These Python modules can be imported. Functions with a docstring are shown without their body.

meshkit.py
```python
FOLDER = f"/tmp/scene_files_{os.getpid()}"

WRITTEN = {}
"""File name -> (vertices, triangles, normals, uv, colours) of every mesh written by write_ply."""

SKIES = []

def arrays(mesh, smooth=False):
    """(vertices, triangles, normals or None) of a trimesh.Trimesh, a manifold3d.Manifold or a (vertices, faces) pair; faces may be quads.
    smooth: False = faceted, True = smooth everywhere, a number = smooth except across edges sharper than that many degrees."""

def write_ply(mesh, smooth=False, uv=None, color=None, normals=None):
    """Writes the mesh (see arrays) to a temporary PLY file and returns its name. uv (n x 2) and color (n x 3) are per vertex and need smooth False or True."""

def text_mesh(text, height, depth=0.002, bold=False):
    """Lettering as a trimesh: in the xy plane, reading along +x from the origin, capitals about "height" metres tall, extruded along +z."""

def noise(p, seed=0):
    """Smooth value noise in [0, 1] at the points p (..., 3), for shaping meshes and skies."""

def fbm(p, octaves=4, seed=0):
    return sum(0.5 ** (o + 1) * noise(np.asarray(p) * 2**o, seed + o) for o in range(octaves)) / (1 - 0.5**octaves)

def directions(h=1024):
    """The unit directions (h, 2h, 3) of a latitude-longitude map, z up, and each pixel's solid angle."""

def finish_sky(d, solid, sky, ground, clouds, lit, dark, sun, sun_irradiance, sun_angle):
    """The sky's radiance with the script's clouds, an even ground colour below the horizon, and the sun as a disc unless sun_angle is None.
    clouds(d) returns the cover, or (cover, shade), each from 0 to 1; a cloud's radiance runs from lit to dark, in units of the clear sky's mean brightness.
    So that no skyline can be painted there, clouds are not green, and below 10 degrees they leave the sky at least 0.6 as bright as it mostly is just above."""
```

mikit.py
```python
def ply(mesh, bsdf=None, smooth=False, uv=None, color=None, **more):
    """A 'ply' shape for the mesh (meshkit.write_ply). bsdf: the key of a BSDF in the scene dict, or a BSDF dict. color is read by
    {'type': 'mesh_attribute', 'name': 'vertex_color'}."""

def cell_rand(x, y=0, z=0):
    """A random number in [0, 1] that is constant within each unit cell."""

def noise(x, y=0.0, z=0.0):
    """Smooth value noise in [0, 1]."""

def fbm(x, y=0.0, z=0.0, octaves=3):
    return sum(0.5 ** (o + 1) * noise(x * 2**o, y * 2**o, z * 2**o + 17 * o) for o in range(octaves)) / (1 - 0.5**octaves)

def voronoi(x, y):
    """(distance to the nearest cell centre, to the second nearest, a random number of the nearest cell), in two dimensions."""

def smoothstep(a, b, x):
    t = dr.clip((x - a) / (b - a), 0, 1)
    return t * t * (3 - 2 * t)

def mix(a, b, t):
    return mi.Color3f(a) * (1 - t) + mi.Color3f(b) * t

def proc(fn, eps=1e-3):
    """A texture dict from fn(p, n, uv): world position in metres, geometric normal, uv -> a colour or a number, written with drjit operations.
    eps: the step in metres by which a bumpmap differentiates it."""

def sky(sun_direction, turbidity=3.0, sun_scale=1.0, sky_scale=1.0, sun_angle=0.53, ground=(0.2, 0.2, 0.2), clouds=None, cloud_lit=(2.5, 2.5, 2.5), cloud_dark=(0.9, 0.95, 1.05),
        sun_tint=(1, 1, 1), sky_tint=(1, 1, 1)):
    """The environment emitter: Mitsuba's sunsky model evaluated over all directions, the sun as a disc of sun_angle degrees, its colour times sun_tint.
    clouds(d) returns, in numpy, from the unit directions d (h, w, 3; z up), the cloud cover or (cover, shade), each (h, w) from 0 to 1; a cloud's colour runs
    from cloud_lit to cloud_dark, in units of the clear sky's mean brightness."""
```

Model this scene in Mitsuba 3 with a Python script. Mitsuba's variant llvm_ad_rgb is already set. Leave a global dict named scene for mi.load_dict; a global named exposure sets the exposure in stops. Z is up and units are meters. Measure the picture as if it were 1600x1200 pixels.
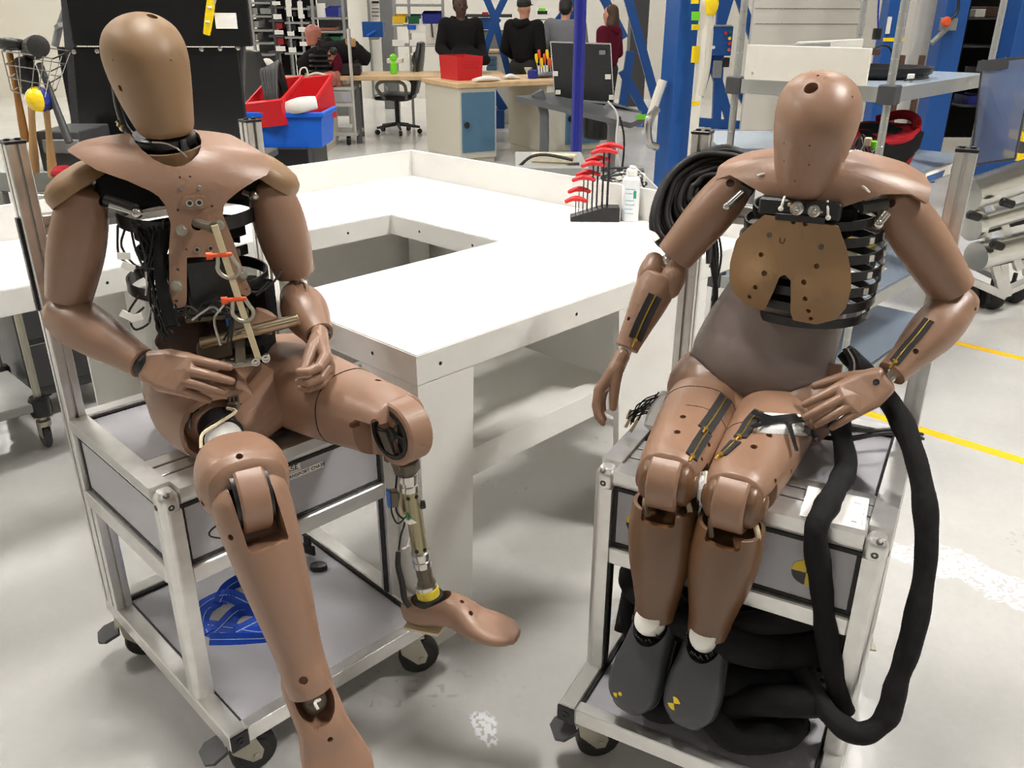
import math, random
import numpy as np, trimesh, manifold3d as m3
import shapely.geometry as sg, shapely.affinity as sa, shapely.ops as so
import mitsuba as mi, drjit as dr
import mikit, meshkit
from mikit import proc, fbm, noise, voronoi, smoothstep, mix
from scipy.spatial import ConvexHull
T4 = mi.ScalarTransform4f
rng = np.random.default_rng(7)
scene, labels = {}, {}

# ------------------------------------------------------------------ camera, lights, exposure
FOC, PITCH, ROLL, CAMH = 1328.0, math.radians(23.66), math.radians(0.2), 1.52
_fw = np.array([0, math.cos(PITCH), -math.sin(PITCH)])
_r0 = np.array([1.0, 0, 0]); _u0 = np.cross(_r0, _fw)
_rt = math.cos(ROLL) * _r0 + math.sin(ROLL) * _u0
_up = -math.sin(ROLL) * _r0 + math.cos(ROLL) * _u0
EYE = np.array([0, 0, CAMH])
scene['camera'] = {'type': 'perspective', 'fov': math.degrees(2 * math.atan(800 / FOC)), 'fov_axis': 'x', 'near_clip': 0.05, 'far_clip': 100.0,
                   'to_world': T4().look_at(origin=EYE.tolist(), target=(EYE + _fw).tolist(), up=_up.tolist())}
exposure = 1.15
LAMP = 46.0
LAMP_RGB = (1.0, 0.965, 0.91)
LAMPS = [(-4.8, 2.2, 1.2), (-.75, 2.2, 1.35), (3.3, 1.4, 2.4)] + [(x, y, q) for y, q in ((-4.6, .25), (6.6, .65), (11.0, .28), (15.2, .6)) for x in (-4.8, -.75, 3.3)] + [(-8.3, 8.0, .6), (-8.3, 13.0, .6)]      # high-bay fixtures (x, y, strength); row behind camera and near-wall ones are added fill
LAMP_Z, LAMP_W, LAMP_L = 5.2, .32, 1.25

# ------------------------------------------------------------------ small helpers
def V(*a): return np.array(a, float)
def nrm(v): v = np.asarray(v, float); return v / max(np.linalg.norm(v), 1e-12)
def ray(px, py): return _fw + _rt * (px - 800) / FOC + _up * (600 - py) / FOC
def atz(px, py, z): d = ray(px, py); return EYE + d * (z - CAMH) / d[2]          # a pixel's point at height z
def aty(px, py, Y): d = ray(px, py); return EYE + d * Y / d[1]                    # ... at distance Y into the room
def lin(c):
    if isinstance(c, str): c = [int(c[i:i + 2], 16) for i in (1, 3, 5)]
    c = np.asarray(c, float) / 255
    return np.where(c <= .04045, c / 12.92, ((c + .055) / 1.055) ** 2.4).tolist()
def rgb(c): return {'type': 'rgb', 'value': lin(c)}
def mat(name, c, rough=.5, metal=0., spec=.5, coat=0., two=True, **k):
    """A principled material entry of the scene; c is an sRGB colour or a texture."""
    d = {'type': 'principled', 'base_color': c if isinstance(c, dict) else rgb(c), 'roughness': rough, 'metallic': metal, 'specular': spec, **k}
    if coat: d.update(clearcoat=coat, clearcoat_gloss=.9)
    scene['mat_' + name] = {'type': 'twosided', 'b': d} if two else d
    return 'mat_' + name
def bumped(name, c, fn, scale, rough=.5, metal=0., spec=.5, eps=1e-3):
    scene['mat_' + name] = {'type': 'twosided', 'b': {'type': 'bumpmap', 'arbitrary': proc(fn, eps), 'scale': scale,
        'b': {'type': 'principled', 'base_color': c if isinstance(c, dict) else rgb(c), 'roughness': rough, 'metallic': metal, 'specular': spec}}}
    return 'mat_' + name

_used = {}
def fresh(base):
    n = _used.get(base, -1) + 1; _used[base] = n
    return base if n == 0 else f'{base}_{n:03d}'
def thing(name, label=None, cat=None, group=None):
    k = fresh(name); labels[k] = {'label': label, 'category': cat}
    if group: labels[k]['group'] = group
    return k
def J(*ms):
    ms = [m for x in ms for m in (x if isinstance(x, (list, tuple)) else [x])]
    return ms[0] if len(ms) == 1 else trimesh.util.concatenate([tm(m) for m in ms])
def tm(m):
    if isinstance(m, trimesh.Trimesh): return m
    if hasattr(m, 'to_mesh'):
        q = m.to_mesh(); return trimesh.Trimesh(q.vert_properties[:, :3], q.tri_verts, process=False)
    return trimesh.Trimesh(*meshkit.arrays(m)[:2], process=False)
def part(parent, name, mesh, m, smooth=30, label=None, M=None, stuff=False, **k):
    """One mesh of the scene under parent ('' = top level)."""
    key = fresh(parent + '__' + name if parent else name)
    mesh = J(mesh) if isinstance(mesh, (list, tuple)) else mesh
    if M is not None: mesh = tm(mesh).copy(); mesh.apply_transform(M)
    scene[key] = mikit.ply(mesh, m, smooth, **k)
    if label: labels[key] = {'label': label}
    if stuff: labels.setdefault(key, {})['kind'] = 'stuff'
    return key
def solo(name, mesh, m, label, cat, group=None, smooth=30, M=None, **k):
    """A thing that is one mesh."""
    key = part('', name, mesh, m, smooth, M=M, **k); labels[key] = {'label': label, 'category': cat}
    if group: labels[key]['group'] = group
    return key
def struct(name, mesh, m, parent=None, smooth=30, label=None, M=None):
    key = part(parent or '', name, mesh, m, smooth, M=M)
    if not parent: labels[key] = {'kind': 'structure', 'label': label or name.replace('_', ' ')}
    return key
def clone(root, M, label=None, group=None, cat=None):
    """A copy of a thing and its parts, moved by the 4x4 matrix M."""
    base = root.rsplit('_', 1)[0] if root[-3:].isdigit() else root
    r = fresh(base)
    for key in [k for k in scene if k == root or k.startswith(root + '__')]:
        d = dict(scene[key]); old = np.array(d['to_world'].matrix) if 'to_world' in d else np.eye(4)
        d['to_world'] = T4((M @ old).tolist()); nk = r + key[len(root):]; scene[nk] = d
        if key != root and key in labels: labels[nk] = dict(labels[key])
    labels[r] = dict(labels[root])
    if label: labels[r]['label'] = label
    if group: labels[r]['group'] = group
    if cat: labels[r]['category'] = cat
    return r
def frame(o=(0, 0, 0), rz=0.0, x=None, y=None, z=None):
    M = np.eye(4)
    if x is None: c, s = math.cos(rz), math.sin(rz); M[:3, :3] = [[c, -s, 0], [s, c, 0], [0, 0, 1]]
    else: M[:3, 0], M[:3, 1], M[:3, 2] = x, y, z
    M[:3, 3] = o
    return M
def basis(z, xhint=(1, 0, 0)):
    """Rotation whose third column is along z and first is close to xhint."""
    z = nrm(z); x = np.asarray(xhint, float) - z * np.dot(xhint, z)
    if np.linalg.norm(x) < 1e-6: x = np.cross(z, [0, 1, .3])
    x = nrm(x); return np.stack([x, np.cross(z, x), z], 1)
def at(o, R):
    M = np.eye(4); M[:3, :3] = R; M[:3, 3] = o; return M
def tf(M, p): return np.asarray(p, float) @ M[:3, :3].T + M[:3, 3]
def mv(m, M): m = tm(m).copy(); m.apply_transform(M); return m

# ------------------------------------------------------------------ shapes
def hull(p):
    p = np.asarray(p, float); h = ConvexHull(p); f = h.simplices.copy()
    a, b, c = p[f[:, 0]], p[f[:, 1]], p[f[:, 2]]
    flip = np.einsum('ij,ij->i', np.cross(b - a, c - a), h.equations[:, :3]) < 0
    f[flip] = f[flip][:, ::-1]
    used = np.unique(f); idx = np.zeros(len(p), int); idx[used] = np.arange(len(used))
    return trimesh.Trimesh(p[used], idx[f], process=False)
def box(lo, hi, b=.002):
    """A chamfered box."""
    lo, hi = np.minimum(lo, hi).astype(float), np.maximum(lo, hi).astype(float); b = min(b, .45 * (hi - lo).min())
    if b <= 0:
        return trimesh.creation.box(bounds=[lo, hi])
    s = np.array([[x, y, z] for x in (0, 1) for y in (0, 1) for z in (0, 1)])
    c = lo + s * (hi - lo); d = (1 - 2 * s) * b
    return hull(np.vstack([c + d * w for w in ((1, 1, 0), (1, 0, 1), (0, 1, 1))]))
def cbox(c, s, b=.002): c, s = np.array(c, float), np.array(s, float) / 2; return box(c - s, c + s, b)
def lathe(prof, p0=(0, 0, 0), axis=(0, 0, 1), n=20, xh=(1, 0, 0), sx=1., sy=1.):
    """Surface of revolution of [(radius, height)...] about the axis from p0."""
    a = np.arange(n) * 2 * np.pi / n; rings = [np.stack([sx * r * np.cos(a), sy * r * np.sin(a), np.full(n, h)], 1) for r, h in prof]
    m = rings_mesh(rings, r0=prof[0][0] > 1e-9, r1=prof[-1][0] > 1e-9)
    m.apply_transform(at(p0, basis(axis, xh))); return m
def rings_mesh(rings, r0=True, r1=True, closed=False):
    rings = [np.asarray(r, float) for r in rings]; n, k = len(rings[0]), len(rings)
    v = np.vstack(rings); F = []
    i = np.arange(n); j = (i + 1) % n
    for a in range(k if closed else k - 1):
        b = (a + 1) % k
        F += [np.stack([a * n + i, a * n + j, b * n + j], 1), np.stack([a * n + i, b * n + j, b * n + i], 1)]
    if not closed:
        if r0: v = np.vstack([v, rings[0].mean(0)]); F.append(np.stack([j, i, np.full(n, len(v) - 1)], 1))
        if r1: v = np.vstack([v, rings[-1].mean(0)]); F.append(np.stack([(k - 1) * n + i, (k - 1) * n + j, np.full(n, len(v) - 1)], 1))
    return trimesh.Trimesh(v, np.vstack(F), process=False)
def cyl(p0, p1, r, r1=None, n=16, b=0.):
    p0, p1 = np.asarray(p0, float), np.asarray(p1, float); L = np.linalg.norm(p1 - p0); r1 = r if r1 is None else r1
    pr = [(r, 0), (r1, L)] if not b else [(r - b, 0), (r, b), (r1, L - b), (r1 - b, L)]
    return lathe(pr, p0, p1 - p0, n)
def ball(c, r, n=12, s=(1, 1, 1)):
    m = trimesh.creation.uv_sphere(r, count=[n, 2 * n]); m.apply_scale(s); m.apply_translation(c); return m
def spline(P, n=8, closed=False):
    """Catmull-Rom through the rows of P (any number of columns)."""
    P = np.asarray(P, float); k = len(P)
    if k < 3 and not closed: t = np.linspace(0, 1, n + 1)[:, None]; return P[0] * (1 - t) + P[1] * t
    Q = np.vstack([P[-1], P, P[:2]]) if closed else np.vstack([2 * P[0] - P[1], P, 2 * P[-1] - P[-2]])
    out = []
    for s in range(k if closed else k - 1):
        a, b, c, d = Q[s:s + 4]; t = np.linspace(0, 1, n, endpoint=False)[:, None]
        out.append(.5 * (2 * b + (c - a) * t + (2 * a - 5 * b + 4 * c - d) * t ** 2 + (3 * b - a - 3 * c + d) * t ** 3))
    if not closed: out.append(P[-1:])
    return np.vstack(out)
def frames(p, hint=None, closed=False):
    t = np.gradient(p, axis=0) if not closed else np.roll(p, -1, 0) - np.roll(p, 1, 0)
    t /= np.linalg.norm(t, axis=1, keepdims=True) + 1e-12
    if hint is not None:
        h = np.broadcast_to(np.asarray(hint, float), p.shape); x = h - t * np.einsum('ij,ij->i', h, t)[:, None]
        x /= np.linalg.norm(x, axis=1, keepdims=True) + 1e-12
    else:
        x = np.zeros_like(p); v = np.cross(t[0], [0, 0, 1.] if abs(t[0][2]) < .9 else [1., 0, 0])
        for i in range(len(p)): v = nrm(v - t[i] * (v @ t[i])); x[i] = v
    return t, x, np.cross(t, x)
def tube(P, r, n=8, k=6, closed=False, smooth=True):
    """A round cable along P; r a number or one radius per point of P."""
    P = np.asarray(P, float); r = np.broadcast_to(np.asarray(r, float), (len(P),))[:, None]
    q = spline(np.hstack([P, r]), k, closed) if smooth else np.hstack([P, r]); p, r = q[:, :3], np.abs(q[:, 3])
    t, x, y = frames(p, None, closed); a = np.arange(n) * 2 * np.pi / n
    rings = [p[i] + r[i] * (np.cos(a)[:, None] * x[i] + np.sin(a)[:, None] * y[i]) for i in range(len(p))]
    return rings_mesh(rings, closed=closed)
def ribbon(P, nrmls, w, th=.0015, k=8):
    """A flat strap along P whose face looks along nrmls (one or one per point)."""
    P = np.asarray(P, float); N = np.broadcast_to(np.asarray(nrmls, float), P.shape); w = np.broadcast_to(np.asarray(w, float), (len(P),))[:, None]
    q = spline(np.hstack([P, N, w]), k); p, h, w = q[:, :3], q[:, 3:6], q[:, 6:]
    t, z, y = frames(p, h)
    rings = [p[i] + np.array([-y[i] * w[i] / 2 - z[i] * th / 2, y[i] * w[i] / 2 - z[i] * th / 2, y[i] * w[i] / 2 + z[i] * th / 2, -y[i] * w[i] / 2 + z[i] * th / 2]) for i in range(len(p))]
    return rings_mesh(rings)
def limb(P, A, B=None, xh=(1, 0, 0), n=24, k=6, sq=2.0, off=None, cap=.35, smooth=True):
    """A tapering solid along P with elliptic sections: half-widths A along xh and B across it; cap rounds the ends."""
    P = np.asarray(P, float); A = np.asarray(A, float); B = A if B is None else np.asarray(B, float)
    S = np.broadcast_to(np.asarray(sq, float), (len(P),))
    q = spline(np.column_stack([P, A, B, S]), k) if smooth else np.column_stack([P, A, B, S])
    p = q[:, :3]; t, x, y = frames(p, xh)
    a = np.arange(n) * 2 * np.pi / n
    def ring(c, i, s):
        e = 2 / q[i, 5]; cx = np.sign(np.cos(a)) * np.abs(np.cos(a)) ** e; sy = np.sign(np.sin(a)) * np.abs(np.sin(a)) ** e
        return c + s * (q[i, 3] * cx[:, None] * x[i] + q[i, 4] * sy[:, None] * y[i])
    rings = []
    c0, c1 = (cap if isinstance(cap, (tuple, list)) else (cap, cap))
    if c0:
        h = c0 * min(q[0, 3], q[0, 4])
        for u in (0.0, .3, .6, .85): w = u * math.pi / 2; rings.append(ring(p[0] - t[0] * h * math.cos(w), 0, max(math.sin(w), .02)))
    rings += [ring(p[i], i, 1) for i in range(len(p))]
    if c1:
        h = c1 * min(q[-1, 3], q[-1, 4])
        for u in (.85, .6, .3, 0.0): w = u * math.pi / 2; rings.append(ring(p[-1] + t[-1] * h * math.cos(w), len(p) - 1, max(math.sin(w), .02)))
    return rings_mesh(rings)
def extrude(poly, h, M=None):
    ps = [g for g in getattr(poly, 'geoms', [poly]) if g.area > 1e-12]
    m = trimesh.util.concatenate([trimesh.creation.extrude_polygon(g, h, engine='earcut') for g in ps]) if len(ps) > 1 else trimesh.creation.extrude_polygon(ps[0], h, engine='earcut')
    if M is not None: m.apply_transform(M)
    return m
def between(poly, p0, p1, xh=(1, 0, 0)):
    """A constant section (xy polygon, x along xh) run from p0 to p1."""
    p0, p1 = np.asarray(p0, float), np.asarray(p1, float)
    return extrude(poly, np.linalg.norm(p1 - p0), at(p0, basis(p1 - p0, xh)))
def sheet(poly, fn, th, size=.012):
    """A thin moulded sheet: the flat outline is meshed finely, then fn(u, v) -> points bends it; it is th thick."""
    q = solid(extrude(poly, size * .6)).refine_to_length(size).to_mesh(); m = trimesh.Trimesh(q.vert_properties[:, :3], q.tri_verts, process=False)
    v = np.array(m.vertices, float); u, w = v[:, 0], v[:, 1]; s = v[:, 2] / (size * .6)
    e = 1e-4; p = fn(u, w); nn = np.cross(fn(u + e, w) - fn(u - e, w), fn(u, w + e) - fn(u, w - e)); nn /= np.linalg.norm(nn, axis=1, keepdims=True) + 1e-15
    m.vertices = p + nn * ((s - .5) * th)[:, None]; return m
def blob(joints, bones, fine=.004, taubin=8, extra=()):
    """One continuous body: joints {name: (x, y, z, r)}, bones [(a, b) or (a, b, c...)] hulled, joined, refined and smoothed."""
    ms = []
    sph = m3.Manifold.sphere(1.0, 20)
    S = lambda j: sph.scale([max(j[3], 1e-4)] * 3).translate(list(map(float, j[:3])))
    for b in bones: ms.append(m3.Manifold.batch_hull([S(joints[q]) for q in b]))
    ms += list(extra)
    M = m3.Manifold.batch_boolean(ms, m3.OpType.Add)
    q = M.refine_to_length(fine).to_mesh(); m = trimesh.Trimesh(q.vert_properties[:, :3], q.tri_verts, process=True)
    if taubin: trimesh.smoothing.filter_taubin(m, .5, .53, taubin)
    return m
def solid(m):
    m = tm(m); return m3.Manifold(m3.Mesh(np.asarray(m.vertices, np.float32), np.asarray(m.faces, np.uint32)))
def cut(m, *tools):
    """Boolean difference; the mesh comes back unchanged if it is not a clean solid."""
    a = solid(m)
    if a.is_empty(): return tm(m)
    for t in tools:
        b = solid(t) if not isinstance(t, m3.Manifold) else t
        if not b.is_empty(): a = a - b
    return tm(a)
def rrect(w, h, r=.003, c=(0, 0)): return sg.box(c[0] - w / 2 + r, c[1] - h / 2 + r, c[0] + w / 2 - r, c[1] + h / 2 - r).buffer(r, quad_segs=3)
def text(s, h, o, x, y, depth=.0006, bold=False, center=True):
    """Raised lettering, its line along x and its height along y."""
    m = meshkit.text_mesh(s, h, depth, bold); x = nrm(x); z = nrm(np.cross(x, y)); y = np.cross(z, x)
    if center: m.apply_translation([-m.bounds[:, 0].mean(), -h / 2, 0])
    m.apply_transform(at(o, np.stack([x, y, z], 1))); return m
# ------------------------------------------------------------------ materials
def _floor(p, n, uv):
    a = fbm(p.x * .9, p.y * .9, 3.1); b = fbm(p.x * 5.0 + 3, p.y * 5.0, 1.7, octaves=4); c = noise(p.x * 70, p.y * 70)
    v = .50 + .10 * (a - .5) + .07 * (b - .5) + .015 * (c - .5)
    # pale bluish patches with ragged, speckled edges
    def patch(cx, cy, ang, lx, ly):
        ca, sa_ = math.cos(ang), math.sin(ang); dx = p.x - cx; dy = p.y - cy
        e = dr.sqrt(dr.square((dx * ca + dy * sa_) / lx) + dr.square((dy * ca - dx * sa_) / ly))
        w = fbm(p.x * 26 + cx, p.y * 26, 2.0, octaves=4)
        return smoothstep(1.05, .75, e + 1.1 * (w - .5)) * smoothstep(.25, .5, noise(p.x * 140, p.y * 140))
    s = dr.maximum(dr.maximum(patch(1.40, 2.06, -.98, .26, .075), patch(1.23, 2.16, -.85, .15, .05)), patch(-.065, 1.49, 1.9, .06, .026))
    # dark specks and scrapes
    d = smoothstep(.86, .90, noise(p.x * 60 + 9, p.y * 60)) * smoothstep(.80, .92, noise(p.x * 3.1, p.y * 3.1 + 4))
    k = mi.Color3f(v * 1.0, v * .985, v * .95)
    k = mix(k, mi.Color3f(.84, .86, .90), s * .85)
    return mix(k, mi.Color3f(.10, .09, .08), d * .22)
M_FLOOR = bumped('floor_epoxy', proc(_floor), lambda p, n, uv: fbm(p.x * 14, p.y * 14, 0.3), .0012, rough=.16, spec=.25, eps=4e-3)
M_WALL = mat('wall_paint', proc(lambda p, n, uv: mi.Color3f(.80, .775, .70) * (.97 + .06 * fbm(p.x * 2, p.y * 2, p.z * 2))), rough=.7)
M_CEIL = mat('ceiling_grey', (150, 148, 144), rough=.8)
M_WALLF = mat('wall_grey', (140, 137, 130), rough=.8)
M_YELLOW_LINE = mat('yellow_line', (238, 190, 30), rough=.35)
def _alu(p, n, uv):
    w = fbm(p.x * 40, p.y * 40, p.z * 40); return mi.Color3f(.80, .79, .765) * (.92 + .14 * (w - .5))
M_ALU = mat('aluminium', proc(_alu), rough=.34, metal=.85, spec=.5)
M_ALU_DARK = mat('aluminium_slot', (84, 83, 80), rough=.5, metal=.6)
M_STEEL = mat('steel', (196, 194, 188), rough=.22, metal=1.)
M_CHROME = mat('chrome', (225, 224, 220), rough=.08, metal=1.)
M_ZINC = mat('zinc_plate', (178, 174, 160), rough=.38, metal=.8)
M_BRASS = mat('brass_steel', (196, 176, 140), rough=.28, metal=1.)
M_PANEL = mat('grey_panel', (168, 167, 172), rough=.32, spec=.45)
M_GASKET = mat('black_gasket', (22, 21, 20), rough=.6)
M_RUBBER = mat('black_rubber', (30, 29, 29), rough=.55)
M_BLACK = mat('black_plastic', (24, 24, 25), rough=.35)
M_BLACKM = mat('black_matte', (16, 16, 16), rough=.8, spec=.2)
M_DGREY = mat('dark_grey', (62, 63, 65), rough=.45)
M_TABLE = mat('white_table', (226, 225, 221), rough=.22, spec=.5)
M_PAPER = mat('paper', (236, 234, 228), rough=.8)
M_INK = mat('ink', (25, 25, 28), rough=.7)
M_TGT_Y = mat('target_yellow', (222, 190, 30), rough=.45)
M_TGT_K = mat('target_black', (30, 30, 32), rough=.45)
# ------------------------------------------------------------------ the room
XL, XR, YB, YF, ZC = -9.5, 9.5, 17.0, -7.0, 5.6
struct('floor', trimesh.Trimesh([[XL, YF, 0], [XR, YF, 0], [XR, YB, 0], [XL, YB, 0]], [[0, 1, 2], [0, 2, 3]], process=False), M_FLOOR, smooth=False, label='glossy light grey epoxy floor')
struct('wall_back', box((XL, YB, 0), (XR, YB + .15, ZC), 0), M_WALL, label='far white wall')
struct('wall_left', box((XL - .15, YF, 0), (XL, YB, ZC), 0), M_WALL, label='left cream wall')
struct('wall_right', box((XR, YF, 0), (XR + .15, YB, ZC), 0), M_WALL, label='right wall')
struct('wall_front', box((XL, YF - .15, 0), (XR, YF, ZC), 0), M_WALLF, label='wall behind the camera')
struct('ceiling', box((XL, YF, ZC), (XR, YB, ZC + .1), 0), M_CEIL, label='grey ceiling')
_lh = mikit.ply(J(box((-LAMP_W / 2 - .03, -LAMP_L / 2 - .03, .0), (LAMP_W / 2 + .03, LAMP_L / 2 + .03, .06), .004), cyl((0, -.4, .06), (0, -.4, ZC - LAMP_Z), .006, n=6), cyl((0, .4, .06), (0, .4, ZC - LAMP_Z), .006, n=6)), M_CEIL, 30)
_ld = mikit.ply(trimesh.Trimesh(np.array([[-1, -1, 0], [-1, 1, 0], [1, 1, 0], [1, -1, 0]]) * [LAMP_W / 2, LAMP_L / 2, 1] - [0, 0, .002], [[0, 1, 2], [0, 2, 3]], process=False), M_CEIL, False)
for _x, _y, _q in LAMPS:
    k = thing('ceiling_light', 'long white high-bay ceiling light out of view, some rows added as fill', 'light', 'ceiling lights')
    scene[k + '__housing'] = {**_lh, 'to_world': T4().translate([_x, _y, LAMP_Z])}
    scene[k + '__diffuser'] = {**_ld, 'to_world': T4().translate([_x, _y, LAMP_Z]), 'emitter': {'type': 'area', 'radiance': {'type': 'rgb', 'value': [LAMP * _q * c for c in LAMP_RGB]}}}
def floor_line(p0, p1, w):
    p0, p1 = np.array(p0[:2]), np.array(p1[:2]); d = nrm(p1 - p0); q = np.array([-d[1], d[0]]) * w / 2
    v = np.array([[*(p0 - q), 0], [*(p1 - q), 0], [*(p1 + q), 0], [*(p0 + q), 0]]); v = np.vstack([v, v + [0, 0, .0008]])
    struct('floor_line', hull(v), M_YELLOW_LINE, label='yellow line on the floor', smooth=False)
_a = V(1.62, 3.04); _d = nrm(V(.26, -.25)); floor_line(_a - _d * .25, _a + _d * 1.6, .055)
_a = V(2.24, 4.0); floor_line(_a - _d * .35, _a + _d * 1.8, .055)
floor_line((-2.35, 9.8), (-1.5, 9.2), .07)
# ------------------------------------------------------------------ the white table
TY = math.radians(46.06); TH = .825
TF = frame((-.2115, 1.739, 0), TY)                      # x along the near edge, y away from it, origin at the near corner
LX, LY, NX0, NY0, NY1, TLEFT = 1.44, 1.74, .855, .59, 1.165, -2.3
tbl = thing('work_table', 'large white work table with a cut-out and raised rear lip, between the two chairs', 'table')
_out = sg.Polygon([(0, 0), (LX, 0), (LX, LY), (TLEFT, LY), (TLEFT, NY1), (NX0, NY1), (NX0, NY0), (0, NY0)])
_top = extrude(_out.buffer(-.003, join_style='mitre'), .075); _lo, _hi = _top.bounds
part(tbl, 'tabletop', J(extrude(_out.buffer(-.0025, join_style='mitre'), .075), extrude(_out, .07, frame((0, 0, .0025)))), M_TABLE, False, M=TF @ frame((0, 0, TH - .075)))
part(tbl, 'rear_lip', box((TLEFT, LY, TH - .075), (LX + .012, LY + .012, TH + .115)), M_TABLE, M=TF)
part(tbl, 'side_lip', box((LX, .012, TH - .075), (LX + .012, LY - .0005, TH + .115)), M_TABLE, M=TF)
for x, y, n in ((.07, 0, 'y'), (.55, 0, 'y'), (.80, 0, 'y'), (1.2, 0, 'y'), (0, .16, 'x'), (.30, NY1, 'y'), (.66, NY1, 'y'), (-.2, NY1, 'y'), (-.75, NY1, 'y'), (NX0, .72, 'x'), (NX0, 1.0, 'x')):
    d = V(0, -1, 0) if n == 'y' else V(-1, 0, 0)
    part(tbl, 'screw', cyl(V(x, y, TH - .038) - d * .002, V(x, y, TH - .038) + d * .0008, .0045, n=10), M_GASKET, M=TF)
def plate(poly_xz, y0, y1):      # an upright board parallel to the near edge
    return extrude(poly_xz, y1 - y0, at((0, y1, 0), np.array([[1, 0, 0], [0, 0, -1], [0, 1, 0.]])))
def plate_y(poly_yz, x0, x1):    # an upright board across it
    return extrude(poly_yz, x1 - x0, at((x0, 0, 0), np.array([[0, 0, 1], [1, 0, 0], [0, 1, 0.]])))
ZT = TH - .0752
part(tbl, 'leg', J(plate(sg.Polygon([(.002, 0), (.155, 0), (.175, ZT), (.002, ZT)]), .002, .022), plate_y(sg.Polygon([(.0225, 0), (.17, 0), (.21, ZT), (.0225, ZT)]), .002, .022)), M_TABLE, False, M=TF)
part(tbl, 'leg', J(plate(sg.Polygon([(.80, 0), (1.2, 0), (1.2, ZT), (.74, ZT)]), .002, .022), plate_y(sg.Polygon([(.0225, 0), (.20, 0), (.24, ZT), (.0225, ZT)]), 1.18, 1.2)), M_TABLE, False, M=TF)
for x, y in ((.02, 1.62), (1.32, 1.62), (-1.2, 1.62)):
    part(tbl, 'leg', J(box((x, y, 0), (x + .1, y + .02, ZT), .001), box((x, y - .1, 0), (x + .02, y - .0003, ZT), .001)), M_TABLE, M=TF)
part(tbl, 'back_panel', box((-.12, LY - .03, .02), (LX - .002, LY - .014, ZT)), M_TABLE, M=TF)
part(tbl, 'side_panel', box((LX - .03, .25, .02), (LX - .014, LY - .031, ZT)), M_TABLE, M=TF)
part(tbl, 'front_beam', box((.16, .03, .43), (.80, .09, .51)), M_TABLE, M=TF)
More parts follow.
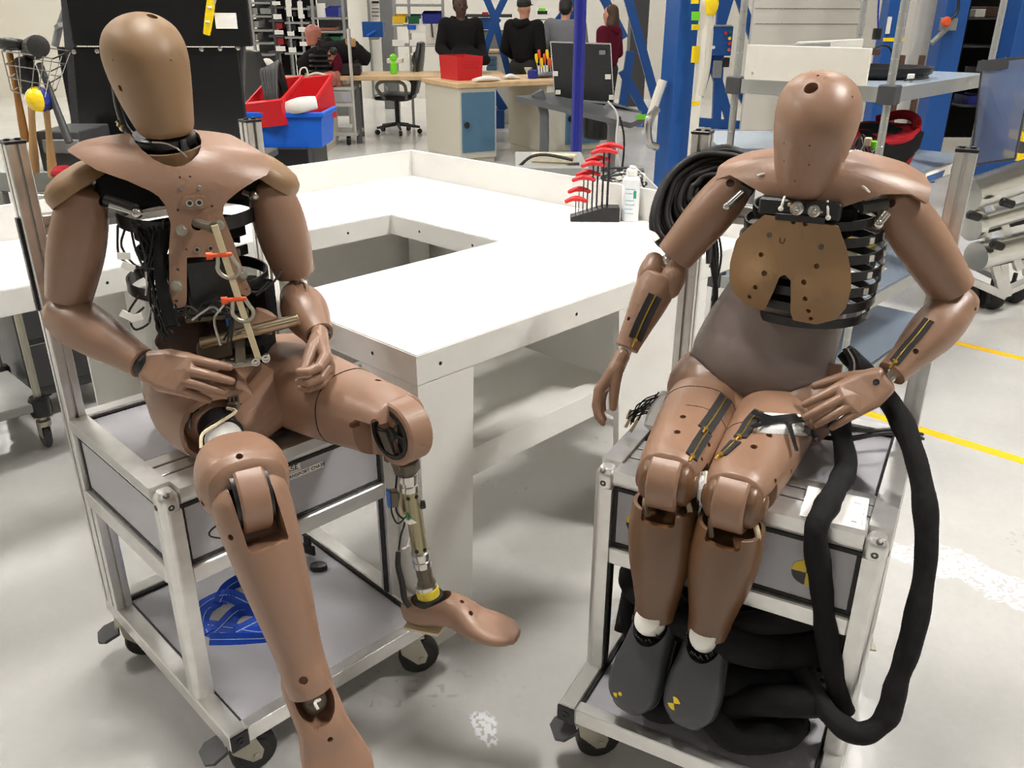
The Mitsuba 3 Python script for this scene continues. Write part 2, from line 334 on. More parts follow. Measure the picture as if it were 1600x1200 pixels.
part(tbl, 'shelf', J(box((.16, .0905, .47), (.85, .52, .485)), box((.24, .5205, .47), (.85, .535, .56))), M_TABLE, M=TF)
# ------------------------------------------------------------------ the two transport chairs
CW, CD, HS, HM, HB, CPB, HP = .562, .4832, .674, .490, .165, .14, 1.276
FL_L = frame((-.6715, 1.391, 0), math.radians(45.0)); FL_R = frame((.168, 1.516, 0), math.radians(-28.6))
def slot_prof(s=.04, r=.003):
    g = rrect(s, s, r)
    for k in range(4): g = g.difference(sa.rotate(so.unary_union([sg.box(-.004, s / 2 - .009, .004, s), sg.box(-.008, s / 2 - .010, .008, s / 2 - .004)]), 90 * k, origin=(0, 0)))
    return g
SLOT = slot_prof()
def round_prof(s=.042):   # one round quarter, as on the outer edge of the seat frame
    q = sg.Point(0, 0).buffer(s, quad_segs=8).intersection(sg.box(0, 0, s, s)); return q.buffer(-.001).buffer(.001)
def caster(root, x, y, wr=.05, ang=0., brake=True):
    """A swivel caster under (x, y) of the chair; ang turns the fork about the vertical."""
    M = root['M'] @ frame((x, y, 0), ang); o = V(0, .028, wr); p = root['k']
    c = part(p, 'caster', J(box((-.035, -.035, HB - .045), (.035, .035, HB - .040), .001), lathe([(.028, 0), (.028, .008), (.020, .014), (.012, .014)], (0, 0, HB - .061), n=16),
                            *[extrude(sg.Polygon([(-.022, HB - .056), (.024, HB - .056), (.042, wr + .006), (.036, wr - .012), (.020, wr - .012), (-.018, wr + .03)]).buffer(.003), .003,
                                      at((sx, 0, 0), np.array([[0, 0, 1], [1, 0, 0], [0, 1, 0.]]))) for sx in (-.0225, .0195)],
                            cyl((-.028, .028, wr), (.028, .028, wr), .007, n=10, b=.001)), M_ZINC, M=M)
    part(c, 'wheel', lathe([(.018, -.017), (.034, -.017), (.036, -.014), (wr - .004, -.015), (wr, -.009), (wr, .009), (wr - .004, .015), (.036, .014), (.034, .017), (.018, .017)], o, (1, 0, 0), n=36), M_RUBBER, M=M)
    if brake:
        part(c, 'brake_lever', extrude(sg.Polygon([(-.03, 0), (.03, 0), (.034, .035), (.02, .052), (-.02, .052), (-.034, .035)]), .008, at((0, -.03, HB - .062), np.stack([V(1, 0, 0), nrm(V(0, -1, -.35)), nrm(np.cross(V(1, 0, 0), V(0, -1, -.35)))], 1))), M_DGREY, M=M)
def chair(M, label):
    k = thing('transport_chair', label, 'chair'); R = {'k': k, 'M': M}
    P = lambda n, m, mt=M_ALU, **kw: part(k, n, m, mt, M=M, **kw)
    # front legs with a rounded outer edge and a black slot strip on the inner side
    for s, x in ((1, 0), (-1, CW)):
        pr = sa.scale(so.unary_union([sg.box(.002, .012, .04, .04), sg.Point(.016, .016).buffer(.016, quad_segs=6), sg.box(.016, .0, .04, .02)]).buffer(.0005), s, 1, origin=(0, 0))
        P('leg', extrude(pr, HS - .045 - HB, frame((x, 0, HB))))
        P('slot_strip', box((x + s * .0405, .012, HB + .001), (x + s * .044, .028, HM - .041), .0005), M_GASKET)
        c = P('corner_connector', J(limb([(x + s * .021, .021, HS - .0449), (x + s * .021, .021, HS - .018), (x + s * .021, .021, HS - .004)], [.0212, .0212, .014], sq=3, cap=(0, .1), n=28)))
        for o_, d in (((0, -.0210, -.034), (0, -1, 0)), ((-s * .0210, 0, -.034), (-s, 0, 0)), ((-s * .004, -.0150, -.0075), (-s * .2, -.6, .75))):
            part(c, 'screw', lathe([(.0066, -.003), (.0066, .0008), (.0052, .0014), (.0030, .0014), (.0028, .0004), (0, .0004)], V(x + s * .021, .021, HS) + V(*o_), nrm(V(*d)), n=14), M_ALU_DARK, M=M)
    # seat frame: round-edged rails
    rp = so.unary_union([sg.box(-.021, -.021, .021, 0), sg.Point(-.0, 0).buffer(.021, quad_segs=8)]).buffer(-.0006).buffer(.0006)
    P('seat_rail', between(sa.rotate(rp, 0, origin=(0, 0)), (.0425, .021, HS - .0215), (CW - .0425, .021, HS - .0215), (0, -1, 0)))
    for x in (.021, CW - .021):
        P('seat_rail', between(rp, (x, .0425, HS - .0215), (x, CD - .0205, HS - .0215), (1, 0, 0)))
    P('seat_rail', box((.0405, CD - .02, HS - .042), (CW - .0405, CD + .02, HS - .002), .003))
    # mid rails, uprights
    P('mid_rail', box((.0405, .001, HM - .04), (CW - .0405, .04, HM), .003))
    for x in (0, CW - .04): P('mid_rail', box((x, .0405, HM - .04), (x + .04, CD - .0205, HM), .003))
    P('mid_rail', box((.0405, CD - .02, HM - .04), (CW - .0405, CD + .02, HM), .003))
    for x in (.02, CW - .02):
        q = P('post', between(SLOT, (x, CD, HB), (x, CD, HP), (1, 0, 0)))
        part(q, 'post_cap', J(cbox((x, CD, HP + .0035), (.041, .041, .006), .001), *[lathe([(.006, 0), (.006, .003), (0, .004)], (x + dx, CD, HP + .0065), n=8) for dx in (-.01, .01)]), M_BLACK, M=M)
        P('lower_upright', between(SLOT, (x, CD - .0402, HB), (x, CD - .0402, HM - .0402), (1, 0, 0)))
    P('back_rail', between(SLOT, (.0402, CD, 1.11), (CW - .0402, CD, 1.11), (0, 1, 0)))
    # grey infill panels with black gaskets
    def infill(n, o, ux, uz, w, h):
        R3 = np.stack([V(*ux), np.cross(V(*uz), V(*ux)), V(*uz)], 1); A = M @ at(o, R3)
        part(k, n, box((.006, -.002, .006), (w - .006, .002, h - .006), .0005), M_PANEL, M=A)
        part(k, 'gasket', J(*[box(a, b, .0005) for a, b in (((0, -.004, 0), (w, .004, .009)), ((0, -.004, h - .009), (w, .004, h)), ((0, -.004, .0092), (.009, .004, h - .0092)), ((w - .009, -.004, .0092), (w, .004, h - .0092)))]), M_GASKET, M=A)
    infill('front_panel', (.0405, .016, HM + .0002), (1, 0, 0), (0, 0, 1), CW - .081, HS - .043 - HM)
    for x in (.016, CW - .016): infill('side_panel', (x, .0405, HM + .0002), (0, 1, 0), (0, 0, 1), CD - .061, HS - .043 - HM)
    # seat: three slotted planks in front, a grey panel behind
    for i in range(3):
        P('seat_slat', box((.043, .0435 + i * .0445, HS - .018), (CW - .043, .0435 + i * .0445 + .0385, HS - .0075), .0015))
        P('slat_groove', box((.044, .0823 + i * .0445, HS - .016), (CW - .044, .0877 + i * .0445, HS - .0125), .0002), M_GASKET)
    P('seat_panel', box((.047, .181, HS - .019), (CW - .047, CD - .026, HS - .013), .001), M_PANEL)
    P('gasket', J(box((.043, .178, HS - .02), (.0468, CD - .022, HS - .009), .0003), box((CW - .0468, .178, HS - .02), (CW - .043, CD - .022, HS - .009), .0003), box((.047, CD - .0258, HS - .02), (CW - .047, CD - .022, HS - .009), .0003)), M_GASKET)
    # base
    for x in (0, CW - .04):
        b = P('base_rail', box((x, -CPB, HB - .0402), (x + .04, CD + .02, HB - .0002), .003))
        part(b, 'end_cap', J(box((x + .0005, -CPB - .005, HB - .04), (x + .0395, -CPB - .0002, HB - .0005), .001), lathe([(.009, 0), (.009, .0015), (.005, .0015), (.005, 0)], (x + .02, -CPB - .005, HB - .02), (0, -1, 0), n=12)), M_BLACK, M=M)
    P('base_rail', box((.0402, -CPB, HB - .04), (CW - .0402, -CPB + .03, HB - .0004), .002)); P('base_rail', box((.0402, CD - .02, HB - .04), (CW - .0402, CD + .02, HB - .0004), .002))
    P('base_shelf', box((.046, -CPB + .036, HB - .022), (CW - .046, CD - .026, HB - .014), .001), M_PANEL)
    P('gasket', J(box((.0404, -CPB + .032, HB - .022), (.0458, CD - .022, HB - .006), .0003), box((CW - .0458, -CPB + .032, HB - .022), (CW - .0404, CD - .022, HB - .006), .0003), box((.046, CD - .0258, HB - .022), (CW - .046, CD - .022, HB - .006), .0003)), M_GASKET)
    return R
cl = chair(FL_L, 'aluminium transport chair on casters under the larger dummy with the bare metal shin')
for x, y, a, b in ((.04, -.085, -1.75, True), (.03, .44, -1.9, True), (CW - .075, -.10, -1.95, False), (CW - .03, .44, .3, False)): caster(cl, x, y, .05, a, b)
part(cl['k'], 'edge_strip', box((-.0065, CD - .008, .93), (-.0002, CD + .008, 1.13), .002), M_BLACK, M=FL_L)
cr = chair(FL_R, 'aluminium transport chair on casters under the smaller dummy in black shoes')
for x, y, a, b in ((.05, -.095, -.85, True), (.03, .44, .4, False), (CW - .04, -.085, .3, True), (CW - .03, .44, .3, False)): caster(cr, x, y, .05, a, b)
# ------------------------------------------------------------------ picking helpers, hands
def hit(mesh, px, py):
    """First point, and its normal, that the pixel's ray meets on a mesh."""
    m = tm(mesh); d = nrm(ray(px, py)); t = m.vertices[m.faces]; e1, e2 = t[:, 1] - t[:, 0], t[:, 2] - t[:, 0]
    h = np.cross(d, e2); a = np.einsum('ij,ij->i', e1, h); a = np.where(abs(a) < 1e-14, 1e-14, a); s = EYE - t[:, 0]
    u = np.einsum('ij,ij->i', s, h) / a; q = np.cross(s, e1); v = (q @ d) / a; w = np.einsum('ij,ij->i', e2, q) / a
    ok = (u >= -1e-6) & (v >= -1e-6) & (u + v <= 1 + 1e-6) & (w > 1e-4)
    if not ok.any(): return None
    i = np.where(ok)[0][np.argmin(w[ok])]; n = nrm(np.cross(e1[i], e2[i])); return EYE + d * w[i], (n if n @ d < 0 else -n)
def near(px, py, ref): d = ray(px, py); return EYE + d * ((np.asarray(ref) - EYE) @ _fw)      # a pixel's point as far along the view as ref
def drill(mesh, spots, mk=None):
    """Blind holes, (px, py, radius, depth) each, in a closed mesh."""
    T = []
    for px, py, r, dep in spots:
        h = hit(mesh, px, py)
        if h: T.append(cyl(h[0] + h[1] * .01, h[0] - h[1] * dep, r, n=16))
    return cut(mesh, *T) if T else tm(mesh)
def plugs(parent, mesh, spots, m, name='screw'):
    for px, py, r in spots:
        h = hit(mesh, px, py)
        if h: part(parent, name, lathe([(r, -.002), (r, r * .35), (r * .8, r * .5), (r * .45, r * .5), (r * .45, r * .2), (0, r * .2)], h[0], h[1], n=12), m)
def hexbolt(o, n, r, h=.005): return J(lathe([(r * 1.25, -.001), (r * 1.25, .0015)], o, n, n=20), lathe([(r, .0015), (r, h), (r * .85, h + .0008)], o, n, n=6))
def hand(wrist, fdir, palm, side=1, size=1., curl=(.35, .4, .45, .5), spread=.0, thumb=(.5, .3), fine=.0032):
    """A hand: fingers along fdir, palm facing palm, thumb on the +x (side=1) or -x side; curl in radians per joint."""
    y = nrm(fdir); z = -nrm(np.asarray(palm) - y * np.dot(palm, y)); x = np.cross(y, z) * 1.0; Mx = np.stack([x, y, z], 1)
    j, b = {}, []
    def add(n, p, r): j[n] = (*(np.asarray(wrist) + Mx @ (np.array([p[0] * side, p[1], p[2]]) * size)), r * size)
    add('w0', (.016, -.004, 0), .0175); add('w1', (-.016, -.004, 0), .0175)
    kn = [(.031, .088, 0), (.010, .094, .003), (-.011, .089, .001), (-.030, .079, -.003)]
    for i, p in enumerate(kn): add(f'k{i}', p, .0125 if i < 3 else .0115)
    add('pi', (.028, .035, -.004), .0165); add('po', (-.027, .030, -.005), .0165); add('pm', (0, .06, -.004), .0155)
    b += [('w0', 'w1', 'pi', 'po'), ('pi', 'po', 'k0', 'k3', 'pm'), ('k0', 'k1', 'pm'), ('k1', 'k2', 'pm'), ('k2', 'k3', 'pm'), ('k0', 'k1', 'k2'), ('k1', 'k2', 'k3')]
    for i, (p, L) in enumerate(zip(kn, (.075, .083, .077, .060))):
        q = np.array(p); ang = 0.0; sp = (1.5 - i) * spread + (1.5 - i) * .03; prev = f'k{i}'
        for s, (fr, r) in enumerate(zip((.45, .31, .24), (.0098, .0089, .0075))):
            ang += curl[i] * (1.0 if s == 0 else 1.15); d = np.array([math.sin(sp), math.cos(sp) * math.cos(ang), -math.sin(ang)])
            q = q + d * L * fr; add(f'f{i}{s}', q, r * (.9 if i == 3 else 1)); b.append((prev, f'f{i}{s}')); prev = f'f{i}{s}'
    t0 = np.array([.026, .022, -.006]); a0, a1 = thumb
    d0 = nrm(V(math.sin(a0) * .9, math.cos(a0), -.45)); d1 = nrm(V(math.sin(a1) * .8, math.cos(a1), -.5))
    add('t0', t0, .0165); add('t1', t0 + d0 * .040, .0130); add('t2', t0 + d0 * .040 + d1 * .033, .0108); add('t3', t0 + d0 * .040 + d1 * .058, .0085)
    b += [('t0', 't1', 'pi'), ('t1', 't2'), ('t2', 't3')]
    return blob(j, b, fine * size, 6)
# ------------------------------------------------------------------ dummy materials
def skin(name, c, rough=.40, k=.08):
    c0 = np.array(lin(c))
    return mat(name, proc(lambda p, n, uv: mi.Color3f(*c0.tolist()) * (1 - k / 2 + k * fbm(p.x * 7, p.y * 7, p.z * 7))), rough=rough, spec=.65)
M_SKIN = skin('dummy_vinyl', (140, 108, 88)); M_HEAD = skin('dummy_head', (132, 103, 72), .50)
M_SKIN2 = skin('dummy_vinyl_brown', (136, 104, 83)); M_BREAST = skin('chest_foam', (136, 105, 70), .5); M_SHIN2 = skin('shin_brown', (100, 70, 45), .36)
M_BELLY = skin('grey_belly', (116, 103, 98), .45); M_SHOE = skin('black_shoe_rubber', (58, 60, 64), .5, .3)
M_OLIVE = mat('olive_tube', (150, 142, 112), rough=.3, metal=.6); M_OLIVED = mat('bronze_grey', (98, 90, 78), rough=.4, metal=.5)
M_WHITEM = mat('white_metal', (196, 196, 192), rough=.4, spec=.5); M_SATIN = mat('satin_metal', (186, 168, 140), rough=.28, metal=1.); M_CREAM = mat('cream_bar', (206, 192, 158), rough=.35, metal=.3)
M_ORANGE = mat('orange_tip', (214, 84, 40), rough=.4); M_BLUEP = mat('blue_plastic', (40, 96, 178), rough=.4); M_GREEN = mat('green_wire', (30, 110, 70), rough=.5)
M_YELLOWB = mat('yellow_band', (216, 196, 60), rough=.45); M_TAPE = mat('white_tape', (224, 222, 214), rough=.6); M_CABLE = mat('black_cable', (26, 25, 25), rough=.5)
M_CREAMW = mat('cream_wire', (204, 190, 160), rough=.5); M_BROWNF = mat('brown_fabric', (72, 54, 46), rough=.8); M_ZIPG = mat('gold_zip', (196, 160, 70), rough=.3, metal=.9)
M_ZIPT = mat('zip_tape', (38, 36, 37), rough=.85)
# ------------------------------------------------------------------ the larger dummy
dl = thing('crash_test_dummy', 'larger tan crash test dummy with open chest and one bare metal shin', 'dummy')
PV, RH, LH = V(-.605, 1.729, .76), V(-.684, 1.70, .76), V(-.526, 1.76, .76)
RK, LK, RA, LA = V(-.478, 1.336, .724), V(-.214, 1.48, .778), V(-.38, 1.248, .325), V(-.179, 1.478, .38)
RS, LS = V(-.83, 1.66, 1.197), V(-.505, 1.77, 1.193)
RE, LE = V(-.915, 1.655, .95), V(-.47, 1.80, .965)
RW, LW = V(-.718, 1.545, .879), V(-.401, 1.662, .899)
CC, CL, CF, CU = V(-.667, 1.715, 1.195), V(.947, .321, 0), V(.321, -.947, 0), V(0, 0, 1)
# -- head
def head(parent, o, yaw, pitch, m, sc=1., hole=None, roll=0.):
    z = [-.113, -.110, -.098, -.075, -.045, -.01, .025, .055, .08, .098, .108, .1125]
    yf = [.066, .080, .090, .0945, .096, .097, .095, .087, .069, .046, .024, .004]
    yb = [.010, -.008, -.028, -.056, -.080, -.096, -.1, -.094, -.076, -.052, -.028, -.004]
    w = [.034, .046, .0545, .061, .068, .0745, .0785, .0765, .066, .047, .026, .004]
    k = np.linspace(0, len(z) - 1, 40); f = lambda a: np.interp(k, range(len(z)), a)
    Z = spline(np.column_stack([z, yf, yb, w]), 5); a = np.arange(48) * 2 * np.pi / 48; R = []
    for zz, f_, b_, w_ in Z:
        c, s = np.cos(a), np.sin(a); e = 2 / 2.25
        cx = np.sign(c) * abs(c) ** e; sy = np.sign(s) * abs(s) ** e
        R.append(np.stack([w_ * cx * (1 - .10 * np.clip(sy, 0, 1)), (f_ + b_) / 2 + (f_ - b_) / 2 * sy, np.full(48, zz)], 1) * sc)
    m_ = rings_mesh(R)
    Rm = trimesh.transformations.euler_matrix(pitch, roll, yaw, 'rxyz'); Rm = trimesh.transformations.rotation_matrix(yaw, [0, 0, 1]) @ trimesh.transformations.rotation_matrix(pitch, [1, 0, 0]) @ trimesh.transformations.rotation_matrix(roll, [0, 1, 0])
    A = np.eye(4); A[:3, 3] = o; A = A @ Rm; m_.apply_transform(A); return m_, A
HO = V(-.684, 1.70, 1.411)
hd, HA = head(dl, HO, math.pi + math.radians(36), math.radians(-5), M_HEAD, .955, roll=math.radians(5))
hd2 = drill(hd, [(238, 25, .010, .02), (188, 138, .006, .012), (267, 94, .0016, .006), (176, 94, .0016, .006), (240, 235, .001, .001)])
hk = part(dl, 'head', hd2, M_HEAD, 40)
part(hk, 'neck_mount', mv(J(lathe([(.0, -.132), (.060, -.132), (.064, -.127), (.064, -.113), (.060, -.110), (0, -.110)], (0, -.002, 0), n=28, sx=.92, sy=1.15)), HA), M_BLACK)
part(hk, 'side_bracket', mv(limb([(.050, -.080, -.02), (.056, -.072, -.065), (.054, -.056, -.105), (.04, -.03, -.125)], [.010, .011, .012, .012], [.006, .006, .007, .007], (0, 1, 0), n=14), HA), M_BLACK)
part(hk, 'latch', mv(J(cbox((.060, -.058, -.102), (.010, .018, .014), .002), cyl((.058, -.056, -.102), (.068, -.056, -.094), .004), cyl((.058, -.064, -.104), (.066, -.068, -.09), .003)), HA), M_BRASS)
# -- neck: bracket, cables
part(dl, 'neck', J(lathe([(.045, 0), (.045, .012), (.036, .016), (.036, .026), (.042, .03), (.042, .04), (.034, .044), (.034, .055), (.04, .06), (.04, .09)], (-.684, 1.728, 1.205), (0, -.05, 1), n=24)), M_RUBBER)
part(dl, 'neck_collar', lathe([(.066, 0), (.070, 0), (.073, .035), (.069, .036), (.065, .006), (.066, 0)], (-.672, 1.712, 1.252), (.02, -.22, 1), n=40, sx=1, sy=1.05), M_HEAD)
part(dl, 'neck_cable', tube([near(238, 222, HO + V(0, -.07, 0)), near(258, 224, HO + V(0, -.08, 0)), near(278, 233, HO + V(0, -.095, 0)), near(292, 246, HO + V(0, -.09, 0))], .0016, 6), M_STEEL)
part(dl, 'neck_bracket', J(cbox(CC + CF * .045 + V(.025, 0, .075), (.006, .03, .05), .001), cbox(CC + CF * .06 + V(.02, 0, .05), (.02, .012, .012), .002)), M_DGREY)
# -- the moulded chest shield
BFO, BZB, BR = .125, .005, .085
def bib(a, v):
    th = np.clip(v / BR, 0, math.pi / 2 * .9); ov = np.maximum(v - BR * math.pi / 2 * .9, 0); e = a - .03
    fo = BFO - BR + BR * np.cos(th) - ov * .99; z = BZB + BR * np.sin(th) + ov * .15 + np.minimum(v, 0)
    fo = fo - e * e * np.where(v > -.05, 1, np.maximum(.25, 1 + (v + .05) * 7)) + np.maximum(-v - .05, 0) * .12
    z = z - np.where(e > 0, 1.3, -.35) * e * e * np.clip((v + .05) / .08, 0, 1)
    return CC + a[:, None] * CL + fo[:, None] * CF + z[:, None] * CU
def smooth_poly(p, r=.006):
    g = sg.Polygon(p).buffer(0); return g.buffer(-r, quad_segs=4).buffer(2 * r, quad_segs=4).buffer(-r, quad_segs=4)
BOUT = [(-.1818, .0751), (-.1239, .1511), (-.0779, .192), (-.064, .1255), (-.052, .095), (-.0335, .0714), (-.016, .06), (.004, .0546), (.02, .058), (.0335, .067), (.046, .082), (.052, .1026), (.054, .14), (.0505, .1826), (.0415, .2146), (.1101, .2001),
        (.1478, .1434), (.170, .105), (.1778, .0746), (.165, .052), (.1422, .0358), (.1086, .008), (.09, -.008), (.0802, -.0187), (.0756, -.0376), (.0881, -.0879), (.1043, -.17), (.1097, -.1858), (.108, -.194), (.101, -.1984), (.0894, -.1934), (.0819, -.1552), (.0619, -.1162), (.0001, -.1136), (-.0116, -.1967),
        (-.016, -.2055), (-.0239, -.2094), (-.0361, -.2045), (-.0412, -.1841), (-.0298, -.0971), (-.0195, -.0499), (-.0242, -.0139), (-.033, .002), (-.0466, .0118), (-.0822, .0274), (-.1355, .0436)]
bm = sheet(smooth_poly(BOUT, .003), bib, .005, .011)
def bib_uv(px, py):
    h = hit(bm, px, py); q = h[0] - CC; return h
hole = []
for px, py, r in ((281, 277, .0022), (297, 276, .0022), (278, 328, .0025), (331, 322, .0025), (291, 390, .002), (278, 421, .003), (276, 470, .003), (369, 407, .002), (385, 452, .002)):
    h = hit(bm, px, py)
    if h: hole.append(cyl(h[0] + h[1] * .004, h[0] - h[1] * .0045, r, n=10))
h = hit(bm, 308, 352); hole.append(cyl(h[0] + h[1] * .02, h[0] - h[1] * .03, .0105, n=20))
bk = part(dl, 'chest_shield', cut(bm, *hole), M_SKIN, 35)
for px, py in ((283, 294), (312, 293)): h = hit(bm, px, py); part(bk, 'screw', lathe([(.0046, -.001), (.0046, .001), (.003, .003), (0, .0034)], h[0], h[1], n=14), M_STEEL)
h = hit(bm, 304, 316); Rb = basis(h[1], CL); part(bk, 'pad', extrude(sg.LineString([(-.011, 0), (.011, 0)]).buffer(.0125), .004, at(h[0], Rb)), M_SKIN)
for sx in (-.0085, .0085): part(bk, 'screw', lathe([(.0068, 0), (.0068, .003), (.0038, .003), (.0038, .001), (0, .001)], h[0] + h[1] * .004 + Rb[:, 0] * sx, h[1], n=16), M_STEEL); part(bk, 'socket', lathe([(.0040, .0005), (.0040, .0034), (0, .0034)], h[0] + h[1] * .004 + Rb[:, 0] * sx, h[1], n=12), M_BLACK)
for px, py in ((308, 390), (329, 388)): h = hit(bm, px, py); part(bk, 'screw', lathe([(.0055, 0), (.0055, .004), (.0032, .004), (.0032, .001), (0, .001)], h[0], h[1], n=14), M_ZINC); part(bk, 'socket', lathe([(.0034, .001), (.0034, .0043), (0, .0043)], h[0], h[1], n=12), M_BLACK)
for px, py, r in ((284, 360, .0088), (276, 446, .0088), (380, 430, .0066), (343, 351, .008)): h = hit(bm, px, py); part(bk, 'hex_bolt', hexbolt(h[0] if h else near(px, py, CC + CF * .1), h[1] if h else CF, r), M_ZINC)
# -- ribs, spine, chest instruments
def rib_band(c, a, b, h, t, th0=0., th1=6.2832, n=56, tilt=0.):
    """A flat rib hoop: half-axes a across and b fore-aft, standing h high and t thick."""
    th = np.linspace(th0, th1, n); full = th1 - th0 > 6.2; R = []
    for q in (th[:-1] if full else th):
        d = CL * math.cos(q) * a + CF * math.sin(q) * b; o = nrm(CL * math.cos(q) / a + CF * math.sin(q) / b); s = CU * (h / 2); up = CU * tilt * math.sin(q)
        R.append(np.array([c + d + up - s, c + d + o * t + up - s, c + d + o * t + up + s, c + d + up + s]))
    return rings_mesh(R, closed=full)
RC = CC + V(.005, .02, 0)
for zz, a, b, h in ((-.052, .135, .098, .027), (-.192, .138, .098, .024)):
    part(dl, 'rib', rib_band(RC + V(0, 0, zz), a, b, h, .004, tilt=-.012), M_BLACK)
for zz, a in ((-.09, .112), (-.13, .112), (.02, .115)):
    part(dl, 'rib', rib_band(RC + V(.0, .01, zz), a, .085, .02, .004, .5, 5.6), M_BLACKM)
part(dl, 'spine', J(limb([PV + V(-.01, .06, .06), PV + V(-.03, .08, .2), CC + V(.0, .075, -.12), CC + V(0, .06, .02), CC + V(0, .03, .07)], [.05, .045, .05, .055, .04], [.035, .035, .035, .04, .04], CL, sq=5, k=3), cbox(CC + CF * .0 + V(0, 0, -.0), (.19, .09, .06), .01)), M_BLACKM)
for s in (-1, 1): part(dl, 'shoulder_block', J(mv(box((-.05, -.035, -.035), (.05, .035, .03), .006), at(CC + CL * s * .098 + V(0, .005, .01), np.stack([CL, -CF, CU], 1))), cyl(CC + CL * s * .12 + V(0, 0, -.01), CC + CL * s * .155 + V(0, 0, .0), .02)), M_BLACKM)
part(dl, 'chest_box', mv(J(box((-.05, -.03, -.06), (.052, .03, .056), .006)), at(CC + CL * .041 + CF * .098 + V(0, 0, -.172), np.stack([CL, -CF, CU], 1))), M_BLACK)
_cb = CC + CL * .041 + CF * .1285 + V(0, 0, -.172)
part(dl, 'sensor', J(mv(box((-.010, -.003, -.007), (.014, .002, .007), .001), at(_cb + CL * .02 + CU * -.03, np.stack([CL, -CF, CU], 1)))), M_DGREY)
for s in (0, .01): part(dl, 'sensor_screw', lathe([(.0028, 0), (.0026, .0012), (0, .0014)], _cb + CL * (.017 + s) + CU * -.03 + CF * .003, CF, n=10), M_STEEL)
part(dl, 'chest_frame', J(mv(box((-.056, -.01, .052), (.058, .02, .062), .002), at(CC + CL * .041 + CF * .105 + V(0, 0, -.172), np.stack([CL, -CF, CU], 1))), mv(box((-.063, -.01, -.076), (.06, .02, -.062), .003), at(CC + CL * .041 + CF * .105 + V(0, 0, -.172), np.stack([CL, -CF, CU], 1))), mv(box((-.063, -.01, -.06), (-.055, .02, .05), .002), at(CC + CL * .041 + CF * .105 + V(0, 0, -.172), np.stack([CL, -CF, CU], 1)))), M_OLIVED)
# clavicle links with ball ends
for (p0, p1, ref) in (((172, 321), (214, 333), RS + V(.1, -.06, 0)), ((380, 300), (397, 306), LS + V(-.03, -.05, -.02))):
    a, b_ = near(*p0, ref), near(*p1, ref); part(dl, 'clavicle_link', J(cyl(a, b_, .006), ball(b_, .0105)), M_STEEL)
part(dl, 'clavicle_link', J(cyl(near(166, 312, RS + V(.06, -.05, 0)), near(212, 326, RS + V(.1, -.06, 0)), .010)), M_BLACK)
# -- lower torso: instrument stack, bar, shackles
rf = PV + CF * .085 + V(0, 0, .18)
part(dl, 'abdomen_block', J(cbox(PV + V(-.02, .03, .16), (.15, .10, .14), .012), cbox(PV + V(-.01, .01, .09), (.17, .11, .05), .008), cbox(PV + V(.06, -.0, .19), (.07, .06, .09), .006)), M_BLACKM)
part(dl, 'abdomen_pack', limb([near(268, 540, rf + V(0, .06, 0)), near(292, 520, rf + V(0, .05, 0)), near(320, 520, rf + V(0, .05, 0))], [.035, .045, .035], [.045, .05, .045], CU, sq=3.5), M_BROWNF)
part(dl, 'abdomen_pack', cbox(near(352, 520, rf + V(0, .02, 0)), (.035, .04, .07), .006), M_BROWNF)
part(dl, 'abdomen_pack', limb([near(405, 512, rf), near(416, 490, rf)], [.028, .024], [.024, .022], CL, sq=3), M_SKIN)
_t0, _t1 = near(314, 537, rf + CF * .05), near(467, 499, rf + CF * .03)
part(dl, 'cross_bar', J(cyl(_t0, _t1, .0120, n=24, b=.0015)), M_SATIN)
part(dl, 'bar_block', mv(box((-.035, -.012, -.02), (.035, .012, .018), .002), at(near(335, 545, rf + CF * .02), np.stack([nrm(_t1 - _t0), -CF, CU], 1))), M_OLIVED)
_b0, _b1 = near(335, 352, CC + CF * .165), near(404, 562, rf + CF * .062)
bd = nrm(_b1 - _b0)
part(dl, 'load_bar', between(rrect(.0125, .005, .001), _b0, _b1, CL), M_CREAM)
for q in (_b1 + CL * -.006 + CU * -.003, _b1 + CL * .014 + CU * .002): part(dl, 'bar_roller', lathe([(.004, -.006), (.0085, -.006), (.0085, .005), (.0055, .005), (.0055, .002), (.003, .002), (.003, .008), (0, .008)], q, CF, n=18), M_STEEL)
part(dl, 'chest_pin', J(lathe([(.0085, 0), (.0085, .05), (.0105, .052), (.0105, .062), (.006, .062), (.006, .058), (0, .058)], near(306, 348, CC + CF * .11), near(338, 357, CC + CF * .16) - near(306, 348, CC + CF * .11), n=20)), M_OLIVED)
for px, py in ((357, 424), (386, 506)):
    c = _b0 + bd * ((near(px, py, CC + CF * .14) - _b0) @ bd) + CF * .002; th = np.linspace(-.6, math.pi + .6, 18)
    sh = [c + CL * (.019 * math.cos(-t)) + bd * (.019 * math.sin(t)) for t in th]
    part(dl, 'shackle', tube([c + CL * -.011 - bd * .028] + sh[::-1] + [c + CL * .011 - bd * .028], .0042, 8, 3), M_ZINC)
    part(dl, 'shackle_pin', J(cyl(c - CL * .03 - bd * .027, c + CL * .014 - bd * .027, .0045), cyl(c - CL * .032 - bd * .027, c - CL * .020 - bd * .027, .0075)), M_ORANGE)
part(dl, 'upright_plate', between(rrect(.02, .006, .001), near(372, 470, rf + CF * .02), near(376, 568, rf + CF * .03), CL), M_OLIVED)
part(dl, 'connector', cbox(near(357, 503, rf + CF * .03), (.010, .008, .022), .002), M_BLUEP)
pp = sg.box(-.05, -.03, .055, .03)
for x in np.arange(-.04, .05, .018): pp = pp.difference(sg.Point(x, .012).buffer(.004)).difference(sg.Point(x + .006, -.012).buffer(.004))
part(dl, 'perforated_plate', extrude(pp, .003, at(near(352, 568, rf + CF * .03), np.stack([CL, -CF, CU], 1))), M_ZINC)
r = np.random.default_rng(3)
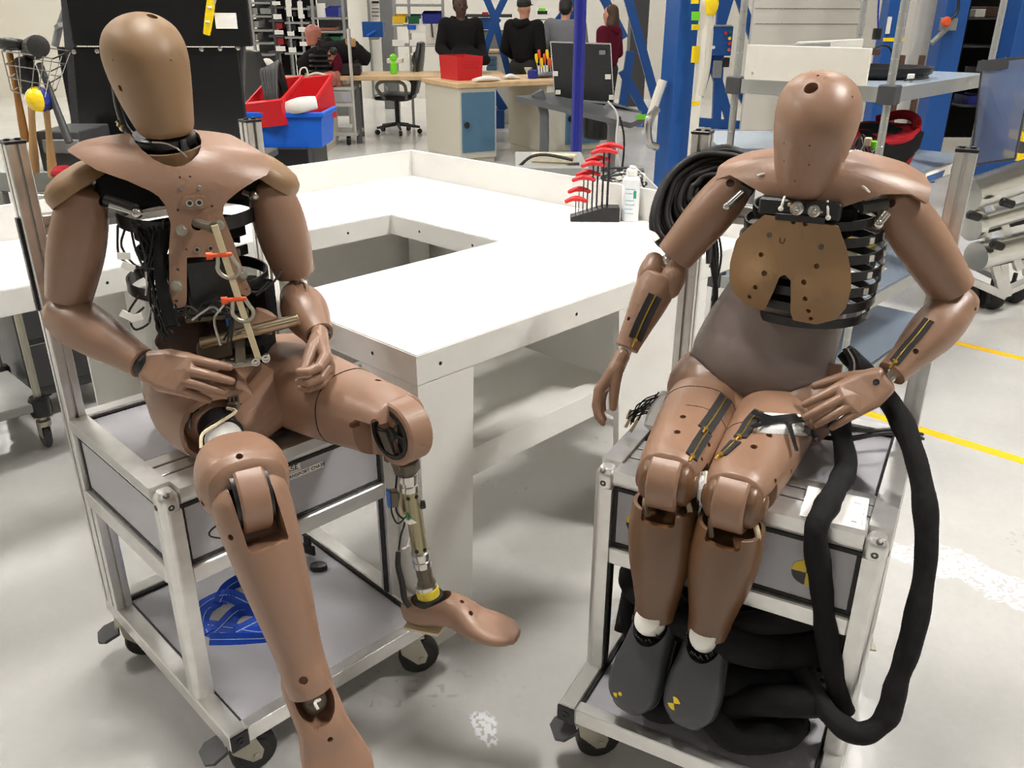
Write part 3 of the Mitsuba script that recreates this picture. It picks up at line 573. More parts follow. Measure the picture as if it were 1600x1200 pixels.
def wires(parent, pts, n, rad, m, jit=.012, sag=.02, name='wire'):
    for i in range(n):
        P = [np.array(p) + r.normal(0, jit, 3) for p in pts]; part(parent, name, tube(P, rad * r.uniform(.7, 1.2), 5, 5), m)
cref = CC + CL * -.09 + CF * .05
g = lambda x, y: near(x, y, cref)
for P in ([(184, 352), (185, 395), (200, 412), (222, 420)], [(195, 358), (190, 385), (212, 415), (240, 420)], [(205, 360), (212, 390), (225, 420)], [(215, 365), (225, 395), (228, 430)], [(240, 365), (235, 400), (228, 425)], [(250, 370), (255, 380), (240, 402), (230, 440)], [(217, 462), (205, 480), (200, 490)], [(240, 460), (250, 490), (262, 520)], [(225, 480), (205, 500), (212, 515), (232, 505), (235, 485)], [(260, 480), (262, 505), (270, 520)], [(420, 440), (405, 455), (392, 456)], [(440, 420), (428, 440), (400, 462)]):
    part(dl, 'wire', tube([g(*p) for p in P], .0022, 6, 6), M_CABLE)
for P in ([(228, 425), (230, 445), (228, 462)], [(240, 420), (258, 424)], [(232, 505), (236, 480)], [(300, 500), (330, 480), (345, 488)], [(345, 540), (335, 500), (350, 476)]):
    part(dl, 'wire', tube([g(*p) for p in P], .0025, 6, 5), M_STEEL)
for P_, n_ in (([(236, 366), (232, 400), (226, 425), (232, 470), (240, 505), (246, 530)], 7), ([(256, 360), (250, 400), (252, 440), (258, 470), (268, 510)], 8), ([(248, 365), (238, 395), (236, 420), (246, 450), (250, 480)], 6), ([(300, 505), (312, 488), (338, 484), (352, 496), (350, 540)], 5), ([(205, 352), (222, 380), (230, 400), (244, 395)], 4), ([(255, 500), (275, 490), (300, 500), (330, 490)], 5)):
    for _ in range(n_): part(dl, 'wire', tube([g(*p) + r.normal(0, .007, 3) + V(0, .02, 0) for p in P_], .0022, 5, 5), M_CABLE if r.random() < .8 else M_ALU_DARK)
part(dl, 'cable_bundle', tube([g(256, 360), g(250, 400), g(252, 440), g(258, 470), g(268, 510)], [.012, .013, .012, .013, .013], 8, 5), M_BLACKM)
for px, py, a in ((193, 398, .1), (200, 414, .5), (198, 490, .6), (212, 494, -.2)):
    part(dl, 'cable_tag', mv(box((-.011, -.0008, -.007), (.013, .0008, .007), .0003), at(g(px, py) + CF * .01, np.stack([CL * math.cos(a) - CU * math.sin(a), -CF, CU * math.cos(a) + CL * math.sin(a)], 1))), M_PAPER)
# -- pelvis and thighs
S4 = lambda p, rr: (*p, rr)
jp = {'r': S4(RH + V(-.02, .0, .005), .098), 'l': S4(LH + V(.01, .01, 0), .09), 'c': S4(PV + V(0, -.035, -.015), .075), 'f': S4(PV + V(.045, -.135, -.03), .055), 'ru': S4(RH + V(-.02, .06, .05), .075), 'lu': S4(LH + V(.04, .05, .07), .06), 'b': S4(PV + V(0, .06, -.01), .08), 'll': S4(LH + V(.05, -.04, .03), .075), 'rf': S4(RH + V(.05, -.10, -.01), .07)}
pel = blob(jp, [('r', 'c', 'b'), ('l', 'c', 'b'), ('c', 'f'), ('r', 'ru', 'b'), ('l', 'lu', 'b'), ('l', 'll'), ('r', 'rf', 'c'), ('f', 'll')], .008, 10)
pel = cut(pel, cbox(PV + V(-.0, .0, .195), (.9, .8, .25), .01))
part(dl, 'pelvis', pel, M_SKIN, 40)
# right thigh: flesh stub on the pelvis, hollow, then bare femur and the knee flesh
rd = nrm(RK - RH); rx = nrm(np.cross(rd, CU)); ru = np.cross(rx, rd)
P = lambda t: RH + (RK - RH) * t
stub = limb([P(-.05) + V(-.015, 0, 0), P(.14) + V(-.01, 0, 0), P(.29), P(.405) + V(.010, 0, 0)], [.098, .104, .100, .086], [.088, .088, .084, .076], rx, n=36, sq=2.3, cap=(.5, .08))
stub = cut(stub, limb([P(.16), P(.34), P(.56)], [.045, .062, .076], [.045, .057, .072], rx, n=28, cap=.2))
stub = drill(stub, [(296, 668, .008, .02), (361, 656, .006, .02)])
part(dl, 'right_thigh', stub, M_SKIN, 40)
part(dl, 'femur', J(cyl(P(.18), P(.52), .040, n=28, b=.003), cyl(P(.50), P(.525), .0425, n=28, b=.002)), M_BLACK)
part(dl, 'femur', J(cyl(P(.5251), P(.80), .037, n=28, b=.004)), M_WHITEM)
part(dl, 'femur_wire', tube([P(.45) + ru * .045 + rx * -.02, P(.52) + ru * .05 + rx * -.03, P(.58) + ru * .046 + rx * .01, P(.66) + ru * .05 + rx * .045, P(.72) + ru * .035 + rx * .055], .0035, 6), M_CREAMW)
part(dl, 'femur_wire', tube([P(.38) + ru * .04 + rx * .03, P(.46) + ru * .048 + rx * .05, P(.55) + ru * .04 + rx * .06], .0025, 6), M_CABLE)
part(dl, 'sensor', J(cbox(P(.42) + ru * .042 + rx * -.035, (.022, .02, .018), .002), *[cyl(P(.42) + ru * .05 + rx * (-.045 + .008 * i), P(.42) + ru * .062 + rx * (-.045 + .008 * i), .003, n=8) for i in range(3)]), M_OLIVED)
# -- knees: flesh end, hub with spokes, strap over the joint
def arc_strap(K, ax, d0, a0, a1, r0, r1, w, n=22):
    """A band bent round the axis ax through K, from angle a0 to a1 measured from d0."""
    ax = nrm(ax); d0 = nrm(d0 - ax * np.dot(d0, ax)); e = np.cross(ax, d0); R = []
    for q in np.linspace(a0, a1, n):
        d = d0 * math.cos(q) + e * math.sin(q); b = .004
        R.append(np.array([K + d * r0 - ax * w / 2, K + d * (r1 - b) - ax * w / 2, K + d * r1 - ax * (w / 2 - b), K + d * r1 + ax * (w / 2 - b), K + d * (r1 - b) + ax * w / 2, K + d * r0 + ax * w / 2]))
    return rings_mesh(R)
def hub(parent, K, ax, r, w, m=M_BLACK):
    ax = nrm(ax); x, y = basis(ax)[:, 0], basis(ax)[:, 1]
    h = part(parent, 'knee_hub', J(lathe([(0, -w / 2 + .012), (r - .010, -w / 2 + .012), (r - .008, -w / 2), (r, -w / 2), (r, w / 2), (r - .008, w / 2), (r - .010, w / 2 - .012), (0, w / 2 - .012)], K, ax, n=36)), m)
    for s in (-1, 1):
        part(h, 'spokes', J(*[cyl(K + ax * s * (w / 2 - .010) + (x * math.cos(q) + y * math.sin(q)) * .01, K + ax * s * (w / 2 - .007) + (x * math.cos(q) + y * math.sin(q)) * (r - .009), .0022, n=6) for q in np.arange(6) * math.pi / 3], lathe([(.014, 0), (.014, .012), (.008, .012), (0, .012)], K + ax * s * (w / 2 - .012), ax * s, n=16)), M_DGREY, stuff=True)
sd = nrm(RA - RK); kx = nrm(np.cross(rd, CU))
kn = limb([P(.70), P(.76), P(.86), P(.95), P(1.0)], [.058, .072, .083, .082, .072], [.050, .062, .071, .073, .066], kx, n=40, sq=2.5, cap=(.12, .30))
kn = cut(kn, mv(box((.030, -.02, -.3), (.046, .3, .018), .001), at(RK, np.stack([kx, nrm(rd - CU * rd[2]), CU], 1))), mv(box((-.046, -.02, -.3), (-.030, .3, .004), .001), at(RK, np.stack([kx, nrm(rd - CU * rd[2]), CU], 1))))
kn = drill(kn, [(374, 713, .0065, .02), (316, 787, .006, .02), (343, 785, .010, .02)])
part(dl, 'right_knee', kn, M_SKIN, 40)
KR = RK + V(0, 0, -.012)
part(dl, 'knee_strap', arc_strap(KR, kx, rd, -1.75, 1.35, .056, .067, .052), M_SKIN)
hub(dl, KR, kx, .0555, .066)
# right shin: a shell that forks round the knee, open in front at its top
t = lambda q: KR + (RA - KR) * q
sx = nrm(kx - sd * (kx @ sd)); sy = np.cross(sd, sx)
shn = limb([t(.0), t(.10), t(.25), t(.42), t(.62), t(.80), t(.90), t(.97)], [.069, .070, .066, .060, .051, .044, .044, .042], [.058, .062, .064, .061, .052, .043, .046, .044], sx, n=40, sq=2.2, cap=(.8, .06))
fr = np.cross(sx, sd); fr = fr if fr @ (-EYE + KR) < 0 else -fr
shn = cut(shn, mv(box((-.036, -.02, -.088), (.036, .2, .2), .004), at(KR, np.stack([sx, fr, np.cross(sx, fr)], 1))), mv(box((-.036, -.078, -.03), (.036, .2, .2), .004), at(KR, np.stack([sx, fr, np.cross(sx, fr)], 1))))
shn = drill(shn, [(360, 840, .006, .02), (474, 1064, .0085, .012), (430, 1058, .008, .012), (439, 1092, .007, .012)])
part(dl, 'right_shin', shn, M_SKIN, 40)
_c = near(474, 1063, RA + V(0, -.03, 0)); part(dl, 'shin_screw', lathe([(.005, 0), (.005, .004), (0, .004)], t(.88) + fr * .030, fr, n=12), M_STEEL)
part(dl, 'knee_wire', tube([near(353, 812, KR), near(330, 828, KR), near(329, 838, KR), near(352, 842, KR)], .0016, 6), M_CABLE)
part(dl, 'ankle_joint', J(cyl(t(.90), RA + sd * .02, .022, n=20), ball(RA + sd * .015, .024)), M_OLIVED)
part(dl, 'ankle_wire', tube([near(500, 1093, RA + fr * .03), near(492, 1098, RA + fr * .045), near(497, 1108, RA + fr * .045)], .003, 6), M_TAPE)
def foot(parent, name, ank, toe, up, m, L=.262, w=.046, hh=.07, openr=.040, spots=(), heel=.075):
    """A bare last-like foot: open at the ankle, its sole along the heel-toe line."""
    y = nrm(toe - np.asarray(up) * (toe @ up) * 0); z = nrm(np.asarray(up) - y * np.dot(up, y)); x = np.cross(y, z); o = np.asarray(ank) - y * heel - z * hh
    prof = [(0.0, .022, .052, .028), (.03, .031, .066, .032), (.08, .033, .072, .032), (.12, .034, .066, .030), (.16, .041, .050, .026), (.20, .046, .036, .020), (.235, .040, .028, .015), (.255, .024, .020, .010)]
    P_ = [o + y * q[0] * L / .262 + z * (q[2] / 2 + (.010 if .06 < q[0] < .14 else 0)) for q in prof]
    f = limb(P_, [q[1] * w / .046 for q in prof], [q[2] / 2 for q in prof], x, n=36, sq=2.5, cap=(.6, .7))
    f = cut(f, limb([o + y * .018 + z * .055, o + y * .055 + z * .03, o + y * .055 + z * .12], [.02, openr - .008, openr], None, x, n=24, cap=.3) if False else limb([o + y * heel * .9 + z * .028, o + y * heel + z * .06, o + y * heel * 1.05 + z * .13], [openr * .62, openr * .85, openr], [openr * .9, openr * 1.25, openr * 1.4], x, n=28, cap=.2))
    f = drill(f, spots); return part(parent, name, f, m, 40), (x, y, z, o)
ft = nrm(V(-.308, 1.15, .205) - RA)
foot(dl, 'right_foot', RA + sd * .01, nrm(near(540, 1215, RA + V(.06, -.1, -.13)) - RA), nrm(-sd * .8 + V(.1, -.25, .25)), M_SKIN, .28, .066, .062, spots=[(494, 1137, .0055, .015), (516, 1156, .0055, .015)])
# left thigh (whole flesh) and bare lower leg
ld = nrm(LK - LH); lx = nrm(np.cross(ld, CU)); lu = np.cross(lx, ld); Q = lambda q: LH + (LK - LH) * q
th = limb([Q(-.05), Q(.15), Q(.35), Q(.55), Q(.75), Q(.9), Q(.985)], [.082, .092, .090, .084, .076, .070, .066], [.080, .088, .086, .080, .072, .068, .062], lx, n=40, sq=2.35, cap=(.5, .25))
th = cut(th, mv(box((.022, -.062, -.3), (.2, .3, .026), .006), at(LK, np.stack([lx, ld, np.cross(lx, ld)], 1))), mv(box((-.2, -.062, -.3), (-.034, .3, .02), .006), at(LK, np.stack([lx, ld, np.cross(lx, ld)], 1))))
th = drill(th, [(591, 594, .0065, .02), (549, 665, .0065, .02), (584, 661, .008, .015)])
part(dl, 'left_thigh', th, M_SKIN, 40)
_sm = limb([Q(.60), Q(.606)], [.0826, .0824], [.0788, .0786], lx, n=48, sq=2.35, cap=0, smooth=False); part(dl, 'thigh_seam', _sm, M_BROWNF, True)
KL = LK + V(0, 0, -.006) - ld * .004
part(dl, 'knee_strap', arc_strap(KL, lx, ld, -1.9, 1.75, .052, .066, .056), M_SKIN)
hub(dl, KL, lx, .0515, .060)
lsd = nrm(LA - KL); W = lambda q: KL + (LA - KL) * q
sxl = nrm(lx - lsd * (lx @ lsd)); lf = np.cross(lsd, sxl); lf = lf if lf @ ld > 0 else -lf
for s in (-1, 1): part(dl, 'knee_bracket', between(sg.Polygon([(-.012, -.002), (.012, -.002), (.012, .002), (-.012, .002)]), KL + sxl * s * .036 - lsd * .01 - lf * .012, W(.235) + sxl * s * .020, lf), M_OLIVED)
part(dl, 'knee_block', J(lathe([(.020, 0), (.027, .006), (.027, .024), (.021, .032)], W(.16), lsd, n=8)), M_OLIVED)
part(dl, 'load_cell', J(lathe([(.016, 0), (.020, .003), (.020, .018), (.017, .020), (.017, .026), (.0195, .028), (.0195, .040), (.016, .043)], W(.24), lsd, n=28)), M_STEEL)
part(dl, 'shin_tube', J(cyl(W(.345), W(.71), .0165, n=28)), M_OLIVE)
for q, a in ((.37, .5), (.37, -.7), (.69, .5), (.69, -.7)):
    d = nrm(lf * math.cos(a + .9) - (-sxl if sxl @ (EYE - KL) < 0 else -sxl) * math.sin(a + .9)); d = nrm(nrm(EYE - W(q) - lsd * ((EYE - W(q)) @ lsd)) * math.cos(a) + np.cross(lsd, nrm(EYE - W(q))) * math.sin(a))
    part(dl, 'tube_screw', lathe([(.0042, -.002), (.0042, .0012), (.002, .0012), (0, .0004)], W(q) + d * .0165, d, n=10), M_BLACK)
part(dl, 'load_cell', J(lathe([(.016, 0), (.020, .003), (.020, .014), (.0175, .016), (.0175, .022), (.0195, .024), (.0195, .038), (.016, .041)], W(.71), lsd, n=28)), M_STEEL)
part(dl, 'ankle_shaft', J(lathe([(.0165, 0), (.0165, .03), (.019, .036), (.019, .044)], W(.815), lsd + lf * .12, n=24)), M_OLIVED)
part(dl, 'ankle_ring', lathe([(.018, 0), (.0235, .004), (.0235, .016), (.02, .018)], W(.915), lsd + lf * .12, n=28), M_STEEL)
part(dl, 'ankle_band', lathe([(.02, 0), (.0245, .001), (.0245, .022), (.02, .023)], W(.945) + lf * .003, lsd + lf * .1, n=28), M_YELLOWB)
part(dl, 'ankle_ring', lathe([(.02, 0), (.032, .003), (.032, .014), (.026, .022), (0, .022)], W(.99) + lf * .004, lsd + lf * .1, n=28), M_RUBBER)
lg = lambda x, y, dz=.0: near(x, y, W(.5) + (-nrm(np.cross(lsd, nrm(EYE - KL)))) * .03 + nrm(EYE - KL) * dz)
part(dl, 'leg_cable', tube([lg(602, 655, .02), lg(600, 672, .03), lg(606, 700, .03), lg(622, 730, .01), lg(628, 760, .01), lg(626, 790, .01), lg(630, 805, .01)], [.004, .005, .006, .006, .005, .005, .005], 8), M_CREAMW)
part(dl, 'leg_cable', tube([lg(612, 705, .02), lg(620, 735), lg(618, 770), lg(620, 800), lg(632, 815), lg(626, 838), lg(623, 860)], .0022, 6), M_CABLE)
part(dl, 'leg_cable', tube([lg(622, 862), lg(622, 885), lg(628, 910), lg(632, 935), lg(640, 948)], [.005, .006, .0065, .0065, .006], 8), M_CABLE)
part(dl, 'leg_cable', tube([lg(612, 782), lg(612, 800), lg(622, 818), lg(640, 800), lg(645, 790)], .0018, 6), M_CABLE)
part(dl, 'leg_cable', tube([lg(640, 840), lg(635, 855), lg(628, 858), lg(640, 852)], .0014, 6), M_TAPE)
part(dl, 'connector', J(mv(box((-.007, -.010, -.018), (.010, .010, .018), .002), at(lg(615, 778, .01), np.stack([nrm(_rt + .4 * _fw), np.cross(V(0, 0, 1), nrm(_rt + .4 * _fw)), V(0, 0, 1)], 1)))), M_OLIVED)
part(dl, 'connector', J(mv(box((-.014, -.008, -.019), (-.0075, .008, .019), .001), at(lg(615, 778, .01), np.stack([nrm(_rt + .4 * _fw), np.cross(V(0, 0, 1), nrm(_rt + .4 * _fw)), V(0, 0, 1)], 1)))), M_BLUEP)
part(dl, 'sensor', J(cbox(lg(608, 710, .03), (.022, .016, .03), .004), *[ball(lg(608 + dx, 710 + dy, .042), .004, 5) for dx, dy in ((-5, -8), (4, -5), (-3, 2), (5, 6), (-2, 10))]), M_OLIVED)
part(dl, 'sensor', cbox(lg(635, 788, .015), (.012, .012, .03), .002), M_BROWNF)
part(dl, 'tape_flag', trimesh.Trimesh([lg(636, 806, .02), lg(652, 817, .02), lg(640, 820, .02), lg(630, 814, .02), lg(638, 812, .012)], [[0, 1, 2], [0, 2, 3], [0, 4, 1], [1, 4, 2], [2, 4, 3], [3, 4, 0]], process=False), M_TAPE, False)
part(dl, 'leg_cable', tube([lg(640, 800, .02), lg(636, 806, .022), lg(639, 812, .02)], .003, 6), M_GREEN)
part(dl, 'side_lens', lathe([(.009, 0), (.009, .008), (.006, .010), (0, .010)], W(.44) + (-lx) * .0 + nrm(np.cross(lsd, nrm(EYE - KL))) * .016 * (1 if np.cross(lsd, nrm(EYE - KL)) @ _rt > 0 else -1), nrm(np.cross(lsd, nrm(EYE - KL))) * (1 if np.cross(lsd, nrm(EYE - KL)) @ _rt > 0 else -1), n=18), M_BLACK)
TO = nrm(near(782, 982, LA + V(.15, -.06, -.07)) - near(640, 955, LA + V(-.03, .02, -.05)))
fk, (fx, fy, fz, fo) = foot(dl, 'left_foot', LA + V(.006, -.004, -.012), TO, V(.12, 0, 1), M_SKIN, .25, .048, .058, openr=.036, spots=[(736, 958, .0055, .012), (722, 940, .005, .012)], heel=.052)
part(dl, 'heel_pad', extrude(sg.box(-.026, .005, .026, .075).buffer(.012).buffer(-.006), .006, at(fo - fz * .004, np.stack([fx, fy, fz], 1))), M_CREAMW)
# -- arms
def upper_arm(parent, name, S, E, xh, A, B, m, spots=(), cap=(.7, .10), q0=-.06, q1=.93):
    d = E - S; L = [S + d * q for q in np.linspace(q0, q1, len(A))]
    a = limb(L, A, B, xh, n=36, sq=2.25, cap=cap); a = drill(a, spots); return part(parent, name, a, m, 40)
ax = nrm(CL * .8 + CF * .3)
upper_arm(dl, 'right_upper_arm', RS + V(0, 0, 0), RE, CL, [.040, .049, .053, .053, .049, .044], [.042, .050, .054, .054, .050, .044], M_SKIN, [(160, 315, .009, .02)], cap=(.35, .06), q0=.0, q1=.865)
upper_arm(dl, 'left_upper_arm', LS, LE, CL, [.038, .050, .054, .053, .049, .042], [.040, .052, .056, .055, .050, .044], M_SKIN, [(408, 273, .009, .02)], cap=(.35, .06), q0=.0, q1=.86)
def dome(o, d, r, h, m_=1.): return lathe([(r, 0), (r * 1.0, h * .35), (r * .93, h * .62), (r * .72, h * .86), (r * .4, h * .97), (0, h), ][::1], o, d, n=36)
def shoulder_cap(parent, name, S, d, r, h, m):
    o = lathe([(r - .006, 0), (r, 0), (r, h * .35), (r * .93, h * .62), (r * .72, h * .86), (r * .4, h * .97), (0, h)], S, d, n=36, sy=1.0); return part(parent, name, o, m, 40)
shoulder_cap(dl, 'shoulder_cap', RS + V(-.004, .002, .004), nrm(V(-.52, -.05, .85)), .069, .046, M_HEAD)
shoulder_cap(dl, 'shoulder_cap', LS + V(.000, .010, .008), nrm(V(.60, .15, .82)), .062, .042, M_HEAD)
part(dl, 'elbow_joint', J(cyl(RE + (RS - RE) * .12 - CL * .02, RE + (RS - RE) * .12 + CL * .03, .018), cyl(RE, RE + (RS - RE) * .15, .022)), M_OLIVED)
part(dl, 'elbow_joint', J(cyl(LE + (LS - LE) * .12 - CL * .025, LE + (LS - LE) * .12 + CL * .025, .016), cyl(LE, LE + (LS - LE) * .2, .02)), M_CHROME)
def forearm(parent, name, E, Wp, A, B, xh, m, spots=(), q0=-.02, q1=.95, cap=(.9, .08)):
    d = Wp - E; a = limb([E + d * q for q in np.linspace(q0, q1, len(A))], A, B, xh, n=36, sq=2.2, cap=cap); a = drill(a, spots); return part(parent, name, a, m, 40)
forearm(dl, 'right_forearm', RE + V(0, 0, -.006), RW, [.042, .049, .046, .040, .034, .030], [.046, .050, .047, .041, .034, .030], V(0, 0, 1), M_SKIN)
LEs = LE + V(.0, -.03, -.015)
lfa = limb([LEs + (LW - LEs) * q for q in (.0, .2, .4, .6, .8, .97)], [.036, .046, .048, .044, .036, .031], [.036, .046, .048, .044, .036, .031], CL, n=36, sq=2.2, cap=(.8, .08))
lfa = cut(lfa, mv(box((-.011, -.03, -.02), (.011, .06, .06), .002), at(near(466, 432, LEs + CF * .03), np.stack([CL, CF, CU], 1))))
part(dl, 'left_forearm', lfa, M_SKIN, 40)
for E_, W_ in ((RE, RW), (LEs, LW)):
    d = nrm(W_ - E_); part(dl, 'wrist_joint', lathe([(.022, 0), (.026, .004), (.026, .012), (.020, .018)], W_ - d * .012, d, n=20), M_BLACK)
rh_f = nrm(near(345, 600, RW + V(.1, -.075, -.005)) - RW)
part(dl, 'right_hand', hand(RW + rh_f * .012, rh_f, nrm(V(.35, .75, -.55)), -1, 1.0, (.22, .30, .34, .36), .02, (.25, -.05)), M_SKIN, True)
lh_f = nrm(near(512, 575, LW + V(.02, -.10, -.06)) - LW)
part(dl, 'left_hand', hand(LW + lh_f * .012, lh_f, nrm(V(-.85, -.35, -.1)), 1, 1.0, (.55, .6, .6, .6), .01, (.2, -.25)), M_SKIN, True)
# chair lettering
def sticker(parent, M, u, z, w, h, s, th=.018):
    """A label strip with lettering on the front panel of a chair."""
    o = tf(M, V(u, .0137, z)); x, up = M[:3, 0], V(0, 0, 1); nf = -M[:3, 1]
    k = part(parent, 'label_strip', mv(box((0, -.0006, 0), (w, 0, h), .0001), at(o, np.stack([x, -nf, up], 1))), M_PAPER)
    m = text(s, th, o + nf * .0006 + up * (h - th) / 2 + x * .004, x, up, .0004, True, False); m.apply_translation(0 * x); part(k, 'lettering', m, M_INK, False)
sticker(cl['k'], FL_L, .262, HS - .068, .050, .018, 'EASE', .012)
sticker(cl['k'], FL_L, .264, HS - .085, .106, .014, 'TRANSPORT CHAIR', .0080)
# ------------------------------------------------------------------ the smaller dummy
rw_ = np.random.default_rng(21)
dr_ = thing('crash_test_dummy', 'smaller crash test dummy with grey belly and black rubber shoes', 'dummy')
PV2, RH2, LH2 = V(.538, 1.74, .745), V(.468, 1.778, .745), V(.608, 1.702, .745)
RK2, LK2 = V(.293, 1.394, .718), V(.405, 1.333, .711)
RA2, LA2 = aty(1024, 960, 1.383), aty(1106, 985, 1.338)
RS2, LS2 = V(.461, 1.75, 1.203), V(.724, 1.62, 1.185)
RE2, LE2 = V(.328, 1.765, 1.022), V(.878, 1.60, 1.005)
RW2, LW2 = V(.241, 1.686, .860), V(.723, 1.508, .873)
C2, L2, F2 = V(.593, 1.685, 1.194), V(.896, -.443, 0), V(-.443, -.896, 0)
R3 = np.stack([L2, -F2, CU], 1)
# head with a separate skull cap at the back
HO2 = near(1272, 205, V(.567, 1.63, 1.3))
h2, HA2 = head(dr_, HO2, math.pi - math.radians(14), math.radians(-24), M_SKIN2, .96, roll=math.radians(-3))
hk2 = part(dr_, 'head', drill(h2, [(1267, 137, .0125, .02), (1278, 118, .0025, .008), (1287, 109, .003, .008), (1332, 151, .002, .006), (1225, 224, .0016, .005), (1265, 228, .0014, .005), (1225, 252, .0016, .005), (1264, 258, .0014, .005), (1242, 283, .0016, .005)]), M_SKIN2, 40)
part(dr_, 'neck', lathe([(.034, 0), (.034, .014), (.028, .018), (.028, .026), (.033, .03), (.033, .044), (.028, .048), (.028, .056), (.033, .06), (.033, .085)], C2 + V(0, .0, .0) + F2 * .015, nrm(V(0, -.1, 1)), n=24), M_RUBBER)
# shoulder yoke
def yoke(a, v):
    Rr, FO, ZB = .06, .085, .015; th = np.clip(v / Rr, 0, math.pi / 2 * .85); ov = np.maximum(v - Rr * math.pi / 2 * .85, 0)
    fo = FO - Rr + Rr * np.cos(th) - ov * .97 - 1.2 * a * a; z = ZB + Rr * np.sin(th) + ov * .10 + np.minimum(v, 0) - a * a
    return C2 + a[:, None] * L2 + fo[:, None] * F2 + z[:, None] * CU
YOUT = [(-.1871, .037), (-.19, .07), (-.18, .12), (-.15, .155), (-.06, .165), (-.055, .09), (-.035, .055), (0, .045), (.03, .055), (.05, .09), (.055, .165), (.15, .16), (.19, .12), (.204, .07), (.2054, .0305), (.1735, .0373), (.1281, .0218), (.0659, -.0157), (.0416, -.0285), (-.0053, -.0247), (-.0617, -.0137), (-.1114, .0132), (-.1567, .0406)]
ym = sheet(smooth_poly(YOUT, .004), yoke, .006, .011)
yk = part(dr_, 'shoulder_jacket', ym, M_SKIN2, 35)
part(yk, 'zip_tie', tube([near(1182, 275, C2 + V(-.1, 0, .06)), near(1191, 272, C2 + V(-.1, -.012, .07)), near(1201, 273, C2 + V(-.1, 0, .06))], .0022, 6), M_TAPE)
part(yk, 'zip_tie', tube([near(1347, 291, C2 + V(.1, -.10, .06)), near(1352, 294, C2 + V(.1, -.112, .06)), near(1358, 300, C2 + V(.1, -.10, .05))], .0022, 6), M_TAPE)
# foam chest plate
def breast(a, v):
    fo = .105 - 1.2 * a * a + .02 * np.exp(-((abs(a) - .062) ** 2 / .0016 + (v + .165) ** 2 / .0022)) - .12 * np.maximum(v + .03, 0)
    return C2 + a[:, None] * L2 + fo[:, None] * F2 + v[:, None] * CU
BOUT2 = [(-.0706, -.0294), (-.005, -.0313), (.0641, -.0372), (.083, -.0745), (.0962, -.116), (.102, -.1522), (.0987, -.1908), (.0849, -.2146), (.0518, -.2293), (.0093, -.2278), (.0025, -.2129), (-.0069, -.1484), (-.0188, -.1381), (-.0283, -.1449), (-.0343, -.1694), (-.0477, -.2145), (-.0807, -.2101), (-.1103, -.1944), (-.1249, -.167), (-.1274, -.1345), (-.1207, -.0876), (-.1025, -.0616)]
b2 = sheet(smooth_poly(BOUT2, .004), breast, .011, .009)
ck = part(dr_, 'chest_plate', drill(b2, [(1240, 347, .0045, .008), (1258, 350, .0045, .008), (1189, 398, .0048, .009), (1194, 427, .0054, .009), (1180, 449, .0050, .009), (1171, 464, .0044, .009), (1276, 416, .0050, .009), (1256, 441, .0054, .009), (1258, 467, .0050, .009), (1263, 486, .0046, .009), (1267, 498, .0042, .009)]), M_BREAST, 35)
for px, py in ((1202, 367), (1283, 386)): h = hit(b2, px, py); part(ck, 'screw', lathe([(.0052, -.001), (.0052, .0015), (.003, .0015), (.003, .0004), (0, .0004)], h[0], h[1], n=14), M_OLIVED)
h = hit(b2, 1222, 376); Rb = basis(h[1], L2); part(ck, 'engraved_mark', tube([h[0] + Rb[:, 0] * x + Rb[:, 1] * y for x, y in ((-.004, .005), (-.004, -.002), (0, -.005), (.004, -.002), (.004, .005))], .0011, 6, 4), M_BROWNF)
# ribs and spine
for i, (zz, a, b) in enumerate(((-.035, .118, .085), (-.065, .132, .095), (-.098, .138, .10), (-.131, .14, .10), (-.164, .138, .10), (-.197, .134, .098), (-.228, .128, .095))):
    R_ = []; c = C2 + V(.01, .005, zz)
    for q in np.linspace(0, 2 * math.pi, 61)[:-1]:
        d = L2 * math.cos(q) * a + F2 * math.sin(q) * b; o = nrm(L2 * math.cos(q) / a + F2 * math.sin(q) / b); tl = CU * (.012 * math.sin(q))
        R_.append(np.array([c + d - tl - CU * .009, c + d + o * .004 - tl - CU * .009, c + d + o * .004 - tl + CU * .009, c + d - tl + CU * .009]))
    rk = part(dr_, 'rib', rings_mesh(R_, closed=True), M_BLACK)
    if 0 < i < 5:
        for q in (.15, .55): part(rk, 'rib_clip', mv(box((-.006, -.002, -.007), (.006, .003, .007), .001), at(c + L2 * (a + .004) * math.cos(q) + F2 * (b + .004) * math.sin(q) - CU * (.012 * math.sin(q)), np.stack([nrm(np.cross(CU, L2 * math.cos(q) / a + F2 * math.sin(q) / b)), -nrm(L2 * math.cos(q) / a + F2 * math.sin(q) / b), CU], 1))), M_ALU)
part(dr_, 'spine', limb([PV2 + V(.01, .03, .08), PV2 + V(.03, .03, .2), C2 + V(.01, .03, -.12), C2 + V(0, .03, .02), C2 + V(0, .02, .06)], [.05, .05, .055, .06, .04], [.04, .04, .04, .045, .04], L2, sq=5, k=3), M_BLACKM)
part(dr_, 'chest_core', mv(box((-.085, -.055, -.075), (.085, .03, -.005), .01), at(C2, R3)), M_BLACKM)
part(dr_, 'chest_core', mv(box((-.06, -.07, -.25), (.06, .03, -.10), .01), at(C2, R3)), M_BLACKM)
part(dr_, 'collar_bar', J(mv(box((-.085, -.105, -.030), (.065, -.07, .004), .004), at(C2, R3)), mv(box((-.05, -.112, -.035), (.04, -.104, -.022), .001), at(C2, R3))), M_BLACK)
for px, py, rr in ((1245, 326, .0125), (1272, 330, .0115)):
    o = near(px, py, C2 + F2 * .115); part(dr_, 'collar_roller', J(lathe([(.006, -.012), (rr, -.012), (rr, .001), (rr * .7, .003), (rr * .7, .001), (.004, .001)], o, F2, n=24), ball(o + F2 * .001, rr * .48)), M_STEEL)
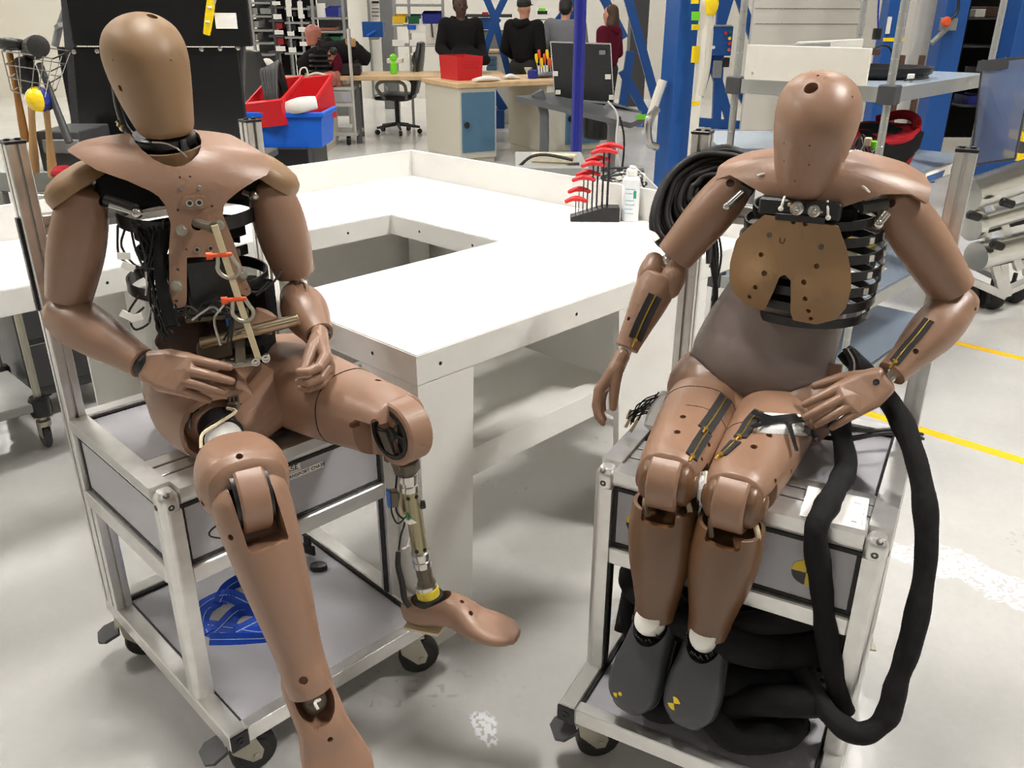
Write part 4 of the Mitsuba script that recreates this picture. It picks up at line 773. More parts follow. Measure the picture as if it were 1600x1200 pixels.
for px, py in ((1234, 320), (1284, 331)): part(dr_, 'pin', ball(near(px, py, C2 + F2 * .11), .0045), M_BRASS)
for p, q in (((1226, 307), (1220, 326)), ((1293, 314), (1294, 340))): part(dr_, 'zip_tie', J(tube([near(*p, C2 + F2 * .115), near((p[0] + q[0]) / 2, (p[1] + q[1]) / 2, C2 + F2 * .125), near(*q, C2 + F2 * .12)], .0024, 6), ball(near(*q, C2 + F2 * .12), .005)), M_TAPE)
for p, q, rr, ref in (((1160, 300), (1136, 323), .0085, RS2 + V(0, -.05, 0)), ((1385, 333), (1372, 350), .010, LS2 + V(-.03, -.05, 0))):
    a, b = near(*p, ref), near(*q, ref); part(dr_, 'clavicle_link', J(cyl(a, b, rr * .9), ball(b, rr)), M_STEEL)
part(dr_, 'clavicle_link', cyl(near(1345, 325, LS2 + V(-.06, -.03, 0)), near(1385, 318, LS2 + V(-.02, -.03, 0)), .012), M_ALU_DARK)
part(dr_, 'clavicle_link', cyl(near(1158, 290, RS2 + V(.02, -.03, 0)), near(1176, 300, RS2 + V(.05, -.04, 0)), .010), M_ALU_DARK)
# belly and pelvis
bl = limb([PV2 + V(-.0, -.02, .02), PV2 + V(.005, -.02, .07), PV2 + V(.02, -.015, .13), PV2 + V(.035, -.02, .19), PV2 + V(.045, -.03, .245)], [.135, .150, .142, .130, .120], [.105, .125, .118, .104, .094], L2, n=48, sq=2.3, cap=(.3, .05))
part(dr_, 'belly', bl, M_BELLY, 40)
pj = {'r': S4(RH2 + V(-.02, .0, .0), .085), 'l': S4(LH2 + V(.02, -.01, 0), .085), 'c': S4(PV2 + V(-.02, -.055, -.02), .07), 'b': S4(PV2 + V(.03, .01, -.0), .07), 'rf': S4(RH2 + V(-.045, -.07, .015), .082), 'lf': S4(LH2 + V(-.0, -.08, .01), .08), 'f': S4(PV2 + V(-.065, -.14, -.03), .05)}
pe = blob(pj, [('r', 'c', 'b'), ('l', 'c', 'b'), ('r', 'rf', 'c'), ('l', 'lf', 'c'), ('c', 'f', 'rf'), ('c', 'f', 'lf')], .008, 12)
pe = cut(pe, limb([PV2 + V(-.0, -.02, .035), PV2 + V(.005, -.02, .07), PV2 + V(.02, -.015, .2)], [.138, .153, .15], [.108, .128, .125], L2, n=40, sq=2.3, cap=(.3, .05)))
part(dr_, 'pelvis', pe, M_SKIN2, 40)
part(dr_, 'pelvis_flap', limb([near(1305, 618, LH2 + V(.04, -.09, .05)), near(1303, 590, LH2 + V(.05, -.08, .09)), near(1303, 570, LH2 + V(.05, -.08, .10))], [.022, .015, .017], [.008, .006, .006], L2, n=20, sq=4), M_SKIN2)
# thighs
def thigh2(tag_, Hh, K, spots, groove):
    d = nrm(K - Hh); x = nrm(np.cross(d, CU)); up = np.cross(x, d); q = lambda t_: Hh + (K - Hh) * t_
    m_ = limb([q(.18), q(.32), q(.5), q(.68), q(.85), q(.95), q(1.0)], [.070, .079, .077, .072, .066, .062, .056], [.070, .077, .073, .066, .060, .058, .054], x, n=44, sq=2.35, cap=(.3, .3))
    for s, wv in ((1, .05), (-1, -.05)): m_ = cut(m_, mv(box((min(s * .030, s * .2), -.050, -.3), (max(s * .030, s * .2), .3, .020), .003), at(K, np.stack([x, d, np.cross(x, d)], 1))))
    m_ = drill(m_, spots); k = part(dr_, tag_, m_, M_SKIN2, 40)
    for a_, b0, b1 in groove:
        c = q(a_); rx_, ry_ = .0785 - .012 * max(0, a_ - .35), .0758 - .02 * max(0, a_ - .35); P_ = [c + d * .004 * math.sin(2 * t_) + x * rx_ * math.cos(t_) + up * ry_ * math.sin(t_) for t_ in np.linspace(b0, b1, 18)]
        pts = []
        for p_ in P_:
            w_ = EYE + (p_ - EYE)
            o_ = c + (p_ - c) * 1.6; n_ = nrm(c - p_)
            pts.append(p_)
        # lay the seam on the surface
        pj_ = []
        tm_ = tm(m_)
        for p_ in pts:
            dd = nrm(p_ - c); t_ = tm_.vertices[tm_.faces]; e1, e2 = t_[:, 1] - t_[:, 0], t_[:, 2] - t_[:, 0]; h_ = np.cross(dd, e2); aa = np.einsum('ij,ij->i', e1, h_); aa = np.where(abs(aa) < 1e-14, 1e-14, aa); s_ = c - t_[:, 0]
            u_ = np.einsum('ij,ij->i', s_, h_) / aa; g_ = np.cross(s_, e1); v_ = (g_ @ dd) / aa; w_ = np.einsum('ij,ij->i', e2, g_) / aa; ok = (u_ >= 0) & (v_ >= 0) & (u_ + v_ <= 1) & (w_ > 0)
            if ok.any(): pj_.append(c + dd * w_[ok].max())
        if len(pj_) > 3: part(k, 'seam', tube(pj_, .0012, 5, 2), M_BROWNF)
    return k, m_, d, x, up, q
RT = thigh2('right_thigh', RH2, RK2, [(1067, 651, .0062, .015), (1058, 675, .0065, .015), (1108, 695, .005, .012), (1097, 718, .004, .012)], [(.42, .1, 2.9), (.60, 1.4, 2.7)])
LT = thigh2('left_thigh', LH2, LK2, [(1202, 680, .0062, .015), (1178, 698, .0068, .015), (1236, 737, .0055, .012), (1212, 752, .0055, .012)], [(.60, .3, 1.7)])
def on(m_, pts, lift=.001):
    out = []
    for p in pts:
        h = hit(m_, *p)
        if h: out.append((h[0] + h[1] * lift, h[1]))
    return out
def zipper(parent, m_, pts, w, tip=True):
    o = on(m_, pts, .0012)
    if len(o) < 2: return
    P_ = [a for a, _ in o]; N_ = [b for _, b in o]
    z = part(parent, 'zip', ribbon(P_, N_, w, .0022, 5), M_ZIPT); part(z, 'zip_teeth', ribbon([a + b * .0018 for a, b in o], N_, w * .10, .0012, 5), M_ZIPG)
    if tip: part(z, 'zip_slider', J(cbox(P_[-1] + N_[-1] * .003, (.008, .012, .005), .001), cyl(P_[-1] + N_[-1] * .004, P_[-1] + N_[-1] * .004 + nrm(P_[-1] - P_[-2]) * .018, .0022, n=8)), M_ZIPG)
zipper(RT[0], RT[1], [(1134, 622), (1122, 641), (1110, 659), (1101, 672)], .030)
zipper(RT[0], RT[1], [(1104, 675), (1094, 690), (1085, 705), (1080, 714)], .026)
zipper(LT[0], LT[1], [(1188, 643), (1175, 656), (1164, 674), (1156, 684)], .026)
zipper(LT[0], LT[1], [(1150, 690), (1140, 700), (1128, 712)], .024)
# taped bandages on the thighs
def bandage(parent, m_, quad, n=6):
    h0 = [hit(m_, *p) for p in quad]; R_ = []
    g = np.linspace(0, 1, n + 1); V_, N_ = [], []
    for a in g:
        for b in g:
            px = (1 - a) * ((1 - b) * np.array(quad[0]) + b * np.array(quad[1])) + a * ((1 - b) * np.array(quad[3]) + b * np.array(quad[2])); h = hit(m_, *px); h = h or h0[0]; V_.append(h[0] + h[1] * (.006 + .004 * rng.random()) * (1 if 0 < a < 1 and 0 < b < 1 else .1)); N_.append(h[1])
    F_ = []
    for i in range(n):
        for j in range(n): q = i * (n + 1) + j; F_ += [[q, q + 1, q + n + 2], [q, q + n + 2, q + n + 1]]
    return part(parent, 'bandage', trimesh.Trimesh(V_, F_, process=False), M_WRAP, True)
M_WRAP = bumped('bubble_wrap', (214, 214, 212), lambda p, n, uv: fbm(p.x * 220, p.y * 220, p.z * 220), .0016, rough=.25)
bandage(LT[0], LT[1], [(1192, 645), (1250, 648), (1264, 682), (1182, 676)], 8)
M_TAPEK = mat('black_tape', (22, 22, 24), rough=.3)
for pts, w in (([(1176, 652), (1200, 660), (1222, 664), (1248, 660)], .012), ([(1174, 676), (1200, 668), (1222, 662)], .010), ([(1226, 665), (1230, 685), (1235, 706)], .012), ([(1248, 672), (1258, 677), (1268, 682)], .014), ([(1186, 665), (1215, 661), (1240, 657)], .016)):
    o = on(LT[1], pts, .013)
    if len(o) > 1: part(LT[0], 'tape_strip', ribbon([a for a, _ in o], [b for _, b in o], w, .0012, 5), M_TAPEK)
_wl = RT[5](.45) - RT[3] * .0
part(RT[0], 'bandage', limb([near(1042, 618, RH2 + V(-.11, -.08, .02)), near(1030, 640, RH2 + V(-.12, -.10, .0)), near(1018, 668, RH2 + V(-.13, -.12, -.02))], [.016, .022, .018], [.018, .022, .018], L2, n=20, k=4), M_WRAP)
wr = np.random.default_rng(11)
for i in range(12):
    a = V(wr.uniform(1028, 1045), wr.uniform(612, 630), 0)[:2]; b = V(wr.uniform(985, 1005), wr.uniform(640, 655), 0)[:2]; c_ = (a + b) / 2 + wr.normal(0, 7, 2); rf2 = RH2 + V(-.13, -.1, .01)
    part(RT[0], 'sensor_wire', tube([near(*a, rf2), near(*c_, rf2), near(*b, rf2), near(b[0] - wr.uniform(2, 6), b[1] + wr.uniform(4, 14), rf2)], .0016, 5, 5), M_CABLE)
for px, py, qx, qy in ((990, 645, 977, 668), (1000, 650, 985, 675), (986, 640, 980, 655)): part(RT[0], 'wire_ferrule', cyl(near(px, py, RH2 + V(-.13, -.1, .0)), near(qx, qy, RH2 + V(-.13, -.1, .0)), .0035, n=8), M_CREAMW)
# knees and shins
for tag_, (kq, m_, d, x, up, q), K, Aq, side in (('right', RT, RK2, RA2, 1), ('left', LT, LK2, LA2, -1)):
    s_ = nrm(Aq - K); Kc = K + V(0, 0, -.006) - d * .004
    part(dr_, 'knee_strap', arc_strap(Kc, x, d, -1.9, 1.25, .047, .0585, .058), M_SKIN2)
    part(dr_, 'knee_ball', J(*[limb([Kc + x * sg_ * .026, Kc + x * sg_ * .042, Kc + x * sg_ * .053], [.044, .040, .024], None, d, n=28, sq=2.3, cap=(0, .3), k=4) for sg_ in (-1, 1)], cyl(Kc - x * .03, Kc + x * .03, .044, n=28)), M_SHIN2)
    for sg_ in (-1, 1): part(dr_, 'knee_cable', tube([Kc + x * sg_ * .040 + V(0, -.01, -.035), Kc + x * sg_ * .044 + V(0, -.02, -.055), Kc + x * sg_ * .040 + V(0, -.018, -.08)], .0055, 8), M_CREAMW)
    tq = lambda u_: Kc + V(0, .0, -.05) + (Aq - Kc - V(0, 0, -.05)) * u_
    xs = nrm(x - s_ * (x @ s_))
    sh = limb([tq(.0), tq(.12), tq(.3), tq(.5), tq(.7), tq(.88), tq(.98)], [.061, .064, .065, .060, .050, .042, .042], [.058, .062, .064, .060, .050, .042, .044], xs, n=40, sq=2.25, cap=(.06, .08))
    sh = cut(sh, limb([tq(-.06), tq(.1), tq(.16)], [.054, .050, .04], [.052, .048, .04], xs, n=28, sq=2.4, cap=.1), mv(box((-.032, -.1, -.02), (.032, 0, .1), .004), at(tq(.0), np.stack([xs, np.cross(s_, xs) if np.cross(s_, xs) @ F2 < 0 else -np.cross(s_, xs), -s_], 1))))
    part(dr_, tag_ + '_shin', sh, M_SHIN2, 40)
    part(dr_, 'ankle_joint', J(cyl(tq(.9), Aq + s_ * .03, .026, n=20)), M_STEEL)
# shoes: tall-sided rubber clogs
def shoe(name, ank, toe, tops, marks):
    y = nrm(toe - ank); z = nrm(V(0, 0, 1) - y * y[2] + F2 * .25); z = nrm(z - y * (z @ y)); x = np.cross(y, z)
    L = np.linalg.norm(toe - ank) + .062; o = ank - y * .062 - z * .055
    pf = [(0, .030, .075), (.03, .039, .088), (.08, .043, .084), (.12, .047, .076), (.16, .053, .069), (.20, .054, .059), (.228, .049, .049), (.248, .034, .034)]
    P_ = [o + y * p[0] * L / .25 + z * p[2] / 2 for p in pf]
    m_ = limb(P_, [p[1] for p in pf], [p[2] / 2 for p in pf], x, n=40, sq=2.7, cap=(.7, .8))
    m_ = cut(m_, limb([o + y * .058 + z * .03, o + y * .062 + z * .065, o + y * .062 + z * .14], [.027, .035, .037], [.040, .048, .055], x, n=28, cap=.2))
    k = part(dr_, name, m_, M_SHOE, 40)
    rim = limb([o + y * .066 + z * .078, o + y * .066 + z * .0805], [.0365, .0365], [.050, .050], x, n=40, cap=0, smooth=False)
    sp = part(k, 'sole', limb([p_ - z * (pf[i][2] / 2 - .003) for i, p_ in enumerate(P_)], [p[1] * 1.015 for p in pf], [.006] * len(pf), x, n=36, sq=3, cap=(.7, 2)), M_BLACK)
    wrk = part(k, 'ankle_wrap', limb([o + y * .06 + z * .05, o + y * .058 + z * .085, o + y * .055 + z * .105], [.026, .027, .026], [.031, .032, .030], x, n=24, cap=.2), M_TAPE)
    rw = np.random.default_rng(len(name) + int(1000 * ank[0]))
    for i in range(14):
        a_ = rw.uniform(-2.6, .6); c0 = o + y * (.06 + .036 * math.cos(a_ + 1.2)) + x * .031 * math.sin(a_ + 1.2)
        part(wrk, 'wire', tube([c0 + z * .10, c0 + z * .08 + x * rw.normal(0, .004) + y * .006, c0 + z * .055 + x * rw.normal(0, .006)], .0019, 5, 4), M_CABLE)
    return k, m_, x, y, z
TR, TL = near(970, 1105, V(.26, 1.31, .24)), near(1064, 1128, V(.37, 1.25, .25))
for nm, an, te, mk in (('right_shoe', RA2 + V(0, 0, -.02), TR, (964, 1084)), ('left_shoe', LA2 + V(0, 0, -.02), TL, (1053, 1099))):
    k, m_, x, y, z = shoe(nm, an, te, None, None); h = hit(m_, *mk)
    if h:
        Rb = basis(h[1], x)
        for a0 in (20, 200):
            if nm == 'right_shoe': g_ = sg.Polygon([(0, 0)] + [(.008 * math.cos(math.radians(a0 + t_)), .008 * math.sin(math.radians(a0 + t_))) for t_ in range(0, 76, 15)]).buffer(.0008) if a0 < 90 else sg.Point(-.007, -.004).buffer(.004)
            else: g_ = sg.Polygon([(0, 0)] + [(.0135 * math.cos(math.radians(a0 + t_)), .0135 * math.sin(math.radians(a0 + t_))) for t_ in range(0, 91, 15)])
            part(k, 'target_mark', extrude(g_, .0012, at(h[0] - h[1] * .0004, Rb)), M_TGT_Y, False)
# arms
ua = upper_arm(dr_, 'right_upper_arm', RS2 + V(-.005, 0, .0), RE2, V(0, 0, 1), [.036, .044, .047, .046, .043, .040], [.036, .044, .047, .046, .043, .040], M_SKIN2, [(1141, 286, .0085, .02)], cap=(.7, .03), q1=.88)
ul = upper_arm(dr_, 'left_upper_arm', LS2 + V(.01, 0, .0), LE2, L2, [.036, .046, .049, .048, .045, .042], [.038, .046, .049, .048, .045, .042], M_SKIN2, [(1392, 317, .0085, .02)], cap=(.7, .03), q1=.90)
for S_, E_ in ((RS2, RE2), (LS2, LE2)): part(dr_, 'elbow_joint', J(cyl(E_ + (S_ - E_) * .22, E_, .014), ball(E_ + (S_ - E_) * .06, .02), cyl(E_ - L2 * .024 + V(0, 0, .0), E_ + L2 * .024, .013)), M_CHROME)
part(dr_, 'tape_flag', ribbon([near(1010, 362, RE2 + V(-.02, 0, .06)), near(1020, 366, RE2 + V(-.02, 0, .05)), near(1027, 375, RE2 + V(0, 0, .05))], [V(0, -.5, 1)] * 3, .016, .001), M_TAPE)
for sg_ in (-1, 1): part(dr_, 'elbow_cheek', limb([RE2 + L2 * sg_ * .026 + V(0, 0, .012), RE2 + L2 * sg_ * .026 + V(-.008, -.01, -.012), RE2 + L2 * sg_ * .022 + V(-.018, -.02, -.04)], [.020, .026, .026], [.020, .030, .026], L2, n=20, cap=.8, k=4), M_SKIN2)
rfa = limb([RE2 + (RW2 - RE2) * t_ for t_ in (.16, .3, .5, .7, .9, .97)], [.040, .041, .037, .031, .026, .025], [.040, .041, .037, .031, .026, .025], L2, n=36, sq=2.2, cap=(.3, .06))
fk2 = part(dr_, 'right_forearm', drill(rfa, [(982, 498, .0045, .012)]), M_SKIN2, 40); zipper(fk2, rfa, [(1024, 462), (1014, 482), (1003, 505), (992, 530)], .030)
LE2s = LE2 + V(.002, .0, -.012)
lfa2 = limb([LE2s + (LW2 - LE2s) * t_ for t_ in (-.02, .18, .36, .55, .75, .93)], [.036, .044, .045, .039, .031, .028], [.036, .044, .045, .039, .031, .028], L2, n=36, sq=2.2, cap=(.9, .06))
fk3 = part(dr_, 'left_forearm', drill(lfa2, [(1524, 483, .004, .012), (1431, 549, .0055, .012)]), M_SKIN2, 40); zipper(fk3, lfa2, [(1452, 500), (1435, 522), (1415, 545), (1398, 566)], .020)
for E_, W_ in ((RE2, RW2), (LE2, LW2)):
    d_ = nrm(W_ - E_); part(dr_, 'wrist_joint', J(cyl(W_ - d_ * .02, W_ + d_ * .012, .014, n=16), *[cyl(W_ + np.cross(d_, CU) * s * .012 - d_ * .006, W_ + np.cross(d_, CU) * s * .012 + d_ * .012, .006, n=10) for s in (-1, 1)]), M_CHROME)
hf = nrm(near(925, 632, RW2 + V(-.06, -.03, -.12)) - RW2); part(dr_, 'right_hand', hand(RW2 + hf * .016, hf, nrm(V(.95, -.2, .1)), -1, .90, (.30, .35, .32, .22), .05, (.12, -.12)), M_SKIN2, True)
hf = nrm(near(1280, 650, LW2 + V(-.12, -.05, -.04)) - LW2); lh2 = hand(LW2 + hf * .016, hf, nrm(V(-.25, .75, -.75)), 1, .92, (.16, .18, .2, .2), .01, (.62, .35)); part(dr_, 'left_hand', lh2, M_SKIN2, True)
h = hit(lh2, 1369, 597)
if h: part(dr_, 'wrist_screw', lathe([(.006, -.002), (.006, .002), (.003, .002), (0, .001)], h[0], h[1], n=14), M_BLACK)
# chair marks: round two-tone targets, the paper on the seat, the last letter of its lettering
for u, z in ((.098, HS - .118), (.432, HS - .118)):
    o = tf(FL_R, V(u, .0137, z)); x, nf = FL_R[:3, 0], -FL_R[:3, 1]
    tk = part(cr['k'], 'target_sticker', extrude(sg.Point(0, 0).buffer(.027), .0005, at(o, np.stack([x, CU, nf], 1))), M_TGT_K, False)
    for a0 in (0, 90, 180, 270):
        if a0 in (90, 270): part(tk, 'yellow_quarter', extrude(sg.Polygon([(0, 0)] + [(.027 * math.cos(math.radians(a0 + t_)), .027 * math.sin(math.radians(a0 + t_))) for t_ in range(0, 91, 9)]), .0004, at(o + nf * .0005, np.stack([x, CU, nf], 1))), M_TGT_Y, False)
sticker(cr['k'], FL_R, .292, HS - .085, .014, .014, 'R', .008)
pm = solo('paper_sheet', extrude(sg.box(0, 0, .112, .118), .0006, FL_R @ frame((CW - .158, .012, HS - .0001), .06)), M_PAPER, 'white form sheet lying on the front of the right transport chair seat', 'paper', smooth=False)
for (x0, y0, x1, y1) in ((.004, .113, .108, .1135), (.052, .008, .0526, .112), (.106, .006, .1065, .11), (.02, .085, .05, .0865), (.02, .03, .045, .0315), (.085, .09, .10, .0915), (.088, .02, .098, .022)):
    part(pm, 'printed_line', extrude(sg.box(x0, y0, x1, y1), .0002, FL_R @ frame((CW - .158, .012, HS + .0005), .06)), M_INK, False)
for i in range(5): part(dr_, 'hip_cable', tube([near(1318 + 3 * i, 545, PV2 + V(.13, -.02, .1)), near(1328 + 3 * i, 565, PV2 + V(.15, -.03, .08)), near(1326 + 3 * i, 590, PV2 + V(.15, -.04, .06)), near(1316 + 3 * i, 618, PV2 + V(.14, -.06, .03))], .0035, 6, 5), M_TAPE if i == 2 else M_CABLE)
kw_ = (RK2 + LK2) / 2
part(dr_, 'knee_wrap', limb([near(1100, 745, kw_ + V(0, .03, 0)), near(1108, 765, kw_ + V(0, .0, 0)), near(1102, 785, kw_ + V(0, .02, 0))], [.018, .024, .016], [.014, .018, .014], L2, n=14, k=3), M_WRAP)
for i in range(9):
    o = rw_.normal(0, .006, 3) if i else np.zeros(3)
    part(dr_, 'knee_wire', tube([near(1090 + 4 * i, 735 + 3 * (i % 3), kw_ + V(0, .02, 0)) + o, near(1095 + 3 * i, 770, kw_) + o, near(1088 + 4 * i, 805, kw_ + V(0, .02, -.05)), near(1092 + 2 * i, 850, kw_ + V(0, .05, -.1))], .0028, 6, 5), (M_CABLE, M_TAPE, M_CABLE, M_CREAMW)[i % 4])
# ------------------------------------------------------------------ things around the chairs
M_FABH = bumped('black_sleeve', (27, 27, 28), lambda p, n, uv: fbm(p.x * 60, p.y * 60, p.z * 60), .004, rough=.85, spec=.2)
M_BLUEW = mat('blue_webbing', (18, 70, 190), rough=.6); M_WEBLINE = mat('webbing_line', (150, 175, 215), rough=.6)
CRl = lambda u, v, z: tf(FL_R, V(u, v, z)); CLl = lambda u, v, z: tf(FL_L, V(u, v, z))
hr = np.random.default_rng(5)
def hose(name, P, r, label, cat, group=None):
    P = np.asarray(P, float); q = spline(P, 10); rad = r * (1 + .07 * np.sin(np.arange(len(q)) * .37 + hr.uniform(0, 6)) + .04 * np.sin(np.arange(len(q)) * .83 + hr.uniform(0, 6)))
    m = tube(q, rad, 14, 2); return solo(name, m, M_FABH, label, cat, group, smooth=True)
hose('cable_sleeve', [near(1318, 548, PV2 + V(.12, .05, .1)), near(1345, 575, PV2 + V(.15, .02, .08)), near(1390, 628, CRl(.60, .36, .80)), near(1422, 690, CRl(.632, .20, .66)), near(1444, 780, CRl(.65, .10, .55)), near(1446, 880, CRl(.65, .04, .45)), near(1426, 990, CRl(.64, -.01, .36)), near(1402, 1065, CRl(.62, -.04, .30)), near(1384, 1122, CRl(.60, -.065, .25)), near(1342, 1146, CRl(.57, -.08, .235)), near(1292, 1112, CRl(.52, -.06, .25)), near(1254, 1045, CRl(.47, .01, .28)), near(1235, 990, CRl(.44, .06, .32))], .021,
     'black fabric cable sleeve looping down outside the right transport chair', 'cable sleeve')
hose('cable_sleeve', [near(1312, 662, CRl(.44, .25, HS + .03)), CRl(.452, .20, HS + .026), CRl(.450, .10, HS + .0245), CRl(.446, .03, HS + .024), CRl(.440, -.022, HS - .005), near(1282, 905, CRl(.438, -.034, .52)), near(1290, 980, CRl(.45, -.036, .42)), near(1302, 1050, CRl(.47, -.04, .33)), near(1318, 1110, CRl(.50, -.03, .25))], .0215,
     'black fabric cable sleeve hanging over the seat front beside the paper form', 'cable sleeve')
hk_ = thing('sleeve_coil', 'heap of coiled black cable sleeve on the lower shelf of the right chair', 'cable coil')
for i in range(15):
    cx, cy = .28 + hr.normal(0, .02), .17 + hr.normal(0, .02); f_ = .55 + .45 * hr.random(); z0 = .182 + .215 * i / 15 * (1.15 - .25 * f_); t_ = np.linspace(0, 2 * math.pi, 13)[:-1]; tx, ty = hr.normal(0, .10 + .012 * i, 2); ph = hr.uniform(0, 6)
    P_ = [(cx + .215 * f_ * math.cos(a), cy + .215 * f_ * math.sin(a)) for a in t_]
    m_ = tube([CRl(min(max(x, .05), .505), min(max(y, -.09), .43), max(.182, z0 + tx * (x - cx) + ty * (y - cy) + .015 * math.sin(2 * a + ph))) for (x, y), a in zip(P_, t_)], np.array([.030 + .007 * math.sin(3 * a + ph) for a in t_]), 12, 6, closed=True); part(hk_, 'coil_loop', m_, M_FABH, True)
for P_ in ([(.46, .02, .19), (.44, -.06, .22), (.36, -.085, .20), (.28, -.07, .23), (.20, -.085, .20), (.12, -.03, .20)], [(.50, .10, .22), (.49, .0, .28), (.44, -.05, .30), (.36, -.04, .25), (.30, -.07, .19)], [(.06, .10, .20), (.055, .18, .32), (.07, .28, .40), (.12, .33, .36)], [(.50, .2, .25), (.505, .26, .37), (.48, .34, .42), (.40, .36, .36)], [(.49, .08, .30), (.46, .12, .40), (.38, .16, .43), (.30, .2, .38)]):
    part(hk_, 'coil_strand', tube([CRl(*p) for p in P_], .031, 12, 7), M_FABH, True)
# thin black leads tied to the right post of the right chair
for i in range(4):
    j_ = hr.normal(0, .004, 3)
    solo('sensor_lead', tube([near(1275, 680, CRl(.30, .28, HS + .03)) + j_, near(1320, 684, CRl(.36, .25, HS + .02)) + j_ * 2, near(1365, 678, CRl(.45, .35, HS + .05)) + j_, near(1400, 676, CRl(.52, .40, HS + .05)) + j_, near(1442, 684, CRl(.59, .45, HS + .03)) + j_], .0036, 7, 6), M_CABLE,
         'thin black lead running from the left hip to the right chair post', 'cable', 'leads at the right chair post', True)
# coil of black cables over the left post of the right chair
ck_ = thing('cable_coil', 'thick coil of black cables hung on the left post of the right chair', 'cable coil')
pb = CRl(.02, CD, 1.16)
for i in range(34):
    o = hr.normal(0, 1, 3); s = (.14 + .92 * (i % 17) / 16) * hr.uniform(.96, 1.04)
    Pk = [(1168, 248), (1135, 236), (1090, 243), (1050, 270), (1027, 310), (1022, 350), (1035, 378), (1062, 372), (1085, 340), (1110, 300), (1150, 262)]
    c = np.array([1105, 290.])
    part(ck_, 'cable_loop', tube([near(*(c + (np.array(p) - c) * s + hr.normal(0, 2.0, 2)), pb + V(0, -.055 + .022 * o[0], 0)) for p in Pk], .0078, 8, 6, closed=True), M_CABLE, True)
for k in range(4):
    part(ck_, 'cable_tail', tube([near(1108 + 3 * k, 345, pb + V(.0, -.05, 0)), near(1112 + 5 * k, 400, pb + V(0, -.04, 0)), near(1118 - 2 * k, 470, pb + V(0, -.03, 0)), near(1100 + 4 * k, 540, pb + V(.0, -.0, 0))][: 4 if k < 2 else 3], .006 if k < 2 else .0025, 7, 6), M_CABLE, True)
for px, py in ((1108, 400), (1098, 385)): part(ck_, 'connector', cyl(near(px, py - 18, pb + V(0, -.045, 0)), near(px - 1, py + 12, pb + V(0, -.045, 0)), .0075, .006, n=12), M_ALU_DARK)
# blue strap on the lower shelf of the left chair, with its black buckle
sk = thing('blue_strap', 'heap of blue webbing strap on the lower shelf of the left chair', 'strap')
zb = HB - .014
def web(P, w=.044):
    P = [CLl(*p) for p in P]; n_ = [nrm(V(hr.normal(0, .25), hr.normal(0, .25) - .35, 1)) for _ in P]
    k = part(sk, 'webbing', ribbon(P, n_, w, .002, 8), M_BLUEW, 40)
    for o in (-.3, .3): pass
    part(k, 'stripe', ribbon([p + a * .0016 for p, a in zip(P, n_)], n_, .0022, .0008, 8), M_WEBLINE, 40)
wref = CLl(.24, .16, zb + .05)
def webp(P, dz=0., w=.044, nn=(0, -.75, .65)):
    P = [near(x, y, wref + V(0, d, 0)) for x, y, d in P]; P = [p + V(0, 0, max(0, zb + .003 + .001 * i - p[2])) for i, p in enumerate(P)]
    n_ = [nrm(np.array(nn) + hr.normal(0, .12, 3) + V(.5 * math.sin(1.3 * i_), 0, .25 * math.cos(1.1 * i_))) for i_ in range(len(P))]
    k = part(sk, 'webbing', ribbon(P, n_, w, .002, 8), M_BLUEW, 40)
    for o in (-.18, .2):
        t_, z_, y_ = frames(np.array(P), np.array(n_)); part(k, 'stripe', ribbon([p + y * o * w + a * .0016 for p, a, y in zip(P, n_, y_)], n_, .0024, .0008, 8), M_WEBLINE, 40)
webp([(352, 962, .10), (360, 930, .14), (382, 910, .16), (398, 930, .13)], w=.05, nn=(.2, -.8, .5))
webp([(326, 1034, .0), (314, 990, .03), (322, 955, .07), (352, 938, .10), (392, 955, .06), (428, 985, .03), (446, 1003, .01)], w=.05, nn=(-.1, -.5, .85))
webp([(338, 1028, -.02), (354, 988, .0), (374, 962, .04), (398, 970, .05)], w=.048, nn=(-.5, -.6, .6))
webp([(322, 982, -.01), (362, 990, -.02), (410, 1006, -.03), (444, 992, -.01)], w=.048, nn=(.1, -.3, .95))
webp([(330, 1022, -.05), (372, 1020, -.05), (412, 1012, -.05), (442, 1018, -.04)], w=.045, nn=(0, -.9, .4))
webp([(372, 1000, -.03), (402, 978, .0), (424, 965, .03), (440, 975, .02)], w=.045, nn=(.5, -.5, .7))
webp([(446, 990, .02), (472, 984, .04), (486, 998, .04), (468, 1008, .02)], w=.04, nn=(0, -.3, .95))
bk_ = thing('strap_buckle', 'black plastic buckle behind the blue strap on the left chair shelf', 'buckle')
part(bk_, 'clip', J(mv(box((-.022, -.005, -.03), (.022, .005, .0), .003), at(CLl(.475, .31, zb + .036), R3)), mv(box((-.012, -.005, .001), (.012, .005, .03), .003), at(CLl(.475, .31, zb + .036), R3))), M_BLACK)
part(bk_, 'ladder_lock', limb([CLl(.46, .24, zb + .002), CLl(.46, .24, zb + .014)], [.024, .022], [.018, .016], n=20, smooth=False, cap=.1), M_BLACK)
